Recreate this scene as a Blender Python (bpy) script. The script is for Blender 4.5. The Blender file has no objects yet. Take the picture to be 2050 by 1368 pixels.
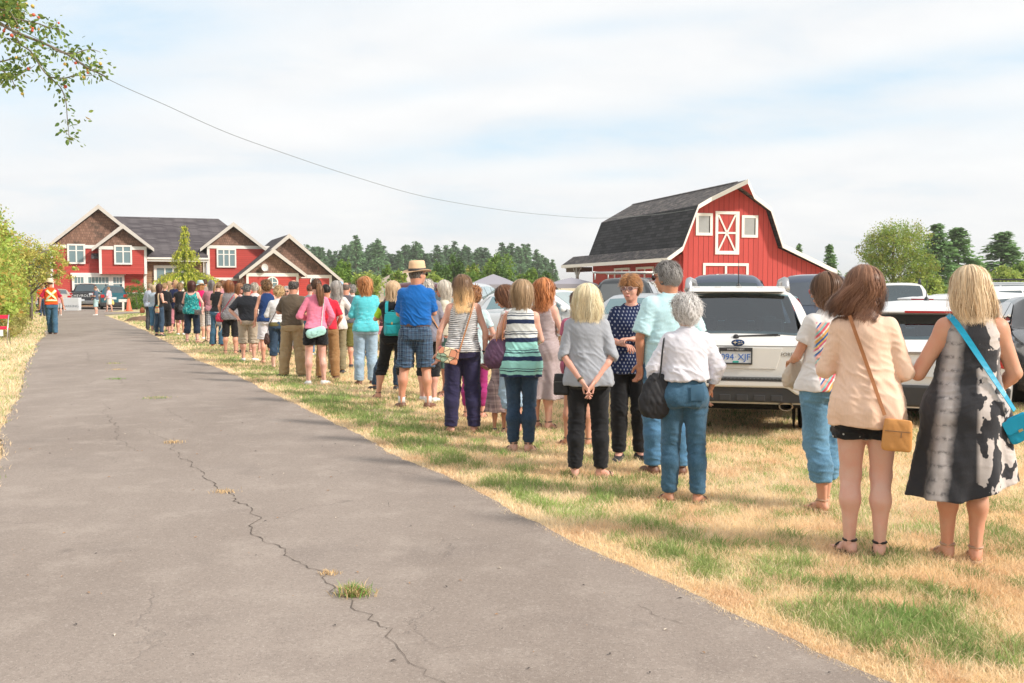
import bpy, math, random
import numpy as np
from mathutils import Vector, Matrix, Euler
random.seed(7)
RNG = np.random.default_rng(11)
SC = bpy.context.scene
COL = SC.collection
# ---------------------------------------------------------------- camera
F, CX, CY, H = 1993.0, 1025.0, 684.0, 1.55          # a 35 mm lens, eye height 1.55 m
TH = math.atan(109 / F)
cam_d = bpy.data.cameras.new("camera"); cam_d.lens = 35; cam_d.sensor_width = 36
cam_d.clip_start = 0.05; cam_d.clip_end = 6000
cam = bpy.data.objects.new("camera", cam_d); COL.objects.link(cam)
cam.location = (0, 0, H); cam.rotation_euler = (math.radians(90) - TH, 0, 0)
SC.camera = cam
# ---------------------------------------------------------------- sun + sky
SUN = Vector((0.80, -0.34, 0.62)).normalized()       # direction towards the sun
sl = bpy.data.lights.new("sun", 'SUN'); sl.energy = 3.6; sl.angle = math.radians(6); sl.color = (1.0, .93, .84)
so = bpy.data.objects.new("sun", sl); COL.objects.link(so)
so.rotation_euler = SUN.to_track_quat('Z', 'Y').to_euler()
W = bpy.data.worlds.new("World"); SC.world = W; W.use_nodes = True
def build_world():
 nt = W.node_tree; nt.nodes.clear()
 n = lambda t, **k: (lambda x: ([setattr(x, a, b) for a, b in k.items()], x)[1])(nt.nodes.new(t))
 L = nt.links.new
 out = n('ShaderNodeOutputWorld'); bg = n('ShaderNodeBackground'); L(bg.outputs[0], out.inputs[0])
 sky = n('ShaderNodeTexSky', sky_type='NISHITA', sun_disc=False)
 sky.sun_elevation = math.asin(SUN.z); sky.sun_rotation = math.atan2(SUN.x, SUN.y); sky.air_density = 1.0; sky.dust_density = 1.0
 tc = n('ShaderNodeTexCoord'); sep = n('ShaderNodeSeparateXYZ'); L(tc.outputs['Generated'], sep.inputs[0])
 def M(op, a, b=None, c=None, clamp=False):
  m = n('ShaderNodeMath', operation=op, use_clamp=clamp)
  for i, v in enumerate((a, b, c)):
   if v is None: continue
   if hasattr(v, 'links'): L(v, m.inputs[i])
   else: m.inputs[i].default_value = v
  return m.outputs[0]
 z = M('MAXIMUM', sep.outputs[2], 0.0)
 den = M('ADD', z, 0.20)
 px = M('DIVIDE', sep.outputs[0], den); py = M('DIVIDE', sep.outputs[1], den)
 cmb = n('ShaderNodeCombineXYZ'); L(M('MULTIPLY', px, .75), cmb.inputs[0]); L(py, cmb.inputs[1])
 n1 = n('ShaderNodeTexNoise'); n1.inputs['Scale'].default_value = 1.5; n1.inputs['Detail'].default_value = 8; n1.inputs['Roughness'].default_value = .55; n1.inputs['Distortion'].default_value = .35
 L(cmb.outputs[0], n1.inputs['Vector'])
 n2 = n('ShaderNodeTexNoise'); n2.inputs['Scale'].default_value = 3.6; n2.inputs['Detail'].default_value = 7; n2.inputs['Roughness'].default_value = .6
 L(cmb.outputs[0], n2.inputs['Vector'])
 # thin openings in the cloud deck, placed by direction: (azimuth tan, elevation tan, half sizes, tilt, strength)
 az = M('DIVIDE', sep.outputs[0], M('MAXIMUM', sep.outputs[1], .05)); el = M('DIVIDE', sep.outputs[2], M('MAXIMUM', sep.outputs[1], .05))
 gap = None
 for (a0, e0, sa, se, tilt, st) in ((-.43, .235, .16, .065, .25, 1.1), (.02, .145, .17, .018, .12, .95), (.28, .155, .15, .014, .10, .8), (.12, .26, .12, .012, .1, .45), (-.08, .20, .12, .012, .15, .4),
                                       (.42, .215, .22, .020, .16, 1.0), (.10, .112, .08, .008, .05, .45), (-.30, .29, .22, .03, 0, .35), (.5, .17, .1, .03, .2, .3)):
  da = M('SUBTRACT', az, a0); de = M('SUBTRACT', M('SUBTRACT', el, e0), M('MULTIPLY', da, tilt))
  q = M('ADD', M('POWER', M('DIVIDE', M('ABSOLUTE', da), sa), 2.0), M('POWER', M('DIVIDE', M('ABSOLUTE', de), se), 2.0))
  g = M('MULTIPLY', M('POWER', 2.718, M('MULTIPLY', q, -1.0)), st)
  gap = g if gap is None else M('ADD', gap, g)
 gapn = M('MULTIPLY', gap, M('MULTIPLY_ADD', n2.outputs[0], 2.2, -.25))
 broken = M('MULTIPLY', M('SUBTRACT', .46, n1.outputs[0]), 2.4, clamp=True)
 blue = M('ADD', gapn, broken, clamp=True)
 # cloud brightness: soft grey bellies low down, whiter above
 shade = M('MULTIPLY_ADD', n1.outputs[0], 1.5, -.25, clamp=True)
 shade2 = M('MULTIPLY_ADD', n2.outputs[0], .9, .05, clamp=True)
 sh = M('ADD', M('MULTIPLY', shade, .6), M('MULTIPLY', shade2, .4), clamp=True)
 mixc = n('ShaderNodeMix', data_type='RGBA'); L(sh, mixc.inputs[0])
 mixc.inputs[6].default_value = (.64, .68, .725, 1); mixc.inputs[7].default_value = (.94, .925, .90, 1)
 skm = n('ShaderNodeMix', data_type='RGBA', blend_type='MULTIPLY'); skm.inputs[0].default_value = 1
 L(sky.outputs[0], skm.inputs[6]); skm.inputs[7].default_value = (.105, .105, .105, 1)
 hz = n('ShaderNodeMix', data_type='RGBA'); hz.inputs[0].default_value = .78
 L(skm.outputs[2], hz.inputs[6]); hz.inputs[7].default_value = (.66, .80, .90, 1)
 fin = n('ShaderNodeMix', data_type='RGBA'); L(blue, fin.inputs[0]); L(mixc.outputs[2], fin.inputs[6]); L(hz.outputs[2], fin.inputs[7])
 L(fin.outputs[2], bg.inputs[0]); bg.inputs[1].default_value = 0.90
build_world()
SC.view_settings.view_transform = 'Standard'; SC.view_settings.look = 'None'
SC.view_settings.exposure = 0.45; SC.view_settings.gamma = 1
SC.render.engine = 'CYCLES'
SC.cycles.max_bounces = 6; SC.cycles.transparent_max_bounces = 8; SC.cycles.use_denoising = True
# ---------------------------------------------------------------- pixel <-> world helpers (survey of the site)
cT, sT = math.cos(TH), math.sin(TH)
def ray(px, py):
 x = (px - CX) / F; u = (CY - py) / F
 return (x, cT + u * sT, -sT + u * cT)
def G(px, py, z=0.0):
 r = ray(px, py); t = (z - H) / r[2]
 return Vector((r[0] * t, r[1] * t, z))
def at(px, py, Y):
 r = ray(px, py); t = Y / r[1]
 return Vector((r[0] * t, Y, H + r[2] * t))
# ---------------------------------------------------------------- object helpers
def tag(o, label=None, cat=None, group=None, kind=None):
 if label: o['label'] = label
 if cat: o['category'] = cat
 if group: o['group'] = group
 if kind: o['kind'] = kind
 return o
def empty(name, loc=(0, 0, 0), rz=0.0, label=None, cat=None, group=None, kind=None, parent=None):
 o = bpy.data.objects.new(name, None); COL.objects.link(o)
 o.empty_display_size = .1; o.location = loc; o.rotation_euler = (0, 0, rz); o.parent = parent
 return tag(o, label, cat, group, kind)
def mesh_np(name, V, Q, mats=(), parent=None, smooth=True, col=None, mi=None):
 """V (n,3); Q list/array of faces (quads array or list of lists)."""
 me = bpy.data.meshes.new(name)
 V = np.asarray(V, dtype=np.float32)
 if isinstance(Q, np.ndarray):
  k = Q.shape[1]; m = len(Q)
  me.vertices.add(len(V)); me.vertices.foreach_set('co', V.ravel())
  me.loops.add(m * k); me.loops.foreach_set('vertex_index', Q.astype(np.int32).ravel())
  me.polygons.add(m); me.polygons.foreach_set('loop_start', np.arange(0, m * k, k, dtype=np.int32))
  try: me.polygons.foreach_set('loop_total', np.full(m, k, dtype=np.int32))
  except Exception: pass
  me.update(calc_edges=True)
 else:
  me.from_pydata([tuple(map(float, v)) for v in V], [], [list(map(int, q)) for q in Q]); me.update()
 if mi is not None: me.polygons.foreach_set('material_index', np.asarray(mi, dtype=np.int32))
 if smooth: me.polygons.foreach_set('use_smooth', np.ones(len(me.polygons), dtype=bool))
 if col is not None:
  a = me.color_attributes.new('Col', 'FLOAT_COLOR', 'POINT')
  c = np.ones((len(V), 4), dtype=np.float32); c[:, :3] = col
  a.data.foreach_set('color', c.ravel())
 for m_ in (mats if isinstance(mats, (list, tuple)) else [mats]): me.materials.append(m_)
 o = bpy.data.objects.new(name, me); COL.objects.link(o); o.parent = parent
 return o
class MB:
 """collects simple solids and links them as one mesh"""
 def __init__(s): s.v = []; s.f = []; s.m = []
 def add(s, vs, fs, mi=0):
  b = len(s.v); s.v += [tuple(v) for v in vs]; s.f += [[i + b for i in f] for f in fs]; s.m += [mi] * len(fs); return s
 def box(s, lo, hi, mi=0, M=None):
  x0, y0, z0 = lo; x1, y1, z1 = hi
  vs = [Vector(p) for p in ((x0, y0, z0), (x1, y0, z0), (x1, y1, z0), (x0, y1, z0), (x0, y0, z1), (x1, y0, z1), (x1, y1, z1), (x0, y1, z1))]
  if M is not None: vs = [M @ v for v in vs]
  return s.add(vs, [(0, 3, 2, 1), (4, 5, 6, 7), (0, 1, 5, 4), (1, 2, 6, 5), (2, 3, 7, 6), (3, 0, 4, 7)], mi)
 def prism(s, poly, y0, y1, mi=0, M=None, axis='y'):
  """poly = (a,b) pairs, extruded along axis; 'y': (x,z); 'x': (y,z); 'z': (x,y)"""
  n = len(poly)
  P = {'y': lambda a, b, t: (a, t, b), 'x': lambda a, b, t: (t, a, b), 'z': lambda a, b, t: (a, b, t)}[axis]
  vs = [Vector(P(a, b, y0)) for a, b in poly] + [Vector(P(a, b, y1)) for a, b in poly]
  if M is not None: vs = [M @ v for v in vs]
  return s.add(vs, [list(range(n)), list(range(2 * n - 1, n - 1, -1))] + [[(i + 1) % n, i, n + i, n + (i + 1) % n] for i in range(n)], mi)
 def bar(s, a, b, w, d=None, mi=0, up=(0, 0, 1)):
  a, b = Vector(a), Vector(b); d = w if d is None else d
  t = (b - a).normalized(); u = Vector(up)
  if abs(t.dot(u)) > .98: u = Vector((1, 0, 0))
  r = t.cross(u).normalized(); u = r.cross(t)
  vs = []
  for p in (a, b):
   for (i, j) in ((-1, -1), (1, -1), (1, 1), (-1, 1)): vs.append(p + r * (w / 2 * i) + u * (d / 2 * j))
  return s.add(vs, [(0, 1, 2, 3), (7, 6, 5, 4), (0, 4, 5, 1), (1, 5, 6, 2), (2, 6, 7, 3), (3, 7, 4, 0)], mi)
 def tube(s, pts, r, n=8, mi=0, cap=True):
  pts = [Vector(p) for p in pts]; rs = r if isinstance(r, (list, tuple)) else [r] * len(pts)
  rings = []; u = None
  for i, p in enumerate(pts):
   t = (pts[min(i + 1, len(pts) - 1)] - pts[max(i - 1, 0)]).normalized()
   if u is None:
    u = Vector((0, 0, 1)) if abs(t.z) < .9 else Vector((1, 0, 0))
   r_ = t.cross(u).normalized(); u = r_.cross(t).normalized()
   rings.append([p + (r_ * math.cos(6.28319 * k / n) + u * math.sin(6.28319 * k / n)) * rs[i] for k in range(n)])
  vs = [v for R_ in rings for v in R_]; fs = []
  for i in range(len(pts) - 1):
   for k in range(n): fs.append((i * n + k, i * n + (k + 1) % n, (i + 1) * n + (k + 1) % n, (i + 1) * n + k))
  if cap: fs += [list(range(n - 1, -1, -1)), [(len(pts) - 1) * n + k for k in range(n)]]
  return s.add(vs, fs, mi)
 def lathe(s, prof, n=24, M=None, mi=0, sx=1, sy=1):
  """prof = (r,z) list, about z"""
  vs = []; m = len(prof)
  for (r, z) in prof:
   for k in range(n):
    v = Vector((r * sx * math.cos(6.28319 * k / n), r * sy * math.sin(6.28319 * k / n), z)); vs.append(M @ v if M is not None else v)
  fs = [(i * n + k, i * n + (k + 1) % n, (i + 1) * n + (k + 1) % n, (i + 1) * n + k) for i in range(m - 1) for k in range(n)]
  return s.add(vs, fs, mi)
 def build(s, name, mats, parent=None, smooth=False, bevel=0, auto=False):
  o = mesh_np(name, s.v, s.f, mats, parent, smooth=smooth, mi=s.m)
  if bevel:
   m = o.modifiers.new('b', 'BEVEL'); m.width = bevel; m.segments = 2; m.limit_method = 'ANGLE'
  if auto: autosmooth(o)
  return o
def autosmooth(o, ang=35):
 me = o.data
 me.polygons.foreach_set('use_smooth', np.ones(len(me.polygons), dtype=bool))
 try: me.set_sharp_from_angle(angle=math.radians(ang))
 except Exception: pass
# ---------------------------------------------------------------- materials
MATS = {}
class NB:
 def __init__(s, name):
  s.m = bpy.data.materials.new(name); s.m.use_nodes = True
  s.nt = s.m.node_tree; s.b = s.nt.nodes['Principled BSDF']; s.tc = s.nt.nodes.new('ShaderNodeTexCoord')
 def n(s, t, **k):
  x = s.nt.nodes.new(t)
  for a, b in k.items(): setattr(x, a, b)
  return x
 def L(s, a, b): s.nt.links.new(a, b)
 def put(s, sock, v):
  if hasattr(v, 'links'): s.L(v, sock)
  elif isinstance(v, (tuple, list)) and len(v) == 3 and sock.type == 'RGBA': sock.default_value = (*v, 1)
  else: sock.default_value = v
 def M(s, op, a, b=None, c=None, clamp=False):
  m = s.n('ShaderNodeMath', operation=op, use_clamp=clamp)
  for i, v in enumerate((a, b, c)):
   if v is not None: s.put(m.inputs[i], v)
  return m.outputs[0]
 def noise(s, scale, detail=4, rough=.55, vec=None, dist=0.0):
  t = s.n('ShaderNodeTexNoise'); t.inputs['Scale'].default_value = scale; t.inputs['Detail'].default_value = detail
  t.inputs['Roughness'].default_value = rough; t.inputs['Distortion'].default_value = dist
  s.L(vec if vec is not None else s.tc.outputs['Object'], t.inputs['Vector']); return t.outputs[0]
 def vor(s, scale, feature='F1', vec=None, rand=1.0):
  t = s.n('ShaderNodeTexVoronoi', feature=feature); t.inputs['Scale'].default_value = scale; t.inputs['Randomness'].default_value = rand
  s.L(vec if vec is not None else s.tc.outputs['Object'], t.inputs['Vector']); return t
 def xyz(s, vec=None):
  t = s.n('ShaderNodeSeparateXYZ'); s.L(vec if vec is not None else s.tc.outputs['Object'], t.inputs[0]); return t.outputs
 def vec(s, x, y, z=0.0):
  t = s.n('ShaderNodeCombineXYZ')
  for i, v in enumerate((x, y, z)): s.put(t.inputs[i], v)
  return t.outputs[0]
 def mapv(s, sc=(1, 1, 1), loc=(0, 0, 0), rot=(0, 0, 0), vec=None):
  t = s.n('ShaderNodeMapping'); t.inputs['Scale'].default_value = sc; t.inputs['Location'].default_value = loc; t.inputs['Rotation'].default_value = rot
  s.L(vec if vec is not None else s.tc.outputs['Object'], t.inputs[0]); return t.outputs[0]
 def mix(s, f, a, b, mode='MIX'):
  t = s.n('ShaderNodeMix', data_type='RGBA', blend_type=mode); s.put(t.inputs[0], f); s.put(t.inputs[6], a); s.put(t.inputs[7], b); return t.outputs[2]
 def ramp(s, f, stops, interp='LINEAR'):
  t = s.n('ShaderNodeValToRGB'); t.color_ramp.interpolation = interp; e = t.color_ramp.elements
  while len(e) < len(stops): e.new(.5)
  for i, (p, c) in enumerate(stops): e[i].position = p; e[i].color = (*c, 1) if isinstance(c, (tuple, list)) else (c, c, c, 1)
  s.L(f, t.inputs[0]); return t.outputs[0]
 def step(s, f, t, w=.03): return s.M('DIVIDE', s.M('SUBTRACT', f, t - w), 2 * w, clamp=True)
 def attr(s, name='Col'):
  t = s.n('ShaderNodeAttribute'); t.attribute_name = name; return t.outputs[0]
 def bump(s, h, strength=.3, dist=.01):
  t = s.n('ShaderNodeBump'); t.inputs['Strength'].default_value = strength; t.inputs['Distance'].default_value = dist
  s.L(h, t.inputs['Height']); s.L(t.outputs[0], s.b.inputs['Normal'])
 def done(s, color=None, rough=.6, metal=0.0, spec=.5, **k):
  if color is not None: s.put(s.b.inputs['Base Color'], color)
  s.put(s.b.inputs['Roughness'], rough); s.put(s.b.inputs['Metallic'], metal); s.put(s.b.inputs['Specular IOR Level'], spec)
  for a, v in k.items(): s.put(s.b.inputs[a], v)
  return s.m
def srgb(r, g, b):
 f = lambda c: (c / 255 / 12.92) if c / 255 <= .04045 else ((c / 255 + .055) / 1.055) ** 2.4
 return (f(r), f(g), f(b))
def plain(name, c, rough=.6, metal=0.0, var=.06, nscale=6.0, bump=0.0, spec=.5, **k):
 key = (name, tuple(c), rough, metal)
 if key in MATS: return MATS[key]
 b = NB(name)
 col = b.mix(b.noise(nscale, 3), tuple(max(0, x * (1 - var)) for x in c), tuple(min(1, x * (1 + var)) for x in c)) if var else tuple(c)
 if bump: b.bump(b.noise(nscale * 8, 3), bump, .004)
 MATS[key] = b.done(col, rough, metal, spec, **k); return MATS[key]
def hash_noise(x, y, s=1.0, seed=0):
 """cheap smooth value noise for numpy arrays"""
 x = np.asarray(x, float) / s + seed * 17.13; y = np.asarray(y, float) / s + seed * 5.71
 xi = np.floor(x); yi = np.floor(y); xf = x - xi; yf = y - yi
 h = lambda a, b: np.modf(np.abs(np.sin(a * 127.1 + b * 311.7 + seed * 3.3) * 43758.5453))[0]
 u = xf * xf * (3 - 2 * xf); v = yf * yf * (3 - 2 * yf)
 return (h(xi, yi) * (1 - u) + h(xi + 1, yi) * u) * (1 - v) + (h(xi, yi + 1) * (1 - u) + h(xi + 1, yi + 1) * u) * v
def fbm(x, y, s, seed=0, o=3):
 r = 0; a = .5; t = 0
 for i in range(o):
  r = r + a * hash_noise(x, y, s / 2 ** i, seed + i); t += a; a *= .5
 return r / t
# ================================================================ ground, driveway, grass
R_EDGE = [G(*p) for p in ((1900, 1420), (1780, 1368), (1720, 1343), (1600, 1285), (1400, 1192), (1200, 1103), (1025, 1022), (900, 962), (760, 897), (640, 838), (500, 768), (390, 716), (330, 684), (275, 655), (232, 640), (210, 631))]
L_EDGE = [G(*p) for p in ((-60, 1060), (0, 905), (28, 800), (60, 722), (82, 684), (96, 655), (104, 640), (106, 627))]
def poly_interp(P, y):
 ys = np.array([p.y for p in P]); xs = np.array([p.x for p in P]); i = np.argsort(ys)
 return np.interp(y, ys[i], xs[i])
def road_x(y):
 """left and right driveway edge at depth y (lists extrapolated towards the camera)"""
 y = np.asarray(y, float)
 r = poly_interp(R_EDGE, y); l = poly_interp(L_EDGE, y)
 s = (R_EDGE[1].x - R_EDGE[5].x) / (R_EDGE[1].y - R_EDGE[5].y); y0 = R_EDGE[0].y
 r = np.where(y < y0, R_EDGE[0].x + (y - y0) * s, r)
 y0 = L_EDGE[0].y; s = (L_EDGE[0].x - L_EDGE[2].x) / (L_EDGE[0].y - L_EDGE[2].y)
 l = np.where(y < y0, L_EDGE[0].x + (y - y0) * s, l)
 return l, r
EDGE_J = lambda y, k: .09 * (fbm(y, y * 0 + k, .16, 13 + k) - .5) + .12 * (fbm(y, y * 0 + k, .5, 3 + k) - .5) + .20 * (fbm(y, y * 0, 2.2, 9 + k, 2) - .5)
def green(x, y):
 """how green the grass is at a place: 0 straw .. 1 lush"""
 l, r = road_x(y); d = x - r
 g = fbm(x, y, 1.5, 1) * .42 + fbm(x, y, .20, 5, 2) * 1.15 - .60
 band = np.exp(-((d - .60) / .42) ** 2) * (fbm(x, y, .9, 8) * 1.7 - .45) * (.15 + 1.5 * fbm(x, y, .22, 12))
 far = np.clip((np.hypot(x, y) - 9) / 30, 0, 1) * .12
 edge = np.clip((.22 - np.abs(d)) / .22, 0, 1)
 lawn = ((x < r + 16) & (y > 54) & (x > r - 3)) * .35
 return np.clip(g * 1.05 + band * .95 - edge * .9 + far + lawn - .05, 0, 1)
def grass_rgb(x, y, rnd=None, blade=True):
 g = green(x, y)[:, None]; l, r = road_x(y)
 straw = np.array([.87, .655, .385]); pale = np.array([.94, .79, .56]); orange = np.array([.76, .50, .30])
 gr1 = np.array([.22, .36, .10]); gr2 = np.array([.42, .47, .18])
 k = fbm(x, y, .8, 21)[:, None]; k2 = fbm(x, y, .22, 33)[:, None]
 s = straw * (1 - k) + pale * k
 o_ = .5 * np.clip((k2 - .52) / .2, 0, 1); s = s * (1 - o_) + orange * o_
 q = gr1 * k2 + gr2 * (1 - k2)
 if blade:
  p = np.clip(g * 1.35 - .06, 0, .85); pick = (rnd[:, None] < p)
  r2 = rnd[::-1][:, None]; return np.where(pick, q * (.65 + .8 * k), s * (.74 + .46 * r2 ** .8))
 base = s * .80 + np.array([.07, .05, .025])
 return base * (1 - g * .75) + q * .62 * g * .75
# --- ground sheet to the horizon, dense near the camera
def axis(n, near, far0, far1):
 t = np.linspace(-1, 1, n); a = np.sign(t) * (np.expm1(np.abs(t) * near) / np.expm1(near))
 return np.where(a < 0, a * far0, a * far1)
gx = axis(420, 8.2, 3200, 3200); gy = axis(420, 8.2, 3200, 3200) + 9
XX, YY = np.meshgrid(gx, gy, indexing='ij'); nx, ny = XX.shape
gv = np.stack([XX.ravel(), YY.ravel(), np.zeros(nx * ny)], 1)
dd = np.hypot(gv[:, 0], gv[:, 1]); rx = road_x(gv[:, 1])
gv[:, 2] += np.where((gv[:, 0] > rx[1] + .3) & (dd < 60), .03 * (fbm(gv[:, 0], gv[:, 1], 1.5, 4) - .8), -.012)
idx = np.arange(nx * ny).reshape(nx, ny)
gq = np.stack([idx[:-1, :-1].ravel(), idx[1:, :-1].ravel(), idx[1:, 1:].ravel(), idx[:-1, 1:].ravel()], 1)
b = NB('ground_soil'); c = b.attr()
v = b.M('MULTIPLY_ADD', b.noise(26, 6, .7), .9, .52)
c2 = b.mix(1.0, c, b.vec(v, v, v), 'MULTIPLY')
c3 = b.mix(b.step(b.noise(90, 3, .6), .60, .05), c2, (.10, .065, .03))
b.bump(b.noise(70, 5, .7), .7, .02)
m_ground = b.done(c3, .95, spec=.1)
ground = tag(mesh_np('ground', gv, gq, m_ground, col=grass_rgb(gv[:, 0], gv[:, 1], blade=False)), 'dry straw coloured field with green patches', 'ground', kind='structure')
# --- driveway sheet
ys = np.concatenate([np.linspace(-6, 14, 200), np.linspace(14.15, 62, 200)])
l, r = road_x(ys); l = l + EDGE_J(ys, 0); r = r + EDGE_J(ys, 1) * .8
yard_l = [G(104, 627)]
nseg = 24; rv = []; 
for i, y in enumerate(ys):
 for k in range(nseg + 1): rv.append((l[i] + (r[i] - l[i]) * k / nseg, y, .006))
rv = np.array(rv); idx = np.arange(len(rv)).reshape(len(ys), nseg + 1)
rq = np.stack([idx[:-1, :-1].ravel(), idx[:-1, 1:].ravel(), idx[1:, 1:].ravel(), idx[1:, :-1].ravel()], 1)
def asphalt():
 b = NB('asphalt'); o = b.tc.outputs['Object']
 rot = b.mapv((1, .28, 1), rot=(0, 0, math.radians(21)))
 big = b.noise(.55, 4, .6, rot); mid = b.noise(2.3, 5, .65); fine = b.noise(160, 3, .8)
 c = b.mix(b.step(big, .5, .22), (.210, .168, .140), (.315, .262, .226))
 c = b.mix(b.M('MULTIPLY', b.step(mid, .60, .10), .5), c, (.39, .33, .285))
 c = b.mix(b.M('MULTIPLY', b.step(b.noise(1.1, 4, .6, b.mapv((1, 1, 1), (7, 3, 0))), .62, .07), .45), c, (.19, .155, .135))
 c = b.mix(b.M('MULTIPLY', b.M('SUBTRACT', fine, .5), 1.3, clamp=True), c, (.52, .46, .41))
 c = b.mix(b.M('MULTIPLY', b.step(b.noise(48, 3, .7), .56, .05), .22), c, (.13, .105, .09)); c = b.mix(b.M('MULTIPLY', b.step(b.noise(75, 2, .7, b.mapv((1, 1, 1), (8, 8, 0))), .60, .04), .30), c, (.50, .44, .39))
 c = b.mix(b.step(b.noise(120, 2, .9, b.mapv((1, 1, 1), (3, 1, 0))), .66, .04), c, (.10, .085, .075))
 sp = b.vor(34.0); c = b.mix(b.M('MULTIPLY', b.M('SUBTRACT', 1.0, b.step(sp.outputs[0], .07, .02)), b.step(sp.outputs[1] if False else b.noise(9, 2), .55, .05)), c, (.62, .56, .50))
 # dark drip stains
 st = b.vor(1.3); c = b.mix(b.M('MULTIPLY', b.M('SUBTRACT', 1.0, b.step(st.outputs[0], .05, .035)), .25), c, (.07, .06, .055))
 # hairline cracks
 w = b.noise(3.0, 5, .7); wv = b.n('ShaderNodeVectorMath', operation='ADD'); b.L(o, wv.inputs[0]); b.L(b.vec(b.M('MULTIPLY', w, .5), b.M('MULTIPLY', b.noise(2.2, 4), .5), 0.0), wv.inputs[1])
 ck = b.vor(.38, 'DISTANCE_TO_EDGE', wv.outputs[0])
 m = b.M('MULTIPLY', b.M('SUBTRACT', 1.0, b.step(ck.outputs[0], .0035, .0025)), b.step(b.noise(.8, 2), .53, .04))
 c = b.mix(b.M('MULTIPLY', m, .12), c, (.06, .05, .043))
 b.bump(b.M('ADD', b.M('MULTIPLY', fine, .6), b.M('MULTIPLY', m, -1.0)), .45, .008)
 return b.done(c, .82, spec=.3)
m_asph = asphalt()
tag(mesh_np('driveway', rv, rq, m_asph), 'worn grey asphalt driveway running to the house', 'driveway', kind='structure')
yard = MB(); P = [G(-130, 627), G(104, 627.2), G(112, 627), G(206, 630.0), G(218, 624), G(262, 619), G(330, 617), G(330, 606), G(-130, 606)]
m_dirt = plain('yard_asphalt', (.20, .175, .16), .9, var=.2, nscale=.8)
tag(mesh_np('yard', [(p.x, p.y, .010) for p in P], [list(range(len(P)))], m_asph, smooth=False), 'asphalt parking yard before the red house', 'yard', kind='structure')
# --- long cracks with tufts, each traced on the asphalt
def crack(pts, w, rough=.05, seed=0):
 rn = random.Random(seed); P = [G(*p) for p in pts]; out = []
 for a, c in zip(P[:-1], P[1:]):
  n = max(2, int((c - a).length / .045)); per = Vector((-(c - a).y, (c - a).x, 0)).normalized()
  for i in range(n): out.append(a.lerp(c, i / n) + per * (rn.gauss(0, rough * .13) + .5 * rough * math.sin(i * .55 + seed * 3) * math.sin(i * .21 + 1)))
 return out
def crack_mesh(mb, pts, w, seed):
 rn = random.Random(seed); P = crack(pts, w, .06, seed); vs = []; 
 for i, p in enumerate(P):
  t = (P[min(i + 1, len(P) - 1)] - P[max(0, i - 1)]).normalized(); n = Vector((-t.y, t.x, 0)); ww = w * .34 * rn.uniform(.15, 1.35) * (.4 + .6 * math.sin(3.1416 * i / (len(P) - 1)))
  vs += [p - n * ww + Vector((0, 0, .0095)), p + n * ww + Vector((0, 0, .0095))]
 mb.add(vs, [(2 * i, 2 * i + 2, 2 * i + 3, 2 * i + 1) for i in range(len(P) - 1)])
CR = [([(900, 1375), (850, 1345), (800, 1300), (785, 1262), (740, 1235), (705, 1205), (668, 1180), (655, 1148), (600, 1128), (560, 1095), (520, 1078), (505, 1062), (522, 1038), (490, 1012), (452, 986), (420, 965), (398, 940), (372, 922), (350, 905), (345, 888), (310, 872), (286, 857)], .010),
      ([(205, 805), (215, 820), (208, 826), (222, 842), (238, 862), (234, 878), (255, 890), (272, 905), (285, 908)], .007),
      ([(170, 700), (178, 712), (176, 722), (184, 730)], .008), ([(232, 752), (246, 766), (250, 778)], .006), ([(330, 815), (350, 832), (372, 842), (402, 856)], .005),
      ([(290, 770), (302, 782), (312, 796)], .005), ([(640, 930), (660, 940), (685, 955)], .005), ([(770, 1005), (798, 1022)], .006), ([(1280, 1215), (1310, 1232), (1375, 1262)], .005),
      ([(222, 918), (228, 926), (222, 935)], .004), ([(130, 655), (140, 668), (160, 675), (172, 690)], .008)]
ckm = MB()
for i, (p, w) in enumerate(CR): crack_mesh(ckm, p, w, i)
tag(ckm.build('crack', plain('crack_dark', (.105, .082, .066), .95, var=.3, nscale=30)), 'dark branching cracks in the asphalt driveway', 'cracks', kind='structure')
# --- grass blades: one object nobody could count
def blades(name, X, Y, Hh, rgb, wd, lean, label, parent=None, z0=0.0, kind='stuff'):
 n = len(X); a = RNG.uniform(0, 6.283, n); ln = RNG.normal(0, 1, (n, 2)) * lean[:, None]
 dx = np.cos(a) * wd; dy = np.sin(a) * wd
 V = np.empty((n, 5, 3), np.float32)
 V[:, 0] = np.stack([X - dx, Y - dy, np.full(n, z0) - .012], 1); V[:, 1] = np.stack([X + dx, Y + dy, np.full(n, z0) - .012], 1)
 mx = X + ln[:, 0] * .4; my = Y + ln[:, 1] * .4
 V[:, 2] = np.stack([mx + dx * .8, my + dy * .8, z0 + Hh * .6], 1); V[:, 3] = np.stack([mx - dx * .8, my - dy * .8, z0 + Hh * .6], 1)
 V[:, 4] = np.stack([X + ln[:, 0], Y + ln[:, 1], z0 + Hh], 1)
 i0 = np.arange(n) * 5
 tri = np.concatenate([np.stack([i0, i0 + 1, i0 + 2], 1), np.stack([i0, i0 + 2, i0 + 3], 1), np.stack([i0 + 3, i0 + 2, i0 + 4], 1)])
 o = mesh_np(name, V.reshape(-1, 3), tri, m_blade, parent, smooth=True, col=np.repeat(rgb, 5, axis=0))
 if label: tag(o, label, 'grass', kind=kind)
 return o
b = NB('grass_blade'); m_blade = b.done(b.attr(), .7, spec=.25)
tr = b.n('ShaderNodeBsdfTranslucent'); b.L(b.attr(), tr.inputs[0]); mx_ = b.n('ShaderNodeMixShader'); mx_.inputs[0].default_value = .35
b.L(b.b.outputs[0], mx_.inputs[1]); b.L(tr.outputs[0], mx_.inputs[2]); b.L(mx_.outputs[0], b.nt.nodes['Material Output'].inputs[0])
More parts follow.
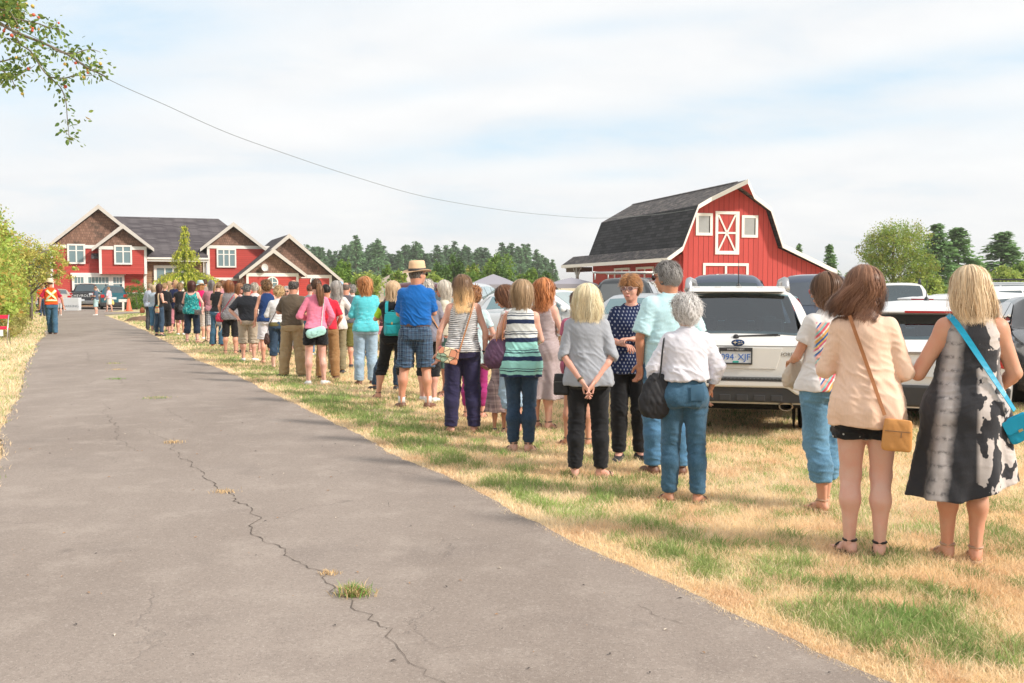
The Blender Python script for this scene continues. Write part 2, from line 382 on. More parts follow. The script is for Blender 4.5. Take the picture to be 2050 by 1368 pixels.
def lawn_points(n, dmin, dmax, side, pw=1.0):
 d = dmin * (dmax / dmin) ** (RNG.uniform(0, 1, n) ** pw); a = RNG.uniform(-.60, .70, n)
 x = d * np.tan(a) * 1.0; y = d
 l, r = road_x(y)
 r = r + EDGE_J(y, 1) * .8; l = l + EDGE_J(y, 0)
 k = (x > r - .015 - .07 * RNG.uniform(0, 1, n) ** 3) if side > 0 else (x < l + .03 + .10 * RNG.uniform(-1, 1, n) ** 3)
 k &= (np.abs(x) < y * .84 + 1.5)
 return x[k], y[k]
xs, ys_ = lawn_points(1050000, 3.0, 24, 1)
x2, y2 = lawn_points(300000, 24, 60, 1)
x3, y3 = lawn_points(420000, 6, 60, -1)
X = np.concatenate([xs, x2, x3]); Y = np.concatenate([ys_, y2, y3]); D = np.hypot(X, Y)
g = green(X, Y); rnd = RNG.uniform(0, 1, len(X))
keep = RNG.uniform(0, 1, len(X)) < np.clip(.55 + .6 * fbm(X, Y, .35, 44), 0, 1)
keep &= ~((Y > 52) & (X < road_x(Y)[1] + 1))
X, Y, D, g, rnd = X[keep], Y[keep], D[keep], g[keep], rnd[keep]
Hh = (.020 + .030 * RNG.uniform(0, 1, len(X)) ** 1.6 + .022 * g * RNG.uniform(0, 1, len(X))) * (1 + np.clip(D - 12, 0, 60) * .012)
l_, r_ = road_x(Y)
Hh *= np.clip(.35 + np.abs(X - r_) / .5, .35, 1)
wd = (.0013 + .0010 * RNG.uniform(0, 1, len(X))) * np.clip(D / 7, .8, 8)
blades('grass', X, Y, Hh, grass_rgb(X, Y, rnd), wd, .012 + Hh * .55, 'short sun-bleached grass with green patches beside the driveway')
# coarser clumps along the green band
n = 60000; yb = 3.2 * 6 ** RNG.uniform(0, 1, n); xb = road_x(yb)[1] + RNG.uniform(.1, 1.7, n); gb = green(xb, yb); ck = fbm(xb, yb, .11, 71, 2); kp = (gb > .34) & (ck > .56); xb, yb, gb = xb[kp], yb[kp], gb[kp]
blades('coarse_grass', xb, yb, RNG.uniform(.035, .085, len(xb)), grass_rgb(xb, yb, RNG.uniform(0, .45, len(xb))) * RNG.uniform(.7, 1.25, (len(xb), 1)), RNG.uniform(.0018, .0034, len(xb)), np.full(len(xb), .038), 'longer green grass clumps in the strip beside the driveway')
n = 26; lx_ = RNG.uniform(0, 1, 220); ly_ = 3.6 * 7 ** RNG.uniform(0, 1, 220); a_, b2 = road_x(ly_); lx_ = a_ + (b2 - a_) * lx_; lm = MB()
for x, y in zip(lx_, ly_):
 s = float(RNG.uniform(.004, .016)); a = float(RNG.uniform(0, 6.28)); ca, sa = math.cos(a) * s, math.sin(a) * s; lm.add([(x - ca, y - sa, .010), (x + sa * .4, y - ca * .4, .014), (x + ca, y + sa, .011), (x - sa * .4, y + ca * .4, .015)], [(0, 1, 2, 3)], int(RNG.integers(0, 3)))
tag(lm.build('litter', [plain('dry_leaf', (.42, .24, .12), .9), plain('pale_chip', (.60, .52, .42), .9), plain('dark_chip', (.07, .06, .055), .9)]), 'scattered dry leaf bits and chips on the driveway', 'litter', kind='stuff')
del X, Y, D, g, rnd, xs, ys_, x2, y2, x3, y3
# tufts growing out of the cracks
def tuft(px, py, n, r, h, gr, label):
 p = G(px, py); x = p.x + RNG.normal(0, r, n); y = p.y + RNG.normal(0, r * .8, n)
 rgb = np.where((RNG.uniform(0, 1, n) < gr)[:, None], np.array([.20, .36, .08]) * RNG.uniform(.7, 1.4, (n, 1)), np.array([.80, .58, .32]) * RNG.uniform(.7, 1.1, (n, 1)))
 o = blades('grass_tuft', x - p.x, y - p.y, h * RNG.uniform(.3, 1, n), rgb, np.full(n, .0025), np.full(n, h * .55), None, z0=.0)
 o.location = (p.x, p.y, .012); tag(o, label, 'grass tuft', 'tufts growing in the driveway cracks')
tuft(708, 1194, 380, .036, .060, .5, 'green and straw tuft in the long crack, nearest on the driveway')
tuft(450, 987, 90, .045, .02, .0, 'small dry straw tuft in the long crack left of the road middle')
tuft(348, 888, 90, .05, .03, .0, 'dry straw tuft where the long crack begins')
tuft(316, 798, 160, .10, .02, .6, 'flat wide green tuft beside the hairline crack')
tuft(228, 729, 90, .08, .03, .5, 'green tuft with brown top, upper of the pair on the drive')
tuft(236, 741, 90, .09, .02, .0, 'brown dry tuft just below the upper green one')
tuft(232, 760, 90, .08, .02, .95, 'small vivid green tuft, lower of the pair on the drive')
tuft(656, 1152, 60, .03, .02, .0, 'tiny straw tuft at the bend of the crack behind the big tuft')
# ================================================================ buildings
def siding(name, c, period, horizontal=True, groove=.06, wear=.12):
 b = NB(name); x, y, z = b.xyz(); u = z if horizontal else b.M('ADD', x, b.M('MULTIPLY', y, 1.0))
 q = b.M('DIVIDE', u, period); fr = b.M('FRACT', q); cell = b.M('FLOOR', q)
 g = b.M('SUBTRACT', 1.0, b.step(fr, groove, groove * .4))
 wn = b.n('ShaderNodeTexWhiteNoise', noise_dimensions='1D'); b.L(cell, wn.inputs['W'])
 v = b.M('MULTIPLY_ADD', wn.outputs[0], .16, .92)
 col = b.mix(1.0, c, b.vec(v, v, v), 'MULTIPLY')
 st = b.noise(3.0, 5, .65, b.mapv((1, 1, 6) if horizontal else (5, 5, .5)))
 col = b.mix(b.M('MULTIPLY', st, wear * 2), col, tuple(k * .55 for k in c))
 if not horizontal: col = b.mix(b.step(b.noise(26, 4, .7), .70, .02), col, (.62, .30, .27))
 col = b.mix(b.M('MULTIPLY', g, .75), col, tuple(k * .18 for k in c))
 b.bump(b.M('ADD', b.M('MULTIPLY', fr, .5) if horizontal else b.M('MULTIPLY', g, -1.0), b.M('MULTIPLY', b.noise(30, 3), .1)), .6, .02)
 return b.done(col, .65, spec=.25)
def shingles(name, c1, c2, w, h, mort=(.03, .02, .02), axis='xz', rough=.9, bump=.5, wear=None):
 b = NB(name); x, y, z = b.xyz()
 vv = {'xz': b.vec(x, z), 'yz': b.vec(y, z), 'xy': b.vec(x, y)}[axis]
 t = b.n('ShaderNodeTexBrick'); b.L(vv, t.inputs[0]); t.inputs['Scale'].default_value = 1
 t.inputs['Brick Width'].default_value = w; t.inputs['Row Height'].default_value = h; t.inputs['Mortar Size'].default_value = min(w, h) * .07
 b.put(t.inputs['Color1'], c1); b.put(t.inputs['Color2'], c2); b.put(t.inputs['Mortar'], mort); t.offset = .5; t.squash = 1; t.inputs['Bias'].default_value = -.2
 col = b.mix(b.M('MULTIPLY', b.noise(1.2, 5, .7), .6), t.outputs[0], tuple(k * .5 for k in c1))
 col = b.mix(b.M('MULTIPLY', b.noise(14, 3, .7), .35), col, tuple(min(1, k * 1.9) for k in c2))
 if wear: col = b.mix(b.step(b.noise(.9, 6, .75, b.mapv((1, 1, 1), (9, 2, 4))), .57, .06), col, wear)
 b.bump(b.M('SUBTRACT', 1.0, t.outputs[1]), bump, .02)
 return b.done(col, rough, spec=.2)
m_red = siding('red_lap_siding', (.53, .075, .062), .16)
m_barn = siding('red_board_siding', (.55, .075, .064), .34, horizontal=False, groove=.085, wear=.30)
m_shk = shingles('cedar_shingle', (.165, .088, .064), (.37, .22, .16), .17, .22, wear=(.10, .07, .055))
m_roofh = shingles('asphalt_shingle', (.072, .064, .070), (.150, .135, .140), .30, .14, (.03, .028, .03))
m_stone = shingles('stacked_stone', (.42, .27, .15), (.22, .13, .085), .38, .15, (.06, .045, .035), bump=.9)
m_white = plain('white_trim', (.80, .77, .72), .55, var=.06, nscale=1.5)
m_trimh = plain('weathered_trim', (.56, .52, .475), .7, var=.12, nscale=2)
m_soff = plain('soffit_white', (.62, .58, .54), .7)
m_glassw = NB('window_glass'); m_glassw = m_glassw.done((.16, .24, .26), .06, spec=.9)
m_glassd = NB('dark_window_glass'); m_glassd = m_glassd.done((.035, .05, .055), .05, spec=.9)
m_dark = plain('dark_interior', (.03, .028, .028), .9)
# ---- house, local frame: x along the facade, y into the building
HA = math.radians(21); HO = Vector(((98 - CX) / F * 78, 78, 0)); HU = Vector((math.cos(HA), math.sin(HA), 0)); HN = Vector((-math.sin(HA), math.cos(HA), 0))
def hp(px, py, n=0.0):
 r = ray(px, py); o = HO + HN * n
 # r.xy*t = o + u*s
 det = r[0] * (-HU.y) + HU.x * r[1]
 t = (o.x * (-HU.y) + HU.x * o.y) / det
 s = (r[0] * t - o.x) * HU.x + (r[1] * t - o.y) * HU.y
 return s, H + r[2] * t
house = empty('house', HO, HA, 'red two-storey farmhouse with brown shingled gables and white trim', 'house')
def gable(n0, n1, L, A, R, name='roof', parent=None, th=.16, barge=.25, over=.0):
 parent = parent or house
 poly = [L, A, R, (R[0], R[1] - th), (A[0], A[1] - th * 1.25), (L[0], L[1] - th)]
 rf = MB().prism(poly, n0, n1).build(name, m_roofslope, parent)
 bp = [(L[0] - .03, L[1] + .02), (A[0], A[1] + .045), (R[0] + .03, R[1] + .02), (R[0] + .03, R[1] - barge), (A[0], A[1] - barge * 1.25), (L[0] - .03, L[1] - barge)]
 MB().prism(bp, n0 - .06, n0 - .003).build('bargeboard', m_trimh, rf)
 return rf
def roofslope():
 b = NB('roof_shingle'); x, y, z = b.xyz(); t = b.n('ShaderNodeTexBrick'); b.L(b.vec(b.M('ADD', y, b.M('MULTIPLY', x, .35)), b.M('MULTIPLY', z, 1.6)), t.inputs[0]); t.inputs['Scale'].default_value = 1
 t.inputs['Brick Width'].default_value = .32; t.inputs['Row Height'].default_value = .17; t.inputs['Mortar Size'].default_value = .012
 b.put(t.inputs['Color1'], (.075, .066, .072)); b.put(t.inputs['Color2'], (.165, .148, .152)); b.put(t.inputs['Mortar'], (.035, .03, .035))
 c = b.mix(b.M('MULTIPLY', b.noise(3, 5, .7), .5), t.outputs[0], (.06, .052, .06))
 b.bump(t.outputs[1], -.3, .01); return b.done(c, .9, spec=.2)
m_roofslope = roofslope()
def quadwall(name, x0, x1, z0, z1, n, th, mat, parent=None):
 return MB().box((x0, n, z0), (x1, n + th, z1)).build(name, mat, parent or house)
def window(x0, x1, z0, z1, n, cols=2, split=.30, fr=.13, parent=None, rows_top=0, glass=None, label=None):
 w = MB(); w.box((x0, n - .07, z0), (x1, n - .002, z0 + fr)); w.box((x0, n - .07, z1 - fr), (x1, n - .002, z1))
 w.box((x0, n - .065, z0 + fr), (x0 + fr, n - .003, z1 - fr)); w.box((x1 - fr, n - .065, z0 + fr), (x1, n - .003, z1 - fr))
 gx0, gx1, gz0, gz1 = x0 + fr, x1 - fr, z0 + fr, z1 - fr
 for i in range(1, cols):
  c = gx0 + (gx1 - gx0) * i / cols; w.box((c - .05, n - .055, gz0), (c + .05, n - .004, gz1))
 if split:
  zs = gz1 - (gz1 - gz0) * split
  for i in range(cols):
   a = gx0 + (gx1 - gx0) * i / cols + (.051 if i else 0); e = gx0 + (gx1 - gx0) * (i + 1) / cols - (.051 if i < cols - 1 else 0)
   w.box((a, n - .05, zs - .035), (e, n - .005, zs + .035))
   for k in range(1, rows_top + 1):
    xx = a + (e - a) * k / (rows_top + 1); w.box((xx - .02, n - .045, zs + .036), (xx + .02, n - .006, gz1))
 o = w.build('window', m_white, parent or house)
 if label: o['label'] = label
 g = MB().box((gx0 - .01, n - .028, gz0 - .01), (gx1 + .01, n - .022, gz1 + .01)).build('pane', glass or m_glassw, o)
 return o
# left main block
L1 = hp(95, 491, -.5); A1 = hp(196.7, 410.5, -.5); sl_ = (A1[1] - L1[1]) / (A1[0] - L1[0]); R1 = (A1[0] + (A1[0] - L1[0]) * 1.0, L1[1])
x0 = hp(101.5, 575)[0]; xr = hp(294, 575)[0]; zb = hp(200, 549, -.6)[1]; ztrim0 = hp(150, 497)[1]; ztrim1 = hp(150, 490.5)[1]
zbase = hp(250, 588.5)[1]
quadwall('wall', x0, xr, max(zbase, .9) if False else 1.0, ztrim0, 0, .25, m_red)
quadwall('stone_base', x0 - .03, xr + .03, -.1, .985, -.06, .3, m_stone)
quadwall('trim_band', x0, xr, .99, 1.12, -.05, .048, m_white)
quadwall('belt_trim', x0, xr, ztrim0 - .02, ztrim1, -.07, .068, m_white)
# shingled triangle
def tri_wall(name, L, A, R, z0, n, mat, inset=.30, th=.2):
 k = (A[1] - L[1]) / (A[0] - L[0]); top = A[1] - inset; xl = A[0] - (top - z0) / k; kr = (A[1] - R[1]) / (R[0] - A[0]); xr_ = A[0] + (top - z0) / kr
 return MB().prism([(xl, z0), (xr_, z0), (A[0], top)], n, n + th).build(name, mat, house)
tri_wall('gable_wall', L1, A1, R1, ztrim1 + .002, .02, m_shk, .32)
gable(-.5, 12, L1, A1, R1)
for xx in (x0, xr - .22): quadwall('corner_board', xx, xx + .22, 1.12, ztrim0 - .025, -.04, .037, m_white)
# projecting bay with its own gable
nb = -.7
bx0, bx1 = hp(198.4, 530, nb)[0], hp(294.2, 530, nb)[0]; bz0 = hp(250, 549, nb)[1]; bt0, bt1 = hp(250, 500, nb)[1], hp(250, 493.5, nb)[1]
quadwall('bay_wall', bx0, bx1, bz0, bt0, nb, .69, m_red)
quadwall('belt_trim', bx0, bx1, bt0 - .01, bt1, nb - .06, .058, m_white)
for xx in (bx0, bx1 - .2): quadwall('corner_board', xx, xx + .2, bz0, bt0 - .012, nb - .035, .033, m_white)
L2, A2, R2 = hp(184.4, 497, nb - .5), hp(245.8, 449.6, nb - .5), hp(307.7, 498, nb - .5)
tri_wall('gable_wall', L2, A2, R2, bt1 + .002, nb + .02, m_shk, .30)
gable(nb - .5, 6.0, L2, A2, R2)
a = hp(135.3, 528.6); c = hp(170.4, 489); window(a[0], c[0], a[1], c[1], -.075, label='upper left window of the wide gable')
a = hp(229, 529.8, nb); c = hp(263.9, 491.5, nb); window(a[0], c[0], a[1], c[1], nb - .062, label='upper window of the projecting bay')
a = hp(145.3, 600); c = hp(248.8, 550.5); zt = c[1]; xa, xb = a[0], c[0]
w1 = xa + (xb - xa) * .26; w2 = xa + (xb - xa) * .74
quadwall('window_head', xa - .1, xb + .1, zt - .02, zt + .14, -.09, .086, m_white)
for (p, q, k) in ((xa, w1, 2), (w1 + .01, w2 - .01, 5), (w2, xb, 2)): window(p, q, .95, zt - .03, -.08, cols=1, split=.42, rows_top=k, fr=.17)
# centre: stone front and the long roof
cx0, cx1 = xr, hp(413, 530, .3)[0]; ze = hp(350, 515, -.4)[1]
quadwall('stone_front', cx0 + .005, cx1, -.1, ze - .15, .3, .3, m_stone)
a = hp(309, 600, .3); c = hp(368, 532, .3)
window(a[0], c[0], .2, c[1], .22, cols=3, split=.35, fr=.22)
ridge_l, ridge_r = hp(223.9, 431.6, 5.2), hp(437.2, 440, 5.2); zr_ = (ridge_l[1] + ridge_r[1]) / 2
x_e1 = hp(455, 517, -.4)[0]
rp = [(-.4, ze), (5.2, zr_), (11, ze), (11, ze - .2), (5.2, zr_ - .25), (-.4, ze - .2)]
MB().prism(rp, ridge_l[0] - 1.5, cx1 + .1, axis='x').build('roof', m_roofslope, house)
kz = (zr_ - ze) / 5.6; rp2 = [(.3, ze + .7 * kz), (5.2, zr_), (11, ze), (11, ze - .2), (5.2, zr_ - .25), (.3, ze + .7 * kz - .2)]
MB().prism(rp2, cx1 + .101, ridge_r[0], axis='x').build('roof', m_roofslope, house)
# hipped right end of the long roof
hz_ = ze + .7 * kz; hv = [(ridge_r[0], .3, hz_), (ridge_r[0], 5.2, zr_), (ridge_r[0], 11, ze), (ridge_r[0] + 3.2, 10, hz_), (ridge_r[0] + 3.2, .3, hz_)]
MB().add(hv, [(0, 4, 1), (4, 3, 1), (3, 2, 1), (0, 1, 2), (0, 2, 3, 4)]).build('roof', m_roofslope, house)
fas = MB().box((cx0, -.5, ze - .36), (cx1 + .2, -.404, ze - .05)); fas.box((cx0, -.62, ze - .18), (cx1 + .2, -.503, ze - .04))
fas.build('gutter', m_white, house)
quadwall('corner_board', cx1 - .25, cx1 - .02, -.1, ze - .37, .2, .097, m_white)
# right gable block
L3, A3, R3 = hp(401.2, 498, -.5), hp(467.4, 445.8, -.5), hp(535, 500, -.5)
gx0_, gx1_ = hp(415, 530)[0], hp(540, 530)[0]; gz1 = hp(470, 498)[1]; gz2 = hp(470, 492)[1]
quadwall('wall', gx0_, gx1_, -.1, gz1, 0, .25, m_red); quadwall('belt_trim', gx0_, gx1_, gz1 - .01, gz2, -.06, .058, m_white)
quadwall('trim_band', gx0_, gx1_, hp(450, 562)[1], hp(450, 556)[1], -.06, .058, m_white)
quadwall('corner_board', gx0_ - .01, gx0_ + .2, .0, gz1 - .012, -.035, .033, m_white)
tri_wall('gable_wall', L3, A3, R3, gz2 + .002, .02, m_shk, .30); gable(-.5, 8, L3, A3, R3)
a = hp(434, 535.7); c = hp(472.4, 498.5); window(a[0], c[0], a[1], c[1], -.065, cols=3, split=.27, fr=.12, label='upper window of the right gable with one sash open')
# garage wing, nearer the camera
ng = -4.0
A4 = hp(577, 469.8, ng); R4 = hp(684.4, 563, ng); k4 = (A4[1] - R4[1]) / (R4[0] - A4[0]); zle = hp(480, 552.5, ng - 1.5)[1]; L4 = (A4[0] - (A4[1] - zle) / k4, zle)
gable(ng - .5, 6.2, L4, A4, R4)
t0, t1 = hp(630, 557, ng)[1], hp(630, 550.7, ng)[1]
wx1 = hp(664, 560, ng)[0]
quadwall('wall', L4[0] + .5, wx1, -.1, t0, ng, .25, m_red); quadwall('belt_trim', L4[0] + .5, wx1, t0 - .01, t1, ng - .06, .058, m_white)
quadwall('corner_board', wx1 - .2, wx1 + .01, -.1, t0 - .012, ng - .04, .038, m_white)
tri_wall('gable_wall', L4, A4, R4, t1 + .002, ng + .02, m_shk, .30)
n5 = -6.0
L5, A5, R5 = hp(479.5, 553, n5 - .5), hp(547.5, 498.8, n5 - .5), hp(614, 550.5, n5 - .5)
gable(n5 - .5, ng + 2.5, L5, A5, R5)
px0, px1 = hp(493, 560, n5)[0], hp(597.6, 560, n5)[0]; t0, t1 = hp(545, 553.6, n5)[1], hp(545, 547, n5)[1]
quadwall('wall', px0, px1, -.1, t0, n5, 1.98, m_red); quadwall('belt_trim', px0, px1, t0 - .01, t1, n5 - .06, .058, m_white)
for xx in (px0, px1 - .18): quadwall('corner_board', xx, xx + .18, -.1, t0 - .012, n5 - .04, .038, m_white)
tri_wall('gable_wall', L5, A5, R5, t1 + .002, n5 + .02, m_shk, .30)
def round_window(px, py, n, r):
 s, z = hp(px, py, n); M = Matrix.Translation((s, n - .03, z)) @ Matrix.Rotation(math.radians(90), 4, 'X')
 m = MB().lathe([(r, -.02), (r, .05), (r * .8, .05), (r * .8, -.02)], 28, M); m.box((-.03 + s, n - .08, z - r * .8), (.03 + s, n - .035, z + r * .8)); m.box((s - r * .8, n - .078, z - .03), (s + r * .8, n - .036, z + .03))
 o = m.build('window', m_white, house, auto=True); MB().lathe([(0.001, .012), (r * .82, .012)], 24, M).build('pane', m_glassw, o)
round_window(545, 566, n5, .46); round_window(629, 563, ng, .34)
# satellite dish on the small gable
s, z = hp(530, 536, n5 - .3)
dw = HO + HU * s + HN * (n5 - .32) + Vector((0, 0, z))
dish = empty('satellite_dish', dw, HA, 'small grey satellite dish on the garage gable', 'satellite dish')
M = Matrix.Rotation(math.radians(80), 4, 'X') @ Matrix.Rotation(math.radians(14), 4, 'Y')
MB().lathe([(0.001, -.06), (.12, -.05), (.22, -.02), (.27, .02), (.275, .02), (.22, -.035), (.12, -.065), (0.001, -.075)], 24, M, sy=1.1).build('reflector', plain('dish_grey', (.55, .54, .52), .5), dish, smooth=True)
MB().tube([(0, .05, 0), (0, .3, -.28)], .02).tube([(.0, 0, -.25), (.12, -.25, -.28), (.2, -.32, -.2)], .015).box((.16, -.36, -.24), (.24, -.28, -.16)).build('bracket', plain('dish_arm', (.25, .25, .26), .5), dish)
# neighbouring wing behind the hedge, with balcony
wing = empty('house_wing', HO, HA, 'low dark-roofed wing beside the house behind the hedge', 'building')
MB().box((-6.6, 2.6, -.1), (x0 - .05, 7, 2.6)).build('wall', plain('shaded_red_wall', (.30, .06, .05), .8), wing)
MB().prism([(1.3, 2.75), (4.8, 4.6), (8.2, 2.75), (8.2, 2.55), (4.8, 4.4), (1.3, 2.55)], -7.2, x0 - .06, axis='x').build('roof', m_roofslope, wing)
MB().box((-7.2, 1.22, 2.4), (x0 - .06, 1.29, 2.74)).build('fascia', m_white, wing)
pm = MB(); [pm.box((xx, 1.3, 0), (xx + .16, 1.46, 2.54)) for xx in (-4.8, -2.9, -1.0)]; pm.build('post', m_white, wing)
MB().box((-3.0, 2.42, .9), (-1.6, 2.49, 2.2)).build('window', m_glassd, wing)
# ---- barn, local frame: x across the gable, y along the ridge away from the camera
BO = Vector((13.75, 62.1, 0)); BA = math.atan2(.256, .967)
barn = empty('barn', BO, BA, 'red gambrel-roofed barn with white trim and dark shingle roof', 'barn')
BL = 16.4; HOOD = 1.3
prof = [(-4.6, 3.32), (-3.62, 4.0), (-2.6, 6.55), (0, 8.0), (2.3, 6.50), (3.15, 4.25), (7.0, 2.62)]
inner = [(x, z - .22) for x, z in prof]
bw = [(-3.35, 0), (6.65, 0), (6.65, 2.55), (3.1, 4.0), (2.22, 6.35), (0, 7.75), (-2.5, 6.38), (-3.45, 4.0), (-3.35, 3.55)]
MB().prism(bw, 0, .2).build('gable_wall', m_barn, barn)
MB().prism(bw, BL - .2, BL).build('gable_wall', m_barn, barn)
MB().box((-3.5, .22, 0), (-3.3, BL - .22, 3.55)).build('side_wall', m_barn, barn)
MB().box((6.4, .22, 0), (6.6, BL - .22, 2.5)).build('side_wall', m_barn, barn)
def barn_roof_mat(name, c1, c2, wear, w=.30, h=.20, ax='y'):
 b = NB(name); x, y, z = b.xyz(); u = y; vv = b.M('ADD', b.M('MULTIPLY', z, 1.15), b.M('MULTIPLY', x, .35))
 t = b.n('ShaderNodeTexBrick'); b.L(b.vec(u, vv), t.inputs[0]); t.inputs['Scale'].default_value = 1
 t.inputs['Brick Width'].default_value = w; t.inputs['Row Height'].default_value = h; t.inputs['Mortar Size'].default_value = .018
 b.put(t.inputs['Color1'], c1); b.put(t.inputs['Color2'], c2); b.put(t.inputs['Mortar'], tuple(k * .35 for k in c1))
 c = b.mix(b.M('MULTIPLY', b.noise(2.4, 5, .7), .4), t.outputs[0], tuple(k * .6 for k in c1))
 if wear: c = b.mix(b.step(b.noise(2.2, 7, .8, b.mapv((1, .6, 2))), .55, .04), c, wear)
 b.bump(t.outputs[1], -.6, .03); return b.done(c, .9, spec=.2)
m_br1 = barn_roof_mat('new_black_shingle', (.030, .032, .037), (.070, .072, .080), None, .9, .26)
m_br2 = barn_roof_mat('old_grey_shingle', (.085, .078, .080), (.165, .155, .155), (.20, .175, .16), .26, .16)
def slab(a, c, y0, y1, th=.14): 
 return [(a[0], a[1]), (c[0], c[1]), (c[0], c[1] - th), (a[0], a[1] - th)], y0, y1
yo = -.45
for i, m in ((0, m_br2), (1, m_br1), (2, m_br2), (3, m_br2), (4, m_br1), (5, m_br2)):
 p, y0, y1 = slab(prof[i], prof[i + 1], yo, BL + .4)
 if i == 0: y1 = BL + 4.2
 MB().prism(p, y0, y1).build('roof', m, barn)
# ragged shingle courses edge and ridge cap
MB().prism([(-.14, 7.96), (0, 8.05), (.14, 7.96), (0, 8.0)], yo, BL + .4).build('ridge_cap', m_br2, barn)
# hay hood: the roof drawn forward at the peak
hx1, hz1 = -1.75, 7.03; hx2, hz2 = 1.15, 7.25
hd = MB(); tip = (0, yo - HOOD, 8.02)
hd.add([tip, (hx1 * .98, yo, hz1), (0, yo, 8.0), (tip[0], tip[1], tip[2] - .13), (hx1, yo, hz1 - .13), (0, yo, 7.86)], [(0, 1, 2), (5, 4, 3), (0, 3, 4, 1)])
hd.add([tip, (0, yo, 8.0), (hx2 * .98, yo, hz2), (tip[0], tip[1], tip[2] - .13), (0, yo, 7.86), (hx2, yo, hz2 - .13)], [(0, 1, 2), (5, 4, 3), (0, 2, 5, 3)])
hd.build('hay_hood', m_br2, barn)
so_ = MB(); so_.add([(0, yo - HOOD + .06, 7.86), (hx1, yo, hz1 - .15), (0, yo, 7.84), (hx2, yo, hz2 - .15)], [(0, 2, 1), (0, 3, 2)]); so_.build('hood_soffit', plain('red_soffit', (.45, .05, .045), .7), barn)
def fascia(pts, w=.24, d=.05):
 m = MB()
 for a, c in zip(pts[:-1], pts[1:]): 
  a, c = Vector(a), Vector(c)
  m.add([a, c, c - Vector((0, 0, w)), a - Vector((0, 0, w)), a + Vector((0, d, 0)), c + Vector((0, d, 0)), c + Vector((0, d, -w)), a + Vector((0, d, -w))],
              [(0, 3, 2, 1), (4, 5, 6, 7), (0, 1, 5, 4), (3, 7, 6, 2), (0, 4, 7, 3), (1, 2, 6, 5)])
 return m
yf = yo - .055
P3 = lambda i, dz=.02: (prof[i][0], yf, prof[i][1] + dz)
fascia([P3(0), P3(1), P3(2), (hx1, yf, hz1 + .02), (0, yf - HOOD, 8.04), (hx2, yf, hz2 + .02), P3(4), P3(5), P3(6)], .27).build('bargeboard', m_white, barn)
m = MB(); m.box((-4.65, yo - .05, 3.08), (-4.602, BL + 4.2, 3.32)); m.build('eave_fascia', m_white, barn)
m = MB(); m.box((7.002, yo - .05, 2.38), (7.05, BL + .4, 2.62)); m.build('eave_fascia', m_white, barn)
# openings in the barn gable
def bp_(px, py):
 r = ray(px, py); U = Vector((.967, .256)); o = BO
 det = r[0] * (-U.y) + U.x * r[1]; t = (o.x * (-U.y) + U.x * o.y) / det
 return ((r[0] * t - o.x) * U.x + (r[1] * t - o.y) * U.y, H + r[2] * t)
zz = lambda x, y: bp_(1380 + x / 6.406, 360 + y / 6.406)
def bframe(x0, x1, z0, z1, fr, name, y=-.06):
 m = MB(); m.box((x0, y, z0), (x1, -.002, z0 + fr)); m.box((x0, y, z1 - fr), (x1, -.002, z1)); m.box((x0, y + .003, z0 + fr), (x0 + fr, -.003, z1 - fr)); m.box((x1 - fr, y + .003, z0 + fr), (x1, -.003, z1 - fr)); return m
m_bglass = NB('dusty_barn_glass'); m_bglass = m_bglass.done(m_bglass.attr() if False else (.30, .31, .31), .25, spec=.7) if False else plain('dusty_barn_glass', (.33, .34, .34), .3, var=.15, nscale=3, spec=.7)
for (a, c) in (((80, 715), (297, 432)), ((668, 742), (878, 460))):
 p, q = zz(*a), zz(*c); w_ = bframe(p[0], q[0], p[1], q[1], .17, 'window'); o = w_.build('window', m_white, barn)
 MB().box((p[0] + .16, -.030, p[1] + .16), (q[0] - .16, -.02, q[1] - .16)).build('pane', m_bglass, o)
 MB().box((q[0] - .22, -.050, p[1] + .17), (q[0] - .17, -.032, q[1] - .17)).build('frame', m_dark, o)
p, q = zz(328, 958), zz(640, 410)
dm = bframe(p[0], q[0], p[1], q[1], .18, 'door'); ix0, ix1, iz0, iz1 = p[0] + .18, q[0] - .24, p[1] + .22, q[1] - .22
dm.box((ix1, -.05, p[1] + .181), (ix1 + .07, -.004, q[1] - .181))
cxm, czm = (ix0 + ix1) / 2, (iz0 + iz1) / 2
dm.box((ix0, -.044, czm - .06), (ix1, -.004, czm + .06))
for (a, c) in (((ix0 + .03, iz0), (ix1 - .03, iz1)), ((ix0 + .03, iz1), (ix1 - .03, iz0))): dm.bar((a[0], -.022, a[1]), (c[0], -.022, c[1]), .05, .10, up=(1, 0, 0))
dm.box((ix0, -.046, iz0 - .08), (ix1, -.004, iz0))
do = dm.build('loft_door', m_white, barn)
p, q = zz(172, 1280), zz(757, 1073)
dm = MB(); dm.box((p[0], -.06, q[1] - .17), (q[0], -.002, q[1])); dm.box((p[0], -.057, 0), (p[0] + .16, -.003, q[1] - .171)); dm.box((q[0] - .16, -.057, 0), (q[0], -.003, q[1] - .171)); c = (p[0] + q[0]) / 2; dm.box((c - .07, -.05, 0), (c + .07, -.004, q[1] - .171))
dm.build('barn_door', m_white, barn)
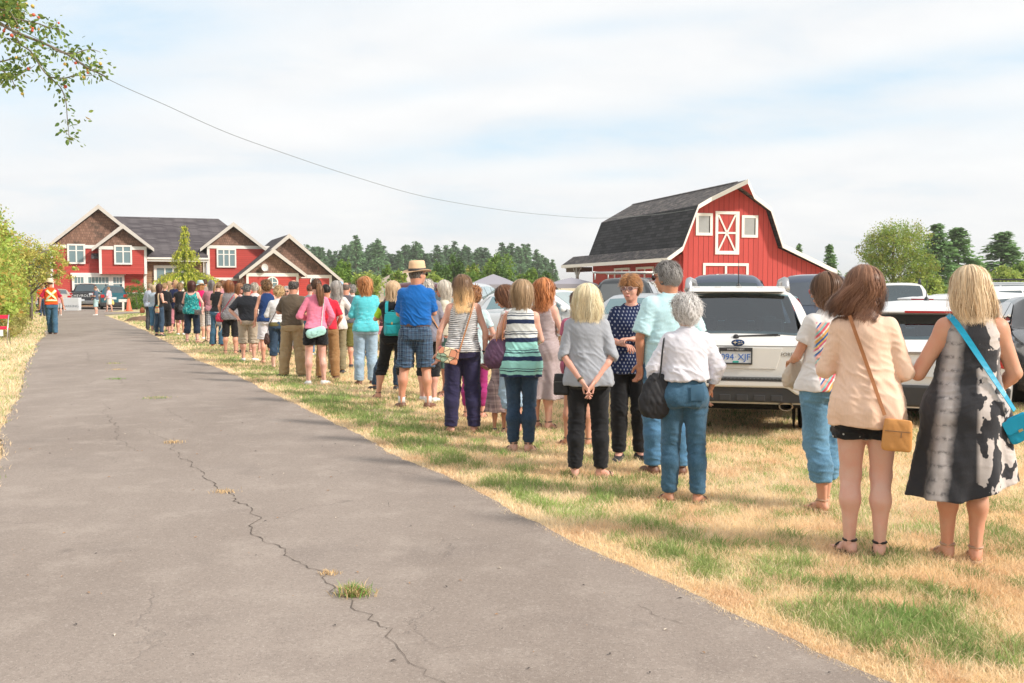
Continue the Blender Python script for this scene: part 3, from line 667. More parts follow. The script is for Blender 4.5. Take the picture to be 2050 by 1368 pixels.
# side doors under the left eave, seen at a slant
for (y0, y1) in ((4.2, 7.2), (8.4, 11.4)):
 m = MB(); X0, X1 = -3.58, -3.503
 m.box((X0, y0, 2.75), (X1, y1, 2.9)); m.box((X0 + .003, y0, 0), (X1, y0 + .14, 2.749)); m.box((X0 + .003, y1 - .14, 0), (X1, y1, 2.749)); m.box((X0 + .006, (y0 + y1) / 2 - .06, 0), (X1, (y0 + y1) / 2 + .06, 2.748))
 m.build('side_door', m_white, barn)
pm = MB(); m_post = plain('weathered_post', (.42, .42, .42), .8)
pm.box((-4.35, BL + 1.2, 0), (-4.15, BL + 1.4, 3.05)); pm.bar((-4.25, BL + 1.3, 2.3), (-4.25, BL + .4, 3.05), .1); pm.bar((-4.25, BL + 1.3, 2.3), (-4.25, BL + 2.2, 3.05), .1)
pm.box((-4.4, BL + .3, 3.05), (-4.2, BL + 4.1, 3.2)); pm.build('porch_post', m_post, barn)
MB().box((-4.3, BL + .5, 2.75), (-3.3, BL + 4.0, 3.1)).build('porch_beam', plain('dark_rafters', (.10, .07, .05), .9), barn)
# overhead cable sagging to the barn
pts = []
cab = [(-160, -36, 25), (-20, 28, 27.3), (150, 118, 30.0), (225, 163, 31.3), (330, 210, 33.2), (450, 264, 35.6), (560, 304, 38), (700, 351, 41.2), (850, 394, 45.2), (1000, 420, 49.8), (1100, 431, 53.3), (1190, 437, 57), (1260, 434, 59.0), (1330, 428, 60.6), (1390, 419, 61.0)]
pts = [at(*c) for c in cab]
def smooth_path(P, n=6):
 out = []
 for i in range(len(P) - 1):
  p0, p1, p2, p3 = P[max(i - 1, 0)], P[i], P[i + 1], P[min(i + 2, len(P) - 1)]
  for k in range(n):
   t = k / n; out.append(.5 * ((2 * p1) + (p2 - p0) * t + (2 * p0 - 5 * p1 + 4 * p2 - p3) * t * t + (3 * p1 - p0 - 3 * p2 + p3) * t ** 3))
 return out + [P[-1]]
tag(MB().tube(smooth_path(pts), .0095, 6).build('overhead_cable', plain('cable_grey', (.14, .16, .16), .6), smooth=True), 'thin dark overhead cable sagging down to the red barn', 'cable')
# ================================================================ people: implicit bodies meshed with surface nets
class Fld:
 def __init__(s, lo, hi, h):
  s.h = h; s.lo = np.array(lo, float); n = np.ceil((np.array(hi) - s.lo) / h).astype(int) + 1
  s.n = n; s.ax = [s.lo[i] + np.arange(n[i]) * h for i in range(3)]; s.d = np.full(n, .2, np.float32)
 def sub(s, lo, hi, pad):
  i0 = np.maximum(np.floor((np.array(lo) - pad - s.lo) / s.h).astype(int), 0); i1 = np.minimum(np.ceil((np.array(hi) + pad - s.lo) / s.h).astype(int) + 1, s.n)
  if (i1 <= i0).any(): return None, None
  sl_ = tuple(slice(a, b_) for a, b_ in zip(i0, i1))
  g = np.meshgrid(*[s.ax[k][sl_[k]] for k in range(3)], indexing='ij', sparse=True)
  return sl_, g
 def smin(s, sl_, b_, k):
  a = s.d[sl_]
  if k <= 0: s.d[sl_] = np.minimum(a, b_); return
  hh = np.clip(.5 + .5 * (b_ - a) / k, 0, 1); s.d[sl_] = (b_ * (1 - hh) + a * hh - k * hh * (1 - hh)).astype(np.float32)
 def cap(s, a, b_, ra, rb, k=.02, flat=None):
  a = np.array(a, float); b_ = np.array(b_, float); r = max(ra, rb)
  sl_, g = s.sub(np.minimum(a, b_) - r, np.maximum(a, b_) + r, k + s.h * 2)
  if sl_ is None: return s
  ba = b_ - a; L2 = max(ba @ ba, 1e-9); p = [g[i] - a[i] for i in range(3)]
  t = np.clip((p[0] * ba[0] + p[1] * ba[1] + p[2] * ba[2]) / L2, 0, 1)
  q = [p[i] - t * ba[i] for i in range(3)]
  if flat is not None: q = [q[i] / flat[i] for i in range(3)]
  s.smin(sl_, np.sqrt(q[0] ** 2 + q[1] ** 2 + q[2] ** 2) - (ra + (rb - ra) * t), k); return s
 def ell(s, c, r, k=.02, R=None):
  c = np.array(c, float); r = np.array(r, float); rm = r.max() if R is not None else r
  sl_, g = s.sub(c - rm, c + rm, k + s.h * 2)
  if sl_ is None: return s
  p = [g[i] - c[i] for i in range(3)]
  if R is not None:
   Rt = np.array(R).T; p = [Rt[i, 0] * p[0] + Rt[i, 1] * p[1] + Rt[i, 2] * p[2] for i in range(3)]
  k0 = np.sqrt((p[0] / r[0]) ** 2 + (p[1] / r[1]) ** 2 + (p[2] / r[2]) ** 2); k1 = np.sqrt((p[0] / r[0] ** 2) ** 2 + (p[1] / r[1] ** 2) ** 2 + (p[2] / r[2] ** 2) ** 2) + 1e-9
  s.smin(sl_, k0 * (k0 - 1) / k1, k); return s
 def loft(s, prof, k=.02, off=0.0, p=2.3, zlo=None, zhi=None, fold=None):
  """prof rows: z, rx, ry, cx, cy"""
  P = np.array(prof, float); z = s.ax[2]; zlo = P[0, 0] if zlo is None else zlo; zhi = P[-1, 0] if zhi is None else zhi
  zt = np.linspace(P[0, 0], P[-1, 0], 60)
  def ip(c):
   v = np.interp(zt, P[:, 0], P[:, c]); kk = np.array([.25, .5, .25])
   for _ in range(3): v[1:-1] = v[:-2] * .25 + v[1:-1] * .5 + v[2:] * .25
   return v
  rx_, ry_, cx_, cy_ = [ip(i) for i in (1, 2, 3, 4)]
  m = max(rx_.max(), ry_.max()) + abs(off) + .03
  sl_, g = s.sub((cx_.min() - m, cy_.min() - m, zlo), (cx_.max() + m, cy_.max() + m, zhi), k + s.h * 2)
  if sl_ is None: return s
  Z = g[2]; a = np.interp(Z, zt, rx_) + off; b_ = np.interp(Z, zt, ry_) + off; X = g[0] - np.interp(Z, zt, cx_); Y = g[1] - np.interp(Z, zt, cy_)
  e = (np.abs(X / a) ** p + np.abs(Y / b_) ** p) ** (1 / p)
  if fold is not None:
   amp, nf, z0, ph = fold; th = np.arctan2(X / a, Y / b_); f = amp * np.clip((z0 - Z) / max(z0 - zlo, .05), 0, 1)
   e = e - f * (np.sin(nf * th + ph) + .5 * np.sin((nf * 1.7 // 1) * th + 2 * ph + 3 * Z)) / np.minimum(a, b_)
  d = (e - 1) * np.minimum(a, b_); d = np.maximum(d, np.maximum(zlo - Z, Z - zhi))
  s.smin(sl_, d, k); return s
 def cutz(s, lo=None, hi=None):
  z = s.ax[2][None, None, :]
  if lo is not None: s.d = np.maximum(s.d, lo - z)
  if hi is not None: s.d = np.maximum(s.d, z - hi)
  return s
 def cut(s, p, n):
  """keeps the side the normal points away from"""
  n = np.array(n, float); n /= np.linalg.norm(n); g = np.meshgrid(*s.ax, indexing='ij', sparse=True)
  s.d = np.maximum(s.d, (g[0] - p[0]) * n[0] + (g[1] - p[1]) * n[1] + (g[2] - p[2]) * n[2]); return s
 def cutell(s, c, r):
  g = np.meshgrid(*s.ax, indexing='ij', sparse=True); k0 = np.sqrt(((g[0] - c[0]) / r[0]) ** 2 + ((g[1] - c[1]) / r[1]) ** 2 + ((g[2] - c[2]) / r[2]) ** 2)
  s.d = np.maximum(s.d, -(k0 - 1) * min(r)); return s
 def mesh(s):
  d = s.d; d[0] = d[-1] = .1; d[:, 0] = d[:, -1] = .1; d[:, :, 0] = d[:, :, -1] = .1
  n = s.n; cn = n - 1; ins = d < 0; lin = lambda i, j, k: (i * cn[1] + j) * cn[2] + k
  tot = int(cn[0] * cn[1] * cn[2]); cells = []; pts = []; quads = []
  for axn in range(3):
   o = [(1, 0, 0), (0, 1, 0), (0, 0, 1)][axn]
   A = d[:n[0] - o[0], :n[1] - o[1], :n[2] - o[2]]; B = d[o[0]:, o[1]:, o[2]:]
   I, J, K = np.nonzero((A < 0) != (B < 0))
   a = A[I, J, K]; c = B[I, J, K]; t = a / (a - c)
   P = np.stack([I, J, K], 1).astype(np.float32); P[:, axn] += t
   u, v = [(1, 2), (2, 0), (0, 1)][axn]
   base = np.stack([I, J, K], 1); q = []
   for (du, dv) in ((-1, -1), (0, -1), (0, 0), (-1, 0)):
    c4 = base.copy(); c4[:, u] += du; c4[:, v] += dv; ci = lin(c4[:, 0], c4[:, 1], c4[:, 2]); cells.append(ci); pts.append(P); q.append(ci)
   q = np.stack(q, 1); flip = a > 0; q[flip] = q[flip][:, ::-1]; quads.append(q)
  cells = np.concatenate(cells); pts = np.concatenate(pts); quads = np.concatenate(quads)
  if not len(cells): return np.zeros((0, 3)), np.zeros((0, 4), int)
  uq, inv = np.unique(cells, return_inverse=True); cnt = np.bincount(inv)
  V = np.stack([np.bincount(inv, pts[:, i]) / cnt for i in range(3)], 1) * s.h + s.lo
  Q = np.searchsorted(uq, quads); return V, Q
def vnormals(V, Q):
 a, b_, c, d = (V[Q[:, i]] for i in range(4)); fn = np.cross(c - a, d - b_); N = np.zeros_like(V)
 for i in range(4):
  for k in range(3): N[:, k] += np.bincount(Q[:, i], fn[:, k], len(V))
 return N / (np.linalg.norm(N, axis=1, keepdims=True) + 1e-9)
def relax(V, Q, it=1, lam=.5):
 E = np.concatenate([Q[:, [0, 1]], Q[:, [1, 2]], Q[:, [2, 3]], Q[:, [3, 0]]]); n = len(V); cnt = np.bincount(E[:, 0], minlength=n) + 1e-9
 for _ in range(it):
  A = np.stack([np.bincount(E[:, 0], V[E[:, 1], k], n) for k in range(3)], 1) / cnt[:, None]; V = V + (A - V) * lam
 return V
def n3(P, s, seed=0.0):
 x, y, z = (P * s).T
 return (np.sin(x * 1.7 + 2.1 * np.sin(y * 1.3 + seed) + seed) + np.sin(y * 2.3 + 1.7 * np.sin(z * 1.1 + seed * 2)) + np.sin(z * 1.9 + 2.3 * np.sin(x * 1.5 + seed * 3)) + .5 * np.sin(x * 4.1 + z * 3.7 + 2 * np.sin(y * 3.1))) / 3.5
def join(parts):
 V = []; Q = []; n = 0
 for v, q in parts:
  if len(v): V.append(v); Q.append(q + n); n += len(v)
 return np.concatenate(V), np.concatenate(Q)
# ---- cloth and skin materials
def skin(c=(.62, .36, .26)):
 key = ('skin', c)
 if key in MATS: return MATS[key]
 b = NB('skin'); col = b.mix(b.noise(5, 4, .6), tuple(k * .90 for k in c), tuple(min(1, k * 1.08) for k in c))
 col = b.mix(b.M('MULTIPLY', b.step(b.noise(11, 4, .7), .5, .15), .42), col, (min(1, c[0] * 1.05), c[1] * .72, c[2] * .68))
 b.bump(b.noise(140, 3), .15, .002)
 MATS[key] = b.done(col, .5, spec=.35, **{'Subsurface Weight': .12, 'Subsurface Radius': (.02, .008, .004)}); return MATS[key]
def cloth(kind, c=(.5, .5, .5), c2=None, c3=None, s=1.0, rough=.9, sheen=.15):
 key = ('cloth', kind, c, c2, c3, s)
 if key in MATS: return MATS[key]
 b = NB('fabric_' + kind); x, y, z = b.xyz(); O = b.tc.outputs['Object']
 wob = b.M('MULTIPLY', b.M('SUBTRACT', b.noise(7, 3), .5), .035)
 zz_ = b.M('ADD', z, wob); xx = b.M('ADD', x, b.M('MULTIPLY', y, .55))
 fr = lambda v, per, ph=0.0: b.M('FRACT', b.M('ADD', b.M('DIVIDE', v, per), ph + 50))
 band = lambda v, per, lo, hi, w=.05, ph=0.0: b.M('MULTIPLY', b.step(fr(v, per, ph), lo, w), b.M('SUBTRACT', 1.0, b.step(fr(v, per, ph), hi, w)))
 col = c
 if kind == 'denim':
  n = b.noise(4, 5, .65); col = b.mix(b.step(n, .55, .2), c, tuple(min(1, k * 1.7 + .02) for k in c))
  f = b.noise(220, 2, .9, b.mapv((1, 1, .25))); col = b.mix(b.M('MULTIPLY', b.step(f, .55, .1), .30), col, tuple(min(1, k * 2.4 + .05) for k in c))
 elif kind == 'stripes':     # breton stripes, s = period
  col = b.mix(band(zz_, s, .0, .36, .06), c, c2)
 elif kind == 'bands':       # mint/navy irregular bands
  m1 = band(zz_, .17, .10, .34, .015); m2 = band(zz_, .17, .52, .58, .015); m3 = band(zz_, .17, .66, .70, .012); m = b.M('MAXIMUM', m1, b.M('MAXIMUM', m2, m3))
  bg = b.mix(b.step(z, 1.06, .01), c3, c); bg = b.mix(b.step(z, .86, .01), c3, bg) if False else bg
  col = b.mix(m, bg, c2)
 elif kind == 'plaid':
  a1 = band(zz_, s, .1, .52, .06); a2 = band(xx, s, .1, .52, .06); a3 = band(zz_, s, .70, .76, .02); a4 = band(xx, s, .70, .76, .02)
  col = b.mix(b.M('MULTIPLY', b.M('ADD', a1, a2), .5), c, c2); col = b.mix(b.M('MULTIPLY', b.M('MAXIMUM', a3, a4), .55), col, c3 or c2)
 elif kind == 'dots':        # staggered small motifs
  st = b.M('MULTIPLY', b.M('FLOOR', b.M('ADD', b.M('DIVIDE', z, s), 50.0)), .5)
  u = b.M('SUBTRACT', b.M('FRACT', b.M('ADD', b.M('DIVIDE', xx, s), b.M('ADD', st, 50.0))), .5); v = b.M('SUBTRACT', fr(z, s), .5)
  dd_ = b.M('SQRT', b.M('ADD', b.M('MULTIPLY', b.M('MULTIPLY', u, u), 2.6), b.M('MULTIPLY', b.M('MULTIPLY', v, v), .8)))
  ring = b.M('MULTIPLY', b.M('SUBTRACT', 1.0, b.step(dd_, .24, .05)), b.M('MULTIPLY_ADD', b.step(dd_, .10, .04), .6, .4)); col = b.mix(ring, c, c2)
 elif kind == 'floral':
  v = b.vor(1 / s); w2 = b.vor(1.7 / s, vec=b.mapv((1, 1, 1), (3, 1, 2)))
  col = b.mix(b.M('SUBTRACT', 1.0, b.step(v.outputs[0], .30, .04)), c, c2); col = b.mix(b.M('SUBTRACT', 1.0, b.step(w2.outputs[0], .20, .04)), col, c3 or c2)
 elif kind == 'speckle':
  col = b.mix(b.step(b.noise(1 / s, 3, .7), .53, .03), c, c2); col = b.mix(b.step(b.noise(1.3 / s, 3, .7, b.mapv((1, 1, 1), (4, 2, 7))), .60, .03), col, c3 or c2)
 elif kind == 'ikat':        # bold diamond geometry
  u = b.M('ABSOLUTE', b.M('SUBTRACT', fr(xx, s), .5)); v = b.M('ABSOLUTE', b.M('SUBTRACT', fr(z, s * 1.25), .5)); dsum = b.M('ADD', u, v)
  col = b.mix(band(b.M('ADD', dsum, b.M('MULTIPLY', b.noise(60, 2), .05)), .26, .0, .5, .08), c, c2)
 elif kind == 'zigzag':      # bright chevrons on the back
  zc = b.M('ADD', z, b.M('MULTIPLY', b.M('ABSOLUTE', b.M('SUBTRACT', x, .02)), 1.25)); f = fr(zc, .19)
  col = b.ramp(f, ((0, (.05, .16, .42)), (.10, (.75, .42, .12)), (.22, (.78, .72, .66)), (.30, (.70, .12, .16)), (.42, (.25, .52, .50)), (.52, (.80, .40, .32)), (.66, (.05, .16, .42)), (.74, (.80, .75, .68)), (.84, (.72, .14, .25)), (.93, (.80, .55, .15))), 'CONSTANT')
  side = b.step(b.M('ABSOLUTE', x), .135, .006); up = b.step(z, 1.31, .006); backm = b.step(y, .02, .01); m = b.M('MAXIMUM', b.M('MAXIMUM', side, up), backm)
  col = b.mix(m, col, c)
 elif kind == 'tiedye':      # charcoal dress with a pale bleached stripe and blotches
  wob2 = b.M('MULTIPLY', b.M('SUBTRACT', b.noise(9, 4, .6), .5), .05); xs_ = b.M('ADD', b.M('SUBTRACT', x, b.M('MULTIPLY_ADD', z, .10, -.20)), wob2)
  st = b.M('SUBTRACT', 1.0, b.step(b.M('ABSOLUTE', xs_), .040, .022)); rungs = b.M('MULTIPLY', band(z, .075, .40, .58, .12), b.step(b.noise(38, 3, .7), .50, .08))
  col = b.mix(b.M('MULTIPLY', st, b.M('SUBTRACT', 1.0, b.M('MULTIPLY', rungs, .8))), c, (.45, .41, .40))
  v = b.noise(10.5, 3, .5, b.mapv((1, .7, .62), (2.2, 5, 1.3)), .3); rt = b.step(x, .045, .012); edge = b.noise(50, 3)
  m = b.M('MULTIPLY', b.step(b.M('ADD', v, b.M('MULTIPLY', b.M('SUBTRACT', edge, .5), .06)), .512, .006), rt); col = b.mix(m, col, (.58, .52, .49))
  er = b.M('SUBTRACT', 1.0, b.step(b.M('ABSOLUTE', b.M('SUBTRACT', x, .20)), .028, .03)); col = b.mix(b.M('MULTIPLY', er, b.step(z, .95, .1)), col, (.52, .47, .46))  # bright right edge: sunlight put into the dress colour
 elif kind == 'heather':
  col = b.mix(b.M('MULTIPLY', b.noise(90, 3, .8, b.mapv((1, 1, .3))), 1.0), tuple(k * .86 for k in c), tuple(min(1, k * 1.12) for k in c))
 elif kind == 'ditsy':
  v = b.vor(1 / s); col = b.mix(b.M('SUBTRACT', 1.0, b.step(v.outputs[0], .13, .04)), c, c2)
 # slight cloth variation + weave bump
 vv = b.M('MULTIPLY_ADD', b.noise(2.2, 4), .16, .92); col = b.mix(1.0, col, b.vec(vv, vv, vv), 'MULTIPLY')
 w1 = b.noise(26, 4, .6, b.mapv((1, 1, .55), rot=(0, .5, 0))); b.bump(b.M('ADD', b.M('MULTIPLY', b.noise(300, 2), .25), w1), .38, .008)
 MATS[key] = b.done(col, rough, spec=.25, **{'Sheen Weight': sheen, 'Sheen Roughness': .5}); return MATS[key]
def hairmat():
 if 'hair' in MATS: return MATS['hair']
 b = NB('hair'); m = b.done(b.attr(), .42, spec=.35, **{'Sheen Weight': .25, 'Sheen Roughness': .4})
 tr = b.n('ShaderNodeBsdfTranslucent'); b.L(b.attr(), tr.inputs[0]); mx = b.n('ShaderNodeMixShader'); mx.inputs[0].default_value = .25
 b.L(b.b.outputs[0], mx.inputs[1]); b.L(tr.outputs[0], mx.inputs[2]); b.L(mx.outputs[0], b.nt.nodes['Material Output'].inputs[0]); MATS['hair'] = m; return m
# ---- canonical 1.70 m figure; faces +y, z up
TORSO_F = [(.78, .150, .105, 0, 0), (.86, .172, .122, 0, -.005), (.94, .168, .118, 0, -.003), (1.02, .142, .100, 0, 0), (1.08, .132, .096, 0, .003), (1.16, .138, .102, 0, .008), (1.25, .152, .112, 0, .010), (1.32, .156, .100, 0, .0), (1.365, .142, .080, 0, -.006), (1.405, .105, .064, 0, -.010), (1.435, .066, .056, 0, -.008), (1.455, .052, .052, 0, -.008)]
TORSO_M = [(.78, .150, .105, 0, 0), (.86, .162, .118, 0, -.003), (.94, .158, .116, 0, .0), (1.02, .152, .112, 0, .004), (1.08, .152, .112, 0, .006), (1.16, .160, .115, 0, .006), (1.25, .174, .120, 0, .004), (1.32, .180, .108, 0, -.004), (1.370, .165, .086, 0, -.008), (1.41, .122, .072, 0, -.012), (1.44, .078, .064, 0, -.008), (1.46, .062, .060, 0, -.008)]
ARMS = {'down': ((.235, -.01, 1.115), (.250, .05, .875)), 'front': ((.212, .02, 1.115), (.06, .20, 1.12)), 'cross': ((.210, .03, 1.125), (-.03, .20, 1.15)), 'hip': ((.345, -.02, 1.14), (.185, .02, .985)),
  'hipback': ((.330, -.06, 1.13), (.165, -.115, .965)), 'clasp': ((.245, -.055, 1.11), (.045, -.185, .905)), 'hold': ((.235, .03, 1.12), (.17, .24, 1.17)), 'pocket': ((.250, -.03, 1.12), (.225, .02, .90)), 'clasplow': ((.225, -.055, 1.085), (.050, -.175, .865)), 'strap': ((.285, .01, 1.115), (.165, .17, 1.20)), 'hip2': ((.30, .02, 1.12), (.16, .12, 1.0)),
  'phone': ((.235, .05, 1.12), (.10, .24, 1.28)), 'out': ((.26, .02, 1.13), (.34, .12, .95)), 'gest': ((.235, .03, 1.13), (.07, .22, 1.10))}
SHOES = {'sandal': (.16, .11, .08), 'dark': (.03, .03, .035), 'white': (.72, .72, .70), 'brown': (.16, .07, .04), 'tan': (.42, .27, .18), 'grey': (.25, .25, .26), 'bare': None, 'red': (.45, .05, .05), 'strappy': (.015, .013, .012)}
class Person:
 pass
def person(px, py, ty, face, label, top=None, bottom=None, hair=None, arms=('down', 'down'), male=False, build=1.0, res=.012, feet=((-.10, 0), (.10, 0)), toe=(12, 12),
           skinc=(.62, .36, .26), shoes='sandal', head=(0, 0), lean=(0, 0), extras=(), group=None, bust=0, pos=None, seed=None, glut=1.0, shoulder=1.0, armk=1.0, legk=1.0):
 """px,py: where the feet stand in the survey photo; face: heading in degrees (0 = away from the camera, 90 = facing left, 180 = towards it)"""
 g = pos if pos is not None else G(px, py); h = ty if ty < 5 else at(px, ty, g.y).z - (.02 if not hair else .018 * hair.get('vol', 1)); sc = h / 1.70; seed = seed if seed is not None else int(px * 7 + py) % 997; rn = random.Random(seed)
 build = .965 + (build - 1) * .80
 if feet == ((-.10, 0), (.10, 0)): j = rn.uniform(-.03, .03); k = rn.uniform(-.07, .07); feet = ((-.095 + j, k), (.095 + j, -k)); toe = (rn.uniform(2, 35), rn.uniform(2, 35))
 if lean == (0, 0): lean = (rn.uniform(-.06, .06), rn.uniform(-.01, .07))
 if head == (0, 0): head = (rn.uniform(-35, 35), rn.uniform(0, 12))
 az = math.atan2(g.x, g.y); rz = -az + math.radians(face)
 P = Person(); P.g = g; P.h = h; P.sc = sc; P.rz = rz; P.res = res; P.male = male; P.build = build; P.seed = seed
 h_ = res / sc; bx = build; by = .5 + .5 * build
 shx = (.154 if male else .136) * shoulder * (.6 + .4 * bx); T = [(z, rx * (bx if z < 1.36 else (.5 + .5 * bx)) * (shoulder if z > 1.3 else 1), ry * (bx ** 1.15 if z < 1.3 else (.5 + .5 * bx)), cx + lean[0] * max(0, z - .95), cy + lean[1] * max(0, z - .95)) for z, rx, ry, cx, cy in (TORSO_M if male else TORSO_F)]
 if build > 1.12 and male: T = [(z, rx, ry + .03 * (build - 1) * 3 * math.exp(-((z - 1.08) / .12) ** 2), cx, cy + .04 * math.exp(-((z - 1.08) / .12) ** 2)) for z, rx, ry, cx, cy in T]
 lx = lambda z: lean[0] * max(0, z - .95); ly = lambda z: lean[1] * max(0, z - .95)
 P.T = T
 def tor(z): return [float(np.interp(z, [t[0] for t in T], [t[i] for t in T])) for i in (1, 2, 3, 4)]
 P.tor = tor
 lim = .55 + .45 * bx
 # legs
 legs = []
 for sgn, (fx, fy) in zip((-1, 1), feet):
  hip = (sgn * (.092 if male else .088) * (.5 + .5 * bx), 0, .88); ank = (fx, fy, .075); knee = ((hip[0] * .45 + fx * .55), fy * .45 + .022 + rn.uniform(0, .03), .475); legs.append((hip, knee, ank))
 P.legs = legs
 # arms
 AR = []
 for sgn, a in zip((-1, 1), arms):
  el, wr = ARMS[a] if isinstance(a, str) else a
  exo = (bx - 1) * .10 + (shx - .140) * 1.0 - .012
  sh = (sgn * shx + lx(1.37), ly(1.37) - .008, 1.358); el = (sgn * (el[0] + exo) + lx(el[2]), el[1] + ly(el[2]), el[2]); wr = (sgn * (wr[0] + (exo if abs(wr[0]) > .15 else 0)) + lx(wr[2]), wr[1] + ly(wr[2]) + ((bx - 1) * .1 if wr[1] > .1 else 0) - ((bx - 1) * .12 if wr[1] < -.09 else 0), wr[2])
  AR.append((sh, el, wr))
 P.AR = AR; ra = (.041, .034, .023) if not male else (.047, .038, .027); ra = [r * lim * armk for r in ra]
 P.ra = ra
 thick = (.088 * lim * legk, .055 * (.6 + .4 * lim) * (.5 + .5 * legk), .034)
 P.thick = thick
 # body -------------------------------------------------
 f = Fld((-.55, -.42, -.02), (.55, .42, 1.52), max(h_, .008))
 f.loft(T, k=.02, zlo=.85)
 for (hip, knee, ank) in legs:
  f.cap(hip, knee, thick[0], thick[1], .03); f.cap(knee, (knee[0] * .5 + ank[0] * .5, (knee[1] + ank[1]) / 2 - .028, .33), thick[1] * .98, thick[1] * 1.0, .03); f.cap((knee[0] * .5 + ank[0] * .5, (knee[1] + ank[1]) / 2 - .026, .33), (ank[0], ank[1] - .005, ank[2]), thick[1] * .94, .032, .03); [f.ell((knee[0] * .62 + ank[0] * .38 + q_ * .018, (knee[1] + ank[1]) / 2 - .040, .345 - .02 * (q_ > 0)), (thick[1] * .55, thick[1] * .50, .085), .02) for q_ in (-1, 1)]; f.cap((ank[0], ank[1] - .036, .05), (ank[0], ank[1] - .040, .19), .010, .008, .02); f.ell((knee[0], knee[1] + .014, knee[2]), (thick[1] * .8, thick[1] * .75, .055), .03)
 for sgn, (sh, el, wr) in zip((-1, 1), AR):
  f.ell((sh[0] - sgn * .004, sh[1], sh[2] - .008), (ra[0] * 1.15, ra[0] * 1.12, ra[0] * 1.2), .035); f.cap(sh, el, ra[0], ra[1] * .95, .03)
  m = [el[i] * .72 + wr[i] * .28 for i in range(3)]; f.cap(el, m, ra[1] * .93, ra[1] * .98, .012); f.cap(m, wr, ra[1] * .98, ra[2], .01)
 V, Q = f.mesh(); V = relax(V, Q, 1, .4); parts = [(V, Q)]
 # neck + head (own finer grid)
 hy, ht = math.radians(head[0]), math.radians(head[1]); hk = 1.04 if male else 1.0
 piv = np.array([lx(1.44), ly(1.44) - .006, 1.445]); Rz = Matrix.Rotation(hy, 3, 'Z') @ Matrix.Rotation(-ht, 3, 'X'); Rm = np.array(Rz); P.Rz = Rz; P.piv = piv
 hc0 = np.array([0, .018, .140]); P.hk = hk
 fh = Fld((-.13, -.15, -.09), (.13, .17, .27), max(min(h_ * .6, .010), .0042))
 e = lambda c, r, k=.015, R=None: fh.ell((hc0[0] + c[0] * hk, hc0[1] + c[1] * hk, hc0[2] + c[2] * hk), [q * hk for q in r], k, R)
 e((0, -.012, .022), (.0735, .092, .095)); e((0, .035, -.035), (.056, .058, .072), .03); e((0, .062, -.088), (.024, .022, .022), .025)
 fhc = lambda a, c, r1, r2, k: fh.cap([hc0[i] + a[i] * hk for i in range(3)], [hc0[i] + c[i] * hk for i in range(3)], r1, r2, k)
 fhc((0, .092, .012), (0, .113, -.024), .008, .012, .012); e((-.012, .102, -.028), (.008, .008, .007), .006); e((.012, .102, -.028), (.008, .008, .007), .006)
 fhc((-.03, .084, .030), (.03, .084, .030), .010, .010, .014); e((-.036, .062, -.022), (.020, .020, .020), .02); e((.036, .062, -.022), (.020, .020, .020), .02)
 fhc((-.014, .096, -.056), (.014, .096, -.056), .006, .006, .006); fhc((-.012, .095, -.064), (.012, .095, -.064), .006, .006, .006)
 for sg in (-1, 1): e((sg * .075, -.008, -.010), (.010, .020, .031), .008)
 nk = .047 if not male else .058
 fh.cap((0, .0, -.08), (hc0[0], hc0[1] - .025, hc0[2] - .06), nk * 1.12, nk, .03); fh.cap((hc0[0], hc0[1] - .025, hc0[2] - .06), (hc0[0], hc0[1] - .02, hc0[2]), nk * .98, nk, .03)
 Vh, Qh = fh.mesh(); Vh = relax(Vh, Qh, 1, .3); low = np.clip((Vh[:, 2] + .08) / .12, 0, 1)[:, None]
 Vh = (Vh * (1 - low) + (Vh @ Rm.T) * low) + piv; parts.append((Vh, Qh))
 # hands
 P.hands = []
 for sgn, (sh, el, wr) in zip((-1, 1), AR):
  Vd, Qd, hc = hand(sgn, np.array(el), np.array(wr), max(min(h_ * .5, .007), .0038), 1.08 if male else 1.0, rn); parts.append((Vd, Qd)); P.hands.append(hc)
 # feet
 for sgn, (hip, knee, ank), ta in zip((-1, 1), legs, toe):
  Vd, Qd = foot(ank, sgn * -math.radians(ta), max(h_ * .7, .005)); parts.append((Vd, Qd))
 V, Q = join(parts)
 body = mesh_np('person', V * sc, Q, skin(tuple(skinc))); body.location = (g.x, g.y, .0); body.rotation_euler = (0, 0, rz)
 tag(body, label, 'person', group); P.o = body; P.head_c = piv + Rm @ (hc0 * 1.0)
 P.hc0 = hc0; P.Rm = Rm
 if shoes and shoes != 'bare': shoe(P, shoes, toe)
 if bottom: garment_bottom(P, **bottom)
 if top: garment_top(P, **top)
 if hair: make_hair(P, **hair)
 for fn, kw in extras: fn(P, **kw)
 return P
def rot_to(d, up=(0, 0, 1)):
 d = Vector(d).normalized(); u = Vector(up)
 if abs(d.dot(u)) > .97: u = Vector((0, 1, 0))
 x = d.cross(u).normalized(); z = x.cross(d).normalized()
 return np.array(Matrix((x, d, z)).transposed())
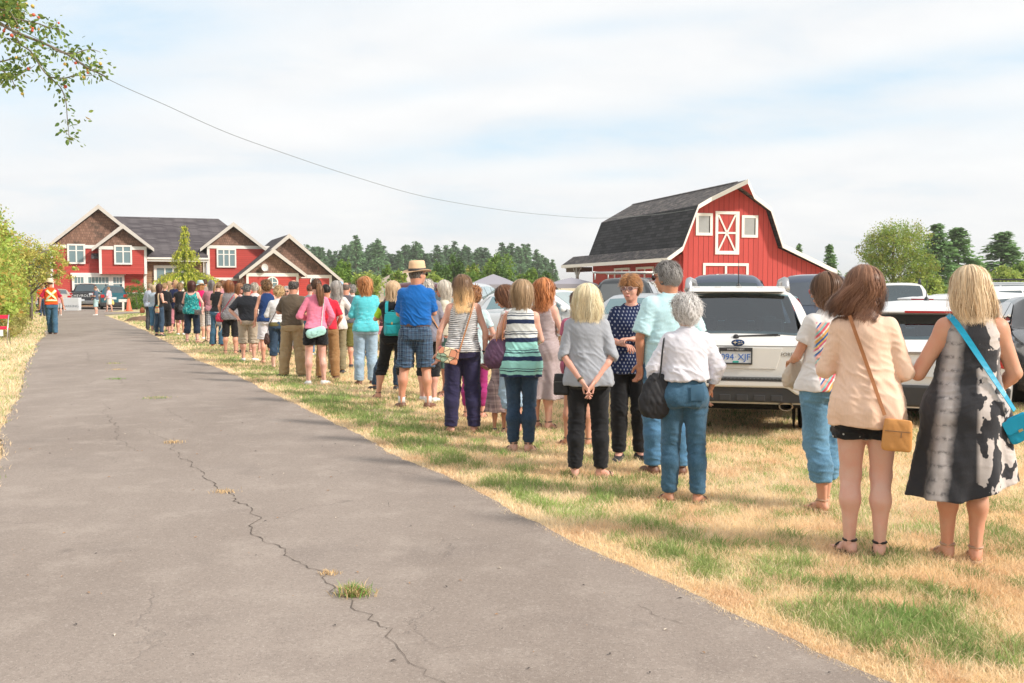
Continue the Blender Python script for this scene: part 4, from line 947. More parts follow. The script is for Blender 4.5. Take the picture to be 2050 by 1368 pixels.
def hand(sgn, el, wr, h, k, rn):
 """palm, four separate bent fingers and a thumb; y along the hand, z up out of the back of the hand"""
 d = wr - el; d /= np.linalg.norm(d); R = rot_to(d, (sgn * -.9, .25, .35) if abs(d[2]) > .7 else (0, 0, 1))
 f = Fld((-.075, -.03, -.075), (.075, .20, .05), h)
 f.ell((0, .005, 0), (.024, .03, .018), .01); f.ell((0, .048, -.002), (.038 * k, .046, .0145), .012)
 inner = sgn if abs(d[2]) > .7 else -sgn
 ln = (.074, .084, .078, .060)
 for i, L in enumerate(ln):
  x = (-.027 + .018 * i) * (1 if inner < 0 else -1) * k; L *= k; c = rn.uniform(.55, .85) + .06 * i
  a = np.array((x, .085, 0)); b1 = a + np.array((0, math.cos(c * .5), -math.sin(c * .5))) * L * .48; b2 = b1 + np.array((0, math.cos(c * 1.3), -math.sin(c * 1.3))) * L * .32; b3 = b2 + np.array((0, math.cos(c * 1.9), -math.sin(c * 1.9))) * L * .22
  f.cap(a - (0, .02, 0), a, .0085, .0088, .006); f.cap(a, b1, .0086 * k, .0080 * k, .002); f.cap(b1, b2, .0080 * k, .0075 * k, .002); f.cap(b2, b3, .0075 * k, .0065 * k, .002)
 s_ = 1 if inner < 0 else -1; a = np.array((-s_ * .026, .022, -.006)); b1 = a + np.array((-s_ * .024, .026, -.012)) * k; b2 = b1 + np.array((-s_ * .006, .028, -.012)) * k
 f.cap(a, b1, .0125 * k, .0105 * k, .008); f.cap(b1, b2, .0100 * k, .0080 * k, .003)
 V, Q = f.mesh()
 return V @ R.T + wr, Q, wr + R @ np.array((0, .07, 0))
def foot(ank, a, h):
 f = Fld((-.07, -.09, -.08), (.08, .21, .07), h)
 f.cap((0, 0, .04), (0, 0, -.01), .034, .034, .02); f.ell((0, -.028, -.045), (.028, .03, .03), .02); f.cap((0, -.01, -.02), (0, .10, -.055), .034, .019, .02, )
 for i in range(5): f.cap((-.026 + .013 * i, .10, -.062), (-.030 + .0145 * i, .150 - .004 * i ** 1.6, -.066), .010, .0085 if i else .011, .004)
 f.ell((0, .085, -.060), (.042, .05, .015), .015); f.cutz(lo=-.0745)
 V, Q = f.mesh(); c, s = math.cos(a), math.sin(a); R = np.array(((c, -s, 0), (s, c, 0), (0, 0, 1)))
 return V @ R.T + np.array(ank), Q
def shoe(P, kind, toe):
 for sgn, (hip, knee, ank), ta in zip((-1, 1), P.legs, toe):
  a = sgn * -math.radians(ta); hh = max(P.res / P.sc * .8, .006)
  f = Fld((-.08, -.10, -.085), (.09, .22, .08), hh); c = SHOES[kind]
  if kind in ('sandal', 'tan', 'strappy'):
   f.ell((0, .04, -.072), (.046, .125, .018), .005); f.cutz(lo=-.0745, hi=-.062)
   V, Q = f.mesh(); parts = [(V, Q)]
   m = MB(); ring = lambda y, z, rx, ry, n=14: [(rx * math.cos(6.283 * i / n), y, z + ry * math.sin(6.283 * i / n)) for i in range(n + 1)]
   m.tube([(.037 * math.cos(t * .4488), -.004 + .037 * math.sin(t * .4488), .010) for t in range(15)], .0080, 5, cap=False)
   m.tube([(.041 * math.cos(t * .4488), .085, -.055 + .026 * math.sin(t * .4488)) for t in range(15)], .006, 5, cap=False)
   m.tube([(0, .035, -.012), (.002, .08, -.030), (.004, .125, -.050)], .006, 5)
   v2 = np.array(m.v); fq = [list(q) for q in m.f]
   cc, s = math.cos(a), math.sin(a); R = np.array(((cc, -s, 0), (s, cc, 0), (0, 0, 1)))
   V = np.concatenate([V, v2]) @ R.T + np.array(ank); fs = [list(map(int, q)) for q in Q] + [[i + len(parts[0][0]) for i in q] for q in fq]
   o = mesh_np('sandal', V * P.sc, fs, plain('sandal_leather', c, .6), P.o); continue
  f.cap((0, -.02, -.045), (0, .11, -.055), .042, .036, .02, (1, 1, .8)); f.cap((0, -.005, .0), (0, -.02, -.05), .040, .045, .02); f.ell((0, .11, -.06), (.044, .06, .026), .02); f.cutz(lo=-.0748, hi=-.005)
  V, Q = f.mesh(); V = relax(V, Q, 1, .4); cc, s = math.cos(a), math.sin(a); R = np.array(((cc, -s, 0), (s, cc, 0), (0, 0, 1))); V = V @ R.T + np.array(ank)
  o = mesh_np('shoe', V * P.sc, Q, plain('shoe_' + kind, c, .55), P.o)
  if kind in ('white', 'grey'):
   V2 = V[(V[:, 2] < -9)]
def garment_top(P, mat, hem=.93, sleeve=.45, ease=.012, flare=0.0, neck=1.435, straps=False, fold=None, name='shirt', wr=1.0, vneck=0, hang=0.0, sag=0.0, sl_ease=None, tank=False, collar=False, hemcut=None, yoke=False, tuck=False):
 h = max(P.res / P.sc, .007); f = Fld((-.55, -.45, hem - .05), (.55, .45, 1.52), h)
 T = [list(t) for t in P.T]; wz = 1.06
 prof = []
 for z, rx, ry, cx, cy in T:
  k = max(0, (1.22 - z)); e = ease + flare * k
  # cloth bridges the waist instead of following it in
  w = math.exp(-((z - 1.07) / .09) ** 2) * hang; prof.append((z, rx + e + w * .03, ry + e + w * .02, cx, cy))
 zs = [p[0] for p in prof]; z0 = min(hem, zs[0])
 if hem < zs[0]:
  prof = [(hem, prof[0][1] + flare * (zs[0] - hem), prof[0][2] + flare * (zs[0] - hem), 0, 0)] + prof
 f.loft(prof, k=.02, zlo=hem, fold=fold)
 if hem < .97 and not tuck:
  for sgn in (-1, 1): f.ell((sgn * .088 * (.5 + .5 * P.build), -.062 * P.build, .895), (.088 * P.build + .008, .072 * P.build + .010, .10), .04)
 f.cutz(lo=hem)
 se = sl_ease if sl_ease is not None else ease + .002
 g = np.meshgrid(*f.ax, indexing='ij', sparse=True)
 for sgn, (sh, el, wr_) in zip((-1, 1), P.AR):
  sh, el, wr_ = map(np.array, (sh, el, wr_))
  if tank:
   c = sh + np.array((sgn * .050, 0, -.03)); r = (.058, .12, .125)
   k0 = np.sqrt(((g[0] - c[0]) / r[0]) ** 2 + ((g[1] - c[1]) / r[1]) ** 2 + ((g[2] - c[2]) / r[2]) ** 2); f.d = np.maximum(f.d, -(k0 - 1) * min(r)).astype(np.float32); continue
  d0 = f.d; f.d = np.full_like(d0, .2)
  f.ell((sh[0] - sgn * .012, sh[1], sh[2] - .010), (P.ra[0] * 1.1 + se, P.ra[0] * 1.08 + se, P.ra[0] * 1.1 + se), .03)
  f.cap(sh, el, P.ra[0] + se, P.ra[1] + se + .003, .03)
  if sleeve > .5: f.cap(el, wr_, P.ra[1] + se, P.ra[2] + se * .9, .02)
  if sleeve < .97:
   if sleeve <= .5: c = sh + (el - sh) * (sleeve / .5); dr = (el - sh)
   else: c = el + (wr_ - el) * ((sleeve - .5) / .5); dr = (wr_ - el)
   dr = dr / np.linalg.norm(dr); f.d = np.maximum(f.d, (g[0] - c[0]) * dr[0] + (g[1] - c[1]) * dr[1] + (g[2] - c[2]) * dr[2]).astype(np.float32)
  k = .016; hh = np.clip(.5 + .5 * (f.d - d0) / k, 0, 1); f.d = (f.d * (1 - hh) + d0 * hh - k * hh * (1 - hh)).astype(np.float32)
 nx, ny = P.tor(1.44)[2], P.tor(1.44)[3]
 if straps:
  k0 = np.sqrt(((g[0] - nx) / .125) ** 2 + ((g[1] - ny) / .30) ** 2 + ((g[2] - 1.46) / .155) ** 2); f.d = np.maximum(f.d, -(k0 - 1) * .125).astype(np.float32)
 else:
  k0 = np.sqrt(((g[0] - nx) / .072) ** 2 + ((g[1] - ny - .03) / .085) ** 2 + ((g[2] - neck - .035) / .05) ** 2); f.d = np.maximum(f.d, -(k0 - 1) * .05).astype(np.float32)
 if collar: f.loft([(1.43, .062, .062, nx, ny), (1.475, .060, .060, nx, ny + .004)], k=.006, p=2)
 if hemcut: f.cut(*hemcut)
 V, Q = f.mesh(); V = relax(V, Q, 1, .4); N = vnormals(V, Q)
 # drape: broad pulls plus sharper diagonal wrinkles, strongest at the waist, underarm and hem
 sd = P.seed * .37; x, y, z = V.T
 dist = np.clip(1.35 - z, 0, .5) / .5
 A = n3(V * (1.0, 1.0, .7), 15, sd) * .006 * (.35 + dist)
 sg = np.sign(np.sin(sd * 9 + .5)); q = V @ np.array(((1, 0, .5 * sg), (0, 1, 0), (-.5 * sg, 0, 1)))
 rd = (1 - np.abs(n3(q * (.5, .5, 1.6), 20, sd + 2))) ** 3
 diag = rd * .0075 * (np.exp(-((z - 1.06) / .12) ** 2) + .35 + .6 * np.exp(-((z - 1.28) / .05) ** 2) * np.clip((np.abs(x) - .08) / .06, 0, 1))
 arm = np.clip((np.abs(x) - .17) / .04, 0, 1); cr = (1 - np.abs(n3(V * (.6, .6, 1.5), 24, sd + 5))) ** 3 * .006 * arm * (sleeve > .2)
 V = V + N * ((A + diag * (1 - arm) + cr - .002) * wr)[:, None]
 V[:, 2] += np.where(z < hem + .03, .006 * n3(V, 11, sd + 7), 0) * wr
 return mesh_np(name, V * P.sc, Q, mat, P.o)
def garment_bottom(P, mat, kind='trousers', end=.09, ease=.012, knee_r=None, hem_r=None, waist=.98, name=None, glut=1.0, fold=None, cuff=None, wr=1.0, hem_x=.2, hem_y=.16, back_drop=0):
 h = max(P.res / P.sc, .007); f = Fld((-.48, -.42, end - .05), (.48, .42, waist + .05), h)
 bx = P.build; T = [t for t in P.T]
 if kind == 'skirt':
  w = P.tor(waist); hp_ = P.tor(.88)
  prof = [(end, hem_x * bx, hem_y * bx, 0, 0), (.60, max(hem_x, .19) * bx * .97, hem_y * bx * .98, 0, 0), (.86, hp_[0] + ease + .004, hp_[1] + ease + .006, hp_[2], hp_[3]), (waist, w[0] + ease, w[1] + ease, w[2], w[3])]
  prof = sorted([p for p in prof if p[0] >= end]); f.loft(prof, k=.01, zlo=end, fold=fold)
 else:
  f.loft([(z, rx + ease, ry + ease, cx, cy) for z, rx, ry, cx, cy in T], k=.02, zlo=.815, zhi=waist)
  th, kn, an = P.thick; kr = knee_r or kn + .020; hr = hem_r or .058
  for sgn, (hip, knee, ank) in zip((-1, 1), P.legs):
   f.cap((hip[0], hip[1], hip[2]), knee, th + ease + .004, kr, .03); e = (ank[0], ank[1] - .004, .05); m_ = (knee[0] * .5 + ank[0] * .5, (knee[1] + ank[1]) / 2 - .022, .33); f.cap(knee, m_, kr, max(kr * .6 + hr * .4, kn + .018), .02); f.cap(m_, e, max(kr * .6 + hr * .4, kn + .018), hr, .03)
   f.ell((hip[0] * 1.0, -.062 * bx, .895), (.088 * bx, .072 * bx, .092), .035)
   if cuff:
    t = (.475 - end - .02) / .40; c0 = [knee[i] + (e[i] - knee[i]) * max(0, t) for i in range(3)]; r = kr + (hr - kr) * max(t, 0); f.cap((c0[0], c0[1], end + .05), (c0[0], c0[1], end - .03), r + .006, r + .006, .001)
 f.cutz(lo=end, hi=waist)
 V, Q = f.mesh(); V = relax(V, Q, 1, .4); N = vnormals(V, Q); x, y, z = V.T; sd = P.seed * .53 + 1
 A = n3(V * (1.2, 1.2, .8), 15, sd) * .0030
 knf = .25 + (np.exp(-((z - .47) / .12) ** 2) + .9 * np.exp(-((z - .80) / .08) ** 2) + 1.1 * np.exp(-((z - end - .06) / .09) ** 2)) * (kind != 'skirt')
 sx = np.sign(x); q = np.stack([x * sx + .6 * z, y, z - .5 * x * sx], 1)
 wr_ = (1 - np.abs(n3(q * (.6, .7, 1.7), 19, sd + 3))) ** 3 * .0075 * knf - .002
 V = V + N * ((A * 1.3 + wr_) * wr)[:, None]
 nm = name or {'trousers': 'trousers', 'skirt': 'skirt'}.get(kind, kind)
 return mesh_np(nm, V * P.sc, Q, mat, P.o)
# ---- hair -----------------------------------------------------------
def make_hair(P, style='long', c=(.35, .2, .1), c2=None, L=.42, vol=1.0, n=None, curl=0.0, w=None, bangs=False, bald=0.0, wave=.006, tail=None, lo_w=.085, part=0.0, sweep=(0, 0), tipcol=None, flip=0.0):
 """strands in head space (origin: head centre, y forward) over a soft inner form"""
 c = np.array(c, float); c2 = np.array(c2 if c2 is not None else c * 1.5); tipc = np.array(tipcol) if tipcol is not None else None
 rng = np.random.default_rng(P.seed + 5); near = P.res < .0095; hk = P.hk
 short = style in ('short', 'curlyshort', 'buzz')
 n = n or {True: (2600 if not short else 2300), False: (620 if not short else 620)}[near]
 if P.res > .016: n = int(n * .6)
 w = w or ((.0019 if near else .0052) if P.res <= .016 else .008)
 # solid inner form
 ctr = np.array((0, -.010, .022)) * hk; R0 = np.array((.0765, .096, .0985)) * hk
 t = {'short': .010, 'buzz': .003, 'curlyshort': .024, 'long': .010, 'bob': .012, 'pony': .006}[style] * vol
 f = Fld((-.22, -.24, -.20 if style in ('short', 'buzz', 'curlyshort', 'pony') else -L - .04), (.22, .17, .19), max(P.res / P.sc * .8, .006))
 f.ell(ctr, R0 + t, .01)
 body_l = []
 if style in ('long', 'bob'):
  z0 = -L; lw = lo_w
  z0 *= .80; prof = [(z0, lw * .62, .030, sweep[0] * .8, -.060 + sweep[1] * .8), (z0 * .55, lw * .86, .046, sweep[0] * .4, -.055 + sweep[1] * .4), (-.09, .084 * vol, .062, 0, -.045), (-.03, .084 * vol, .078, 0, -.030), (.03, .080, .085, 0, -.02)]
  f.loft(prof, k=.03, p=2.1)
 if style in ('long', 'bob', 'curlyshort', 'pony', 'short', 'buzz'):
  # clear the face and, for short cuts, the nape and ears
  g = np.meshgrid(*f.ax, indexing='ij', sparse=True)
  fz = .045 if not bangs else .022
  face_ = np.maximum(np.maximum((.030 if style not in ('short', 'buzz') else .012) - g[1], g[2] - fz), np.abs(g[0]) - (.066 if style in ('long', 'bob') else .2)) 
  sl_face = np.maximum(np.maximum(.030 - g[1] + .35 * np.clip(g[2] - .0, -.2, .2), g[2] - (.085 if not bangs else .03)), np.abs(g[0]) - (.060 if not bangs else .066))
  f.d = np.maximum(f.d, -face_).astype(np.float32); f.d = np.maximum(f.d, -sl_face).astype(np.float32)
  if style in ('short', 'buzz', 'pony', 'curlyshort'):
   nape = -.075 if style != 'curlyshort' else -.10
   f.d = np.maximum(f.d, nape + .55 * np.clip(g[1] + .03, -.2, .2) - g[2]).astype(np.float32)
  if bald:
   k0 = np.sqrt((g[0] / (.060 * bald)) ** 2 + ((g[1] + .0) / (.085 * bald)) ** 2 + ((g[2] - .13) / .075) ** 2); f.d = np.maximum(f.d, -(k0 - 1) * .06).astype(np.float32)
 V, Q = f.mesh(); V = relax(V, Q, 2, .5)
 if len(V):
  N = vnormals(V, Q); th = np.arctan2(V[:, 0], -V[:, 1])
  V = V + N * ((.0035 * np.sin(th * 26 + 3 * n3(V, 10, P.seed)) + (.006 * n3(V, 60 if curl else 30, 3) if curl else 0)) * (1 if not short else .6))[:, None]
 base_col = np.tile(c * .62, (len(V), 1)) * (.85 + .3 * rng.random((len(V), 1)))
 VV = [V]; QQ = [Q]; CC = [base_col]; nv = len(V)
 def ribbons(path, nrm, wid, col):
  """path (m,k,3), nrm (m,k,3), col (m,k,3)"""
  nonlocal nv
  m, k = path.shape[:2]; T_ = np.gradient(path, axis=1); S = np.cross(T_, nrm); S /= (np.linalg.norm(S, axis=2, keepdims=True) + 1e-9)
  tp = np.linspace(1, .35, k)[None, :, None] * wid
  Pp = np.stack([path - S * tp, path + S * tp], 2).reshape(m, k * 2, 3); ix = (np.arange(m) * k * 2)[:, None] + np.arange(k - 1)[None, :] * 2
  q = np.stack([ix, ix + 1, ix + 3, ix + 2], 2).reshape(-1, 4) + nv
  VV.append(Pp.reshape(-1, 3)); QQ.append(q); CC.append(np.repeat(col, 2, axis=1).reshape(-1, 3)); nv += m * k * 2
 def strandcol(m, k, clump):
  a = (clump[:, None] * .65 + rng.random((m, 1)) * .35); cc = c[None, None] * (1 - a[:, :, None]) + c2[None, None] * a[:, :, None]
  cc = cc * (.75 + .45 * rng.random((m, 1, 1))); cc = np.repeat(cc, k, 1)
  if tipc is not None:
   tt = np.clip((np.linspace(0, 1, k) - .35) / .4, 0, 1)[None, :, None]; cc = cc * (1 - tt) + tipc * tt * (.8 + .4 * rng.random((m, 1, 1)))
  return cc
 if style in ('long', 'bob'):
  k = 14 if near else 8; m = n; ncl = 46
  th = rng.uniform(-2.30, 2.30, m); cl = rng.integers(0, ncl, m); cth = rng.uniform(-2.3, 2.3, ncl)[cl]; crn = rng.random(ncl)[cl]
  th = np.where(rng.random(m) < .75, cth + rng.normal(0, .10, m), th); th = np.clip(th, -2.35, 2.35)
  lay = rng.uniform(.90, 1.08, m) + (crn - .5) * .12; t_ = np.linspace(0, 1, k)[None, :]
  # arc over the skull then fall
  phi0 = rng.uniform(.02, .9, m) * np.where(np.abs(th) > 1.6, .55, 1); a0 = 1.55; Ln = L * (rng.uniform(.80, 1.03, m) * (1 - .10 * crn)); Ln = np.where(np.abs(th) > 1.7, Ln * rng.uniform(.6, .95, m), Ln)
  arc = (a0 - phi0)[:, None] * .095; fall = (Ln[:, None] + .02); tot = arc + fall; s_ = t_ * tot
  ph = phi0[:, None] + np.clip(s_ / .095, 0, None); ph = np.minimum(ph, a0); dn = np.clip(s_ - arc, 0, None)
  R = (R0 + t)[None, :] * lay[:, None] * np.array((vol, vol, 1))[None]
  X = np.sin(ph) * np.sin(th)[:, None] * R[:, 0:1]; Y = -np.sin(ph) * np.cos(th)[:, None] * R[:, 1:2]; Z = np.cos(ph) * R[:, 2:3]
  q = np.clip(dn / L, 0, 1)
  fx = 1 + (lo_w / (.0865 * vol) - 1) * np.clip(q * 1.6, 0, 1) ** .8 - .14 * q ** 3; fy = 1 - .25 * q - .1 * q ** 2; Y = np.where(Y > 0, Y * (1 - .6 * q), Y * fy)
  fm = np.maximum(0, np.abs(th)[:, None] - 1.3) * .0
  X = X * fx + sweep[0] * q ** 1.3 * (.6 + .8 * crn[:, None]); Y = Y + ctr[1] + sweep[1] * q ** 1.3; Z = Z + ctr[2] - dn
  wv = wave * (1 + 0 * curl); phs = crn[:, None] * 40 + rng.random((m, 1)) * (1.2 if curl < .5 else 3)
  X = X + (wv * np.sin(dn * 38 + phs) + curl * .012 * np.sin(dn * 130 + phs * 3)) * np.clip(s_ * 14, 0, 1); Y = Y + (wv * .8 * np.cos(dn * 31 + phs * 1.3) + curl * .012 * np.cos(dn * 130 + phs * 3)) * np.clip(s_ * 14, 0, 1)
  # locks gather to points; ends flick
  gat = (q ** 2)[:, :] * .35; Xm = np.zeros_like(X); 
  mean = np.stack([np.bincount(cl, X[:, j], ncl) / np.maximum(np.bincount(cl, minlength=ncl), 1) for j in range(k)], 1)[cl]; meany = np.stack([np.bincount(cl, Y[:, j], ncl) / np.maximum(np.bincount(cl, minlength=ncl), 1) for j in range(k)], 1)[cl]
  X = X * (1 - gat) + mean * gat; Y = Y * (1 - gat) + meany * gat
  rad = np.hypot(X, Y - ctr[1]) + 1e-6; X = X * (1 + flip * q ** 4); Y = ctr[1] + (Y - ctr[1]) * (1 + flip * q ** 4)
  path = np.stack([X, Y, Z], 2); nr = np.stack([X, Y - ctr[1], np.where(dn > 0, 0, Z - ctr[2])], 2); nr /= (np.linalg.norm(nr, axis=2, keepdims=True) + 1e-9)
  path = path + rng.normal(0, .0012, (m, 1, 3)); fly = (rng.random((m, 1, 1)) < .11) * np.linspace(0, 1, k)[None, :, None] ** 1.5; path = path + fly * (nr * rng.uniform(.005, .03, (m, 1, 1)) + rng.normal(0, .018, (m, 1, 3)))
  keepm = ~((np.abs(th) > 1.9) & (phi0 > .8)); cc = strandcol(m, k, crn); ribbons(path[keepm], nr[keepm], w, cc[keepm])
  if bangs:
   mb = n // 4; thb = rng.uniform(-.75, .75, mb); tb = np.linspace(0, 1, 7)[None]; phb = .25 + tb * 1.08 * rng.uniform(.86, 1.0, (mb, 1)); Rb = (R0 + t * 1.3)[None] * rng.uniform(.97, 1.05, (mb, 1))
   pb = np.stack([np.sin(phb) * np.sin(thb + .18 * tb) * Rb[:, 0:1], np.sin(phb) * np.cos(thb)[:, None] * Rb[:, 1:2] + ctr[1], np.cos(phb) * Rb[:, 2:3] + ctr[2]], 2) if False else np.stack([np.sin(phb) * np.sin(thb[:, None] + .2 * tb) * Rb[:, 0:1], np.sin(phb) * np.cos(thb[:, None] + .2 * tb) * Rb[:, 1:2] + ctr[1], np.cos(phb) * Rb[:, 2:3] + ctr[2]], 2)
   nb_ = pb - ctr; nb_ /= np.linalg.norm(nb_, axis=2, keepdims=True); ribbons(pb, nb_, w, strandcol(mb, 7, rng.random(mb)))
 else:
  # roots over the scalp, short locks along the growth direction
  m = n; k = 6 if curl else 5
  u = rng.uniform(-.62 if style != 'curlyshort' else -.85, 1, m); a = rng.uniform(0, 6.283, m); rr = np.sqrt(1 - u * u); D = np.stack([rr * np.sin(a), rr * np.cos(a), u], 1)
  p0 = ctr + D * (R0 + t * (.5 if style != 'buzz' else .2)); y = p0[:, 1]; z = p0[:, 2]
  ok = ~((y > .02) & (z < (.075 if not bangs else .055))) & ~((style != 'curlyshort') & (z < -.055 + .45 * np.clip(y + .03, -.2, .2)))
  ok &= ~((np.abs(p0[:, 0]) > .05) & (y > -.02) & (z < .0))
  if bald: ok &= ~(np.sqrt((p0[:, 0] / (.062 * bald)) ** 2 + (p0[:, 1] / (.088 * bald)) ** 2 + ((p0[:, 2] - .13) / .078) ** 2) < 1)
  p0, D = p0[ok], D[ok]; m = len(p0); cl = n3(p0, 34, P.seed) * .5 + .5
  if style == 'pony': tgt = np.array((0, -.115, .045)); g_ = tgt - p0
  else: g_ = np.stack([.35 * np.sign(p0[:, 0] - part) * (z[ok] > .03), -.6 * np.ones(m), -1.0 * np.ones(m)], 1)
  g_ = g_ - D * (g_ * D).sum(1, keepdims=True); g_ /= (np.linalg.norm(g_, axis=1, keepdims=True) + 1e-9)
  ln = {'short': .034, 'buzz': .010, 'curlyshort': .045, 'pony': .085}[style] * rng.uniform(.6, 1.15, m) * vol
  s_ = np.linspace(0, 1, k)[None, :, None]; rnd = rng.normal(0, .13 if style != 'curlyshort' else .35, (m, 1, 3)) * (.4 if style == 'pony' else 1)
  path = p0[:, None] + (g_[:, None] + rnd * s_) * (ln[:, None, None] * s_) + D[:, None] * (t * .8 * np.sin(s_ * 3.14159 * .85))
  if curl: 
   ph_ = rng.random((m, 1)) * 6.28; path = path + (D[:, None] * np.sin(s_[:, :, 0] * 9 + ph_)[:, :, None] + np.cross(D, g_)[:, None] * np.cos(s_[:, :, 0] * 9 + ph_)[:, :, None]) * .009 * curl
  # keep on the skull
  q = path - ctr; e_ = np.sqrt(((q / (R0 + t * .4)) ** 2).sum(2, keepdims=True)); path = ctr + q * (np.maximum(1, 1 / e_) if style != 'pony' else 1.03 / e_)
  ribbons(path, np.repeat(D[:, None], k, 1), w * (1.25 if curl else 1.1), strandcol(m, k, cl))
  if style == 'pony':
   tl = tail or dict(L=.30, r=.03); m = max(n // 2, 200); k = 14; s_ = np.linspace(0, 1, k)[None]; cr = rng.random(10)[rng.integers(0, 10, m)]
   a = rng.uniform(0, 6.283, m)[:, None]; r = tl['r'] * np.sqrt(rng.random((m, 1))) * (.35 + 1.0 * np.sin(np.clip(s_ * 1.9, 0, 2.9)) ** 1) * (1 - .55 * s_ ** 3)
   X = r * np.cos(a) + tl.get('x', 0) * s_ ** 1.2 + wave * np.sin(s_ * 9 + cr[:, None] * 20); Y = -.108 - .035 * np.sin(np.clip(s_ * 3.2, 0, 3.14)) + tl.get('y', -.02) * s_ + r * np.sin(a) * .75; Z = .045 + .03 * np.sin(np.clip(s_ * 5, 0, 3.14)) - s_ ** 1.15 * tl['L'] * rng.uniform(.78, 1.03, (m, 1))
   path = np.stack([X, Y, Z], 2); nr = np.stack([np.cos(a) + 0 * s_, np.sin(a) + 0 * s_ - .3, 0 * s_ + 0 * a], 2); ribbons(path, nr, w * 1.2, strandcol(m, k, cr))
 V = np.concatenate(VV); Q = np.concatenate(QQ); C = np.concatenate(CC)
 V = (V + P.hc0) @ P.Rm.T + P.piv
 # keep long strands outside the back and shoulders
 if style in ('long', 'bob', 'pony'):
  lowm = V[:, 2] < 1.47; Tz = np.array([t_[0] for t_ in P.T])
  for it in range(1):
   z = np.clip(V[:, 2], .8, 1.45); rx, ry, cx, cy = [np.interp(z, Tz, [t_[i] for t_ in P.T]) for i in (1, 2, 3, 4)]
   over = P.ra[0] * 1.1 * np.exp(-((z - 1.40) / .05) ** 2); rx = rx + .018; ry = ry + .018
   e_ = ((np.abs(V[:, 0] - cx) / rx) ** 2.3 + (np.abs(V[:, 1] - cy) / ry) ** 2.3) ** (1 / 2.3); mk = lowm & (e_ < 1) & (V[:, 2] > .8)
   back = V[:, 1] < cy + .03; yb = cy - ry * (np.clip(1 - (np.abs(V[:, 0] - cx) / rx) ** 2.3, 0, 1)) ** (1 / 2.3); yf = 2 * cy - yb
   V[:, 1] = np.where(mk, np.where(back, yb - .004, yf + .004), V[:, 1])
 return mesh_np('hair', V * P.sc, Q, hairmat(), P.o, col=np.clip(C, 0, 1))
# ---- things worn on the head (children) ------------------------------
def on_head(P): return Matrix.Translation(Vector(P.piv) * P.sc) @ P.Rz.to_4x4() @ Matrix.Translation(Vector(P.hc0) * P.sc) @ Matrix.Scale(P.sc, 4)
def glasses(P, tint=(.05, .04, .045), frame=(.03, .03, .03), r=.025, big=False):
 M = on_head(P); k = P.hk; m = MB()
 for sx in (-1, 1):
  M2 = M @ Matrix.Translation((sx * .033 * k, .108 * k, .010)) @ Matrix.Rotation(sx * -.22, 4, 'Z') @ Matrix.Rotation(math.radians(-90), 4, 'X')
  MB().lathe([(.001, .001), (r, .001), (r, -.002), (.001, -.002)], 16, M2, sy=.80).build('lens', plain('tinted_lens', tint, .1, var=0, spec=.9), P.o)
  m.lathe([(r, -.003), (r + .003, -.003), (r + .003, .003), (r, .003), (r, -.003)], 16, M2, sy=.80)
  m.bar(M @ Vector((sx * .058 * k, .104 * k, .014)), M @ Vector((sx * .078 * k, .0, .012)), .005)
 m.bar(M @ Vector((-.010, .112 * k, .014)), M @ Vector((.010, .112 * k, .014)), .004)
 m.build('glasses', plain('glasses_frame', frame, .35, var=0), P.o)
def face_details(P, eyes=True, lip=(.50, .17, .15)):
 M = on_head(P); k = P.hk
 if eyes:
  for sx in (-1, 1):
   e = MB().lathe([(.0125 * math.sin(a * .26), -.0125 * math.cos(a * .26)) for a in range(13)], 12, M @ Matrix.Translation((sx * .031 * k, .0795 * k, .008))).build('eye', plain('eye_white', (.75, .72, .70), .2, var=0), P.o, smooth=True)
   MB().lathe([(.0055 * math.sin(a * .5), .0055 * math.cos(a * .5)) for a in range(7)], 10, M @ Matrix.Translation((sx * .031 * k, .0885 * k, .008))).build('iris', plain('iris', (.06, .09, .12), .2, var=0), e, smooth=True)
   MB().tube([M @ Vector((sx * (.014 + .0095 * i) * k, (.099 - .003 * i) * k, .033 + .003 * math.sin(i))) for i in range(4)], .0028 * P.sc, 5).build('eyebrow', plain('brow', (.22, .12, .07), .9), P.o)
 f = Fld((-.03, .08, -.08), (.03, .12, -.04), .002); f.cap((-.017, .0965, -.0575), (.0, .1015, -.0555), .0032, .005, .003); f.cap((.0, .1015, -.0555), (.017, .0965, -.0575), .005, .0032, .003); f.cap((-.015, .0960, -.0625), (.015, .0960, -.0625), .0052, .0052, .001)
 V, Q = f.mesh(); V = V * k; V = (V + P.hc0) @ P.Rm.T + P.piv; mesh_np('lips', V * P.sc, Q, plain('lips', lip, .45, var=.05), P.o)
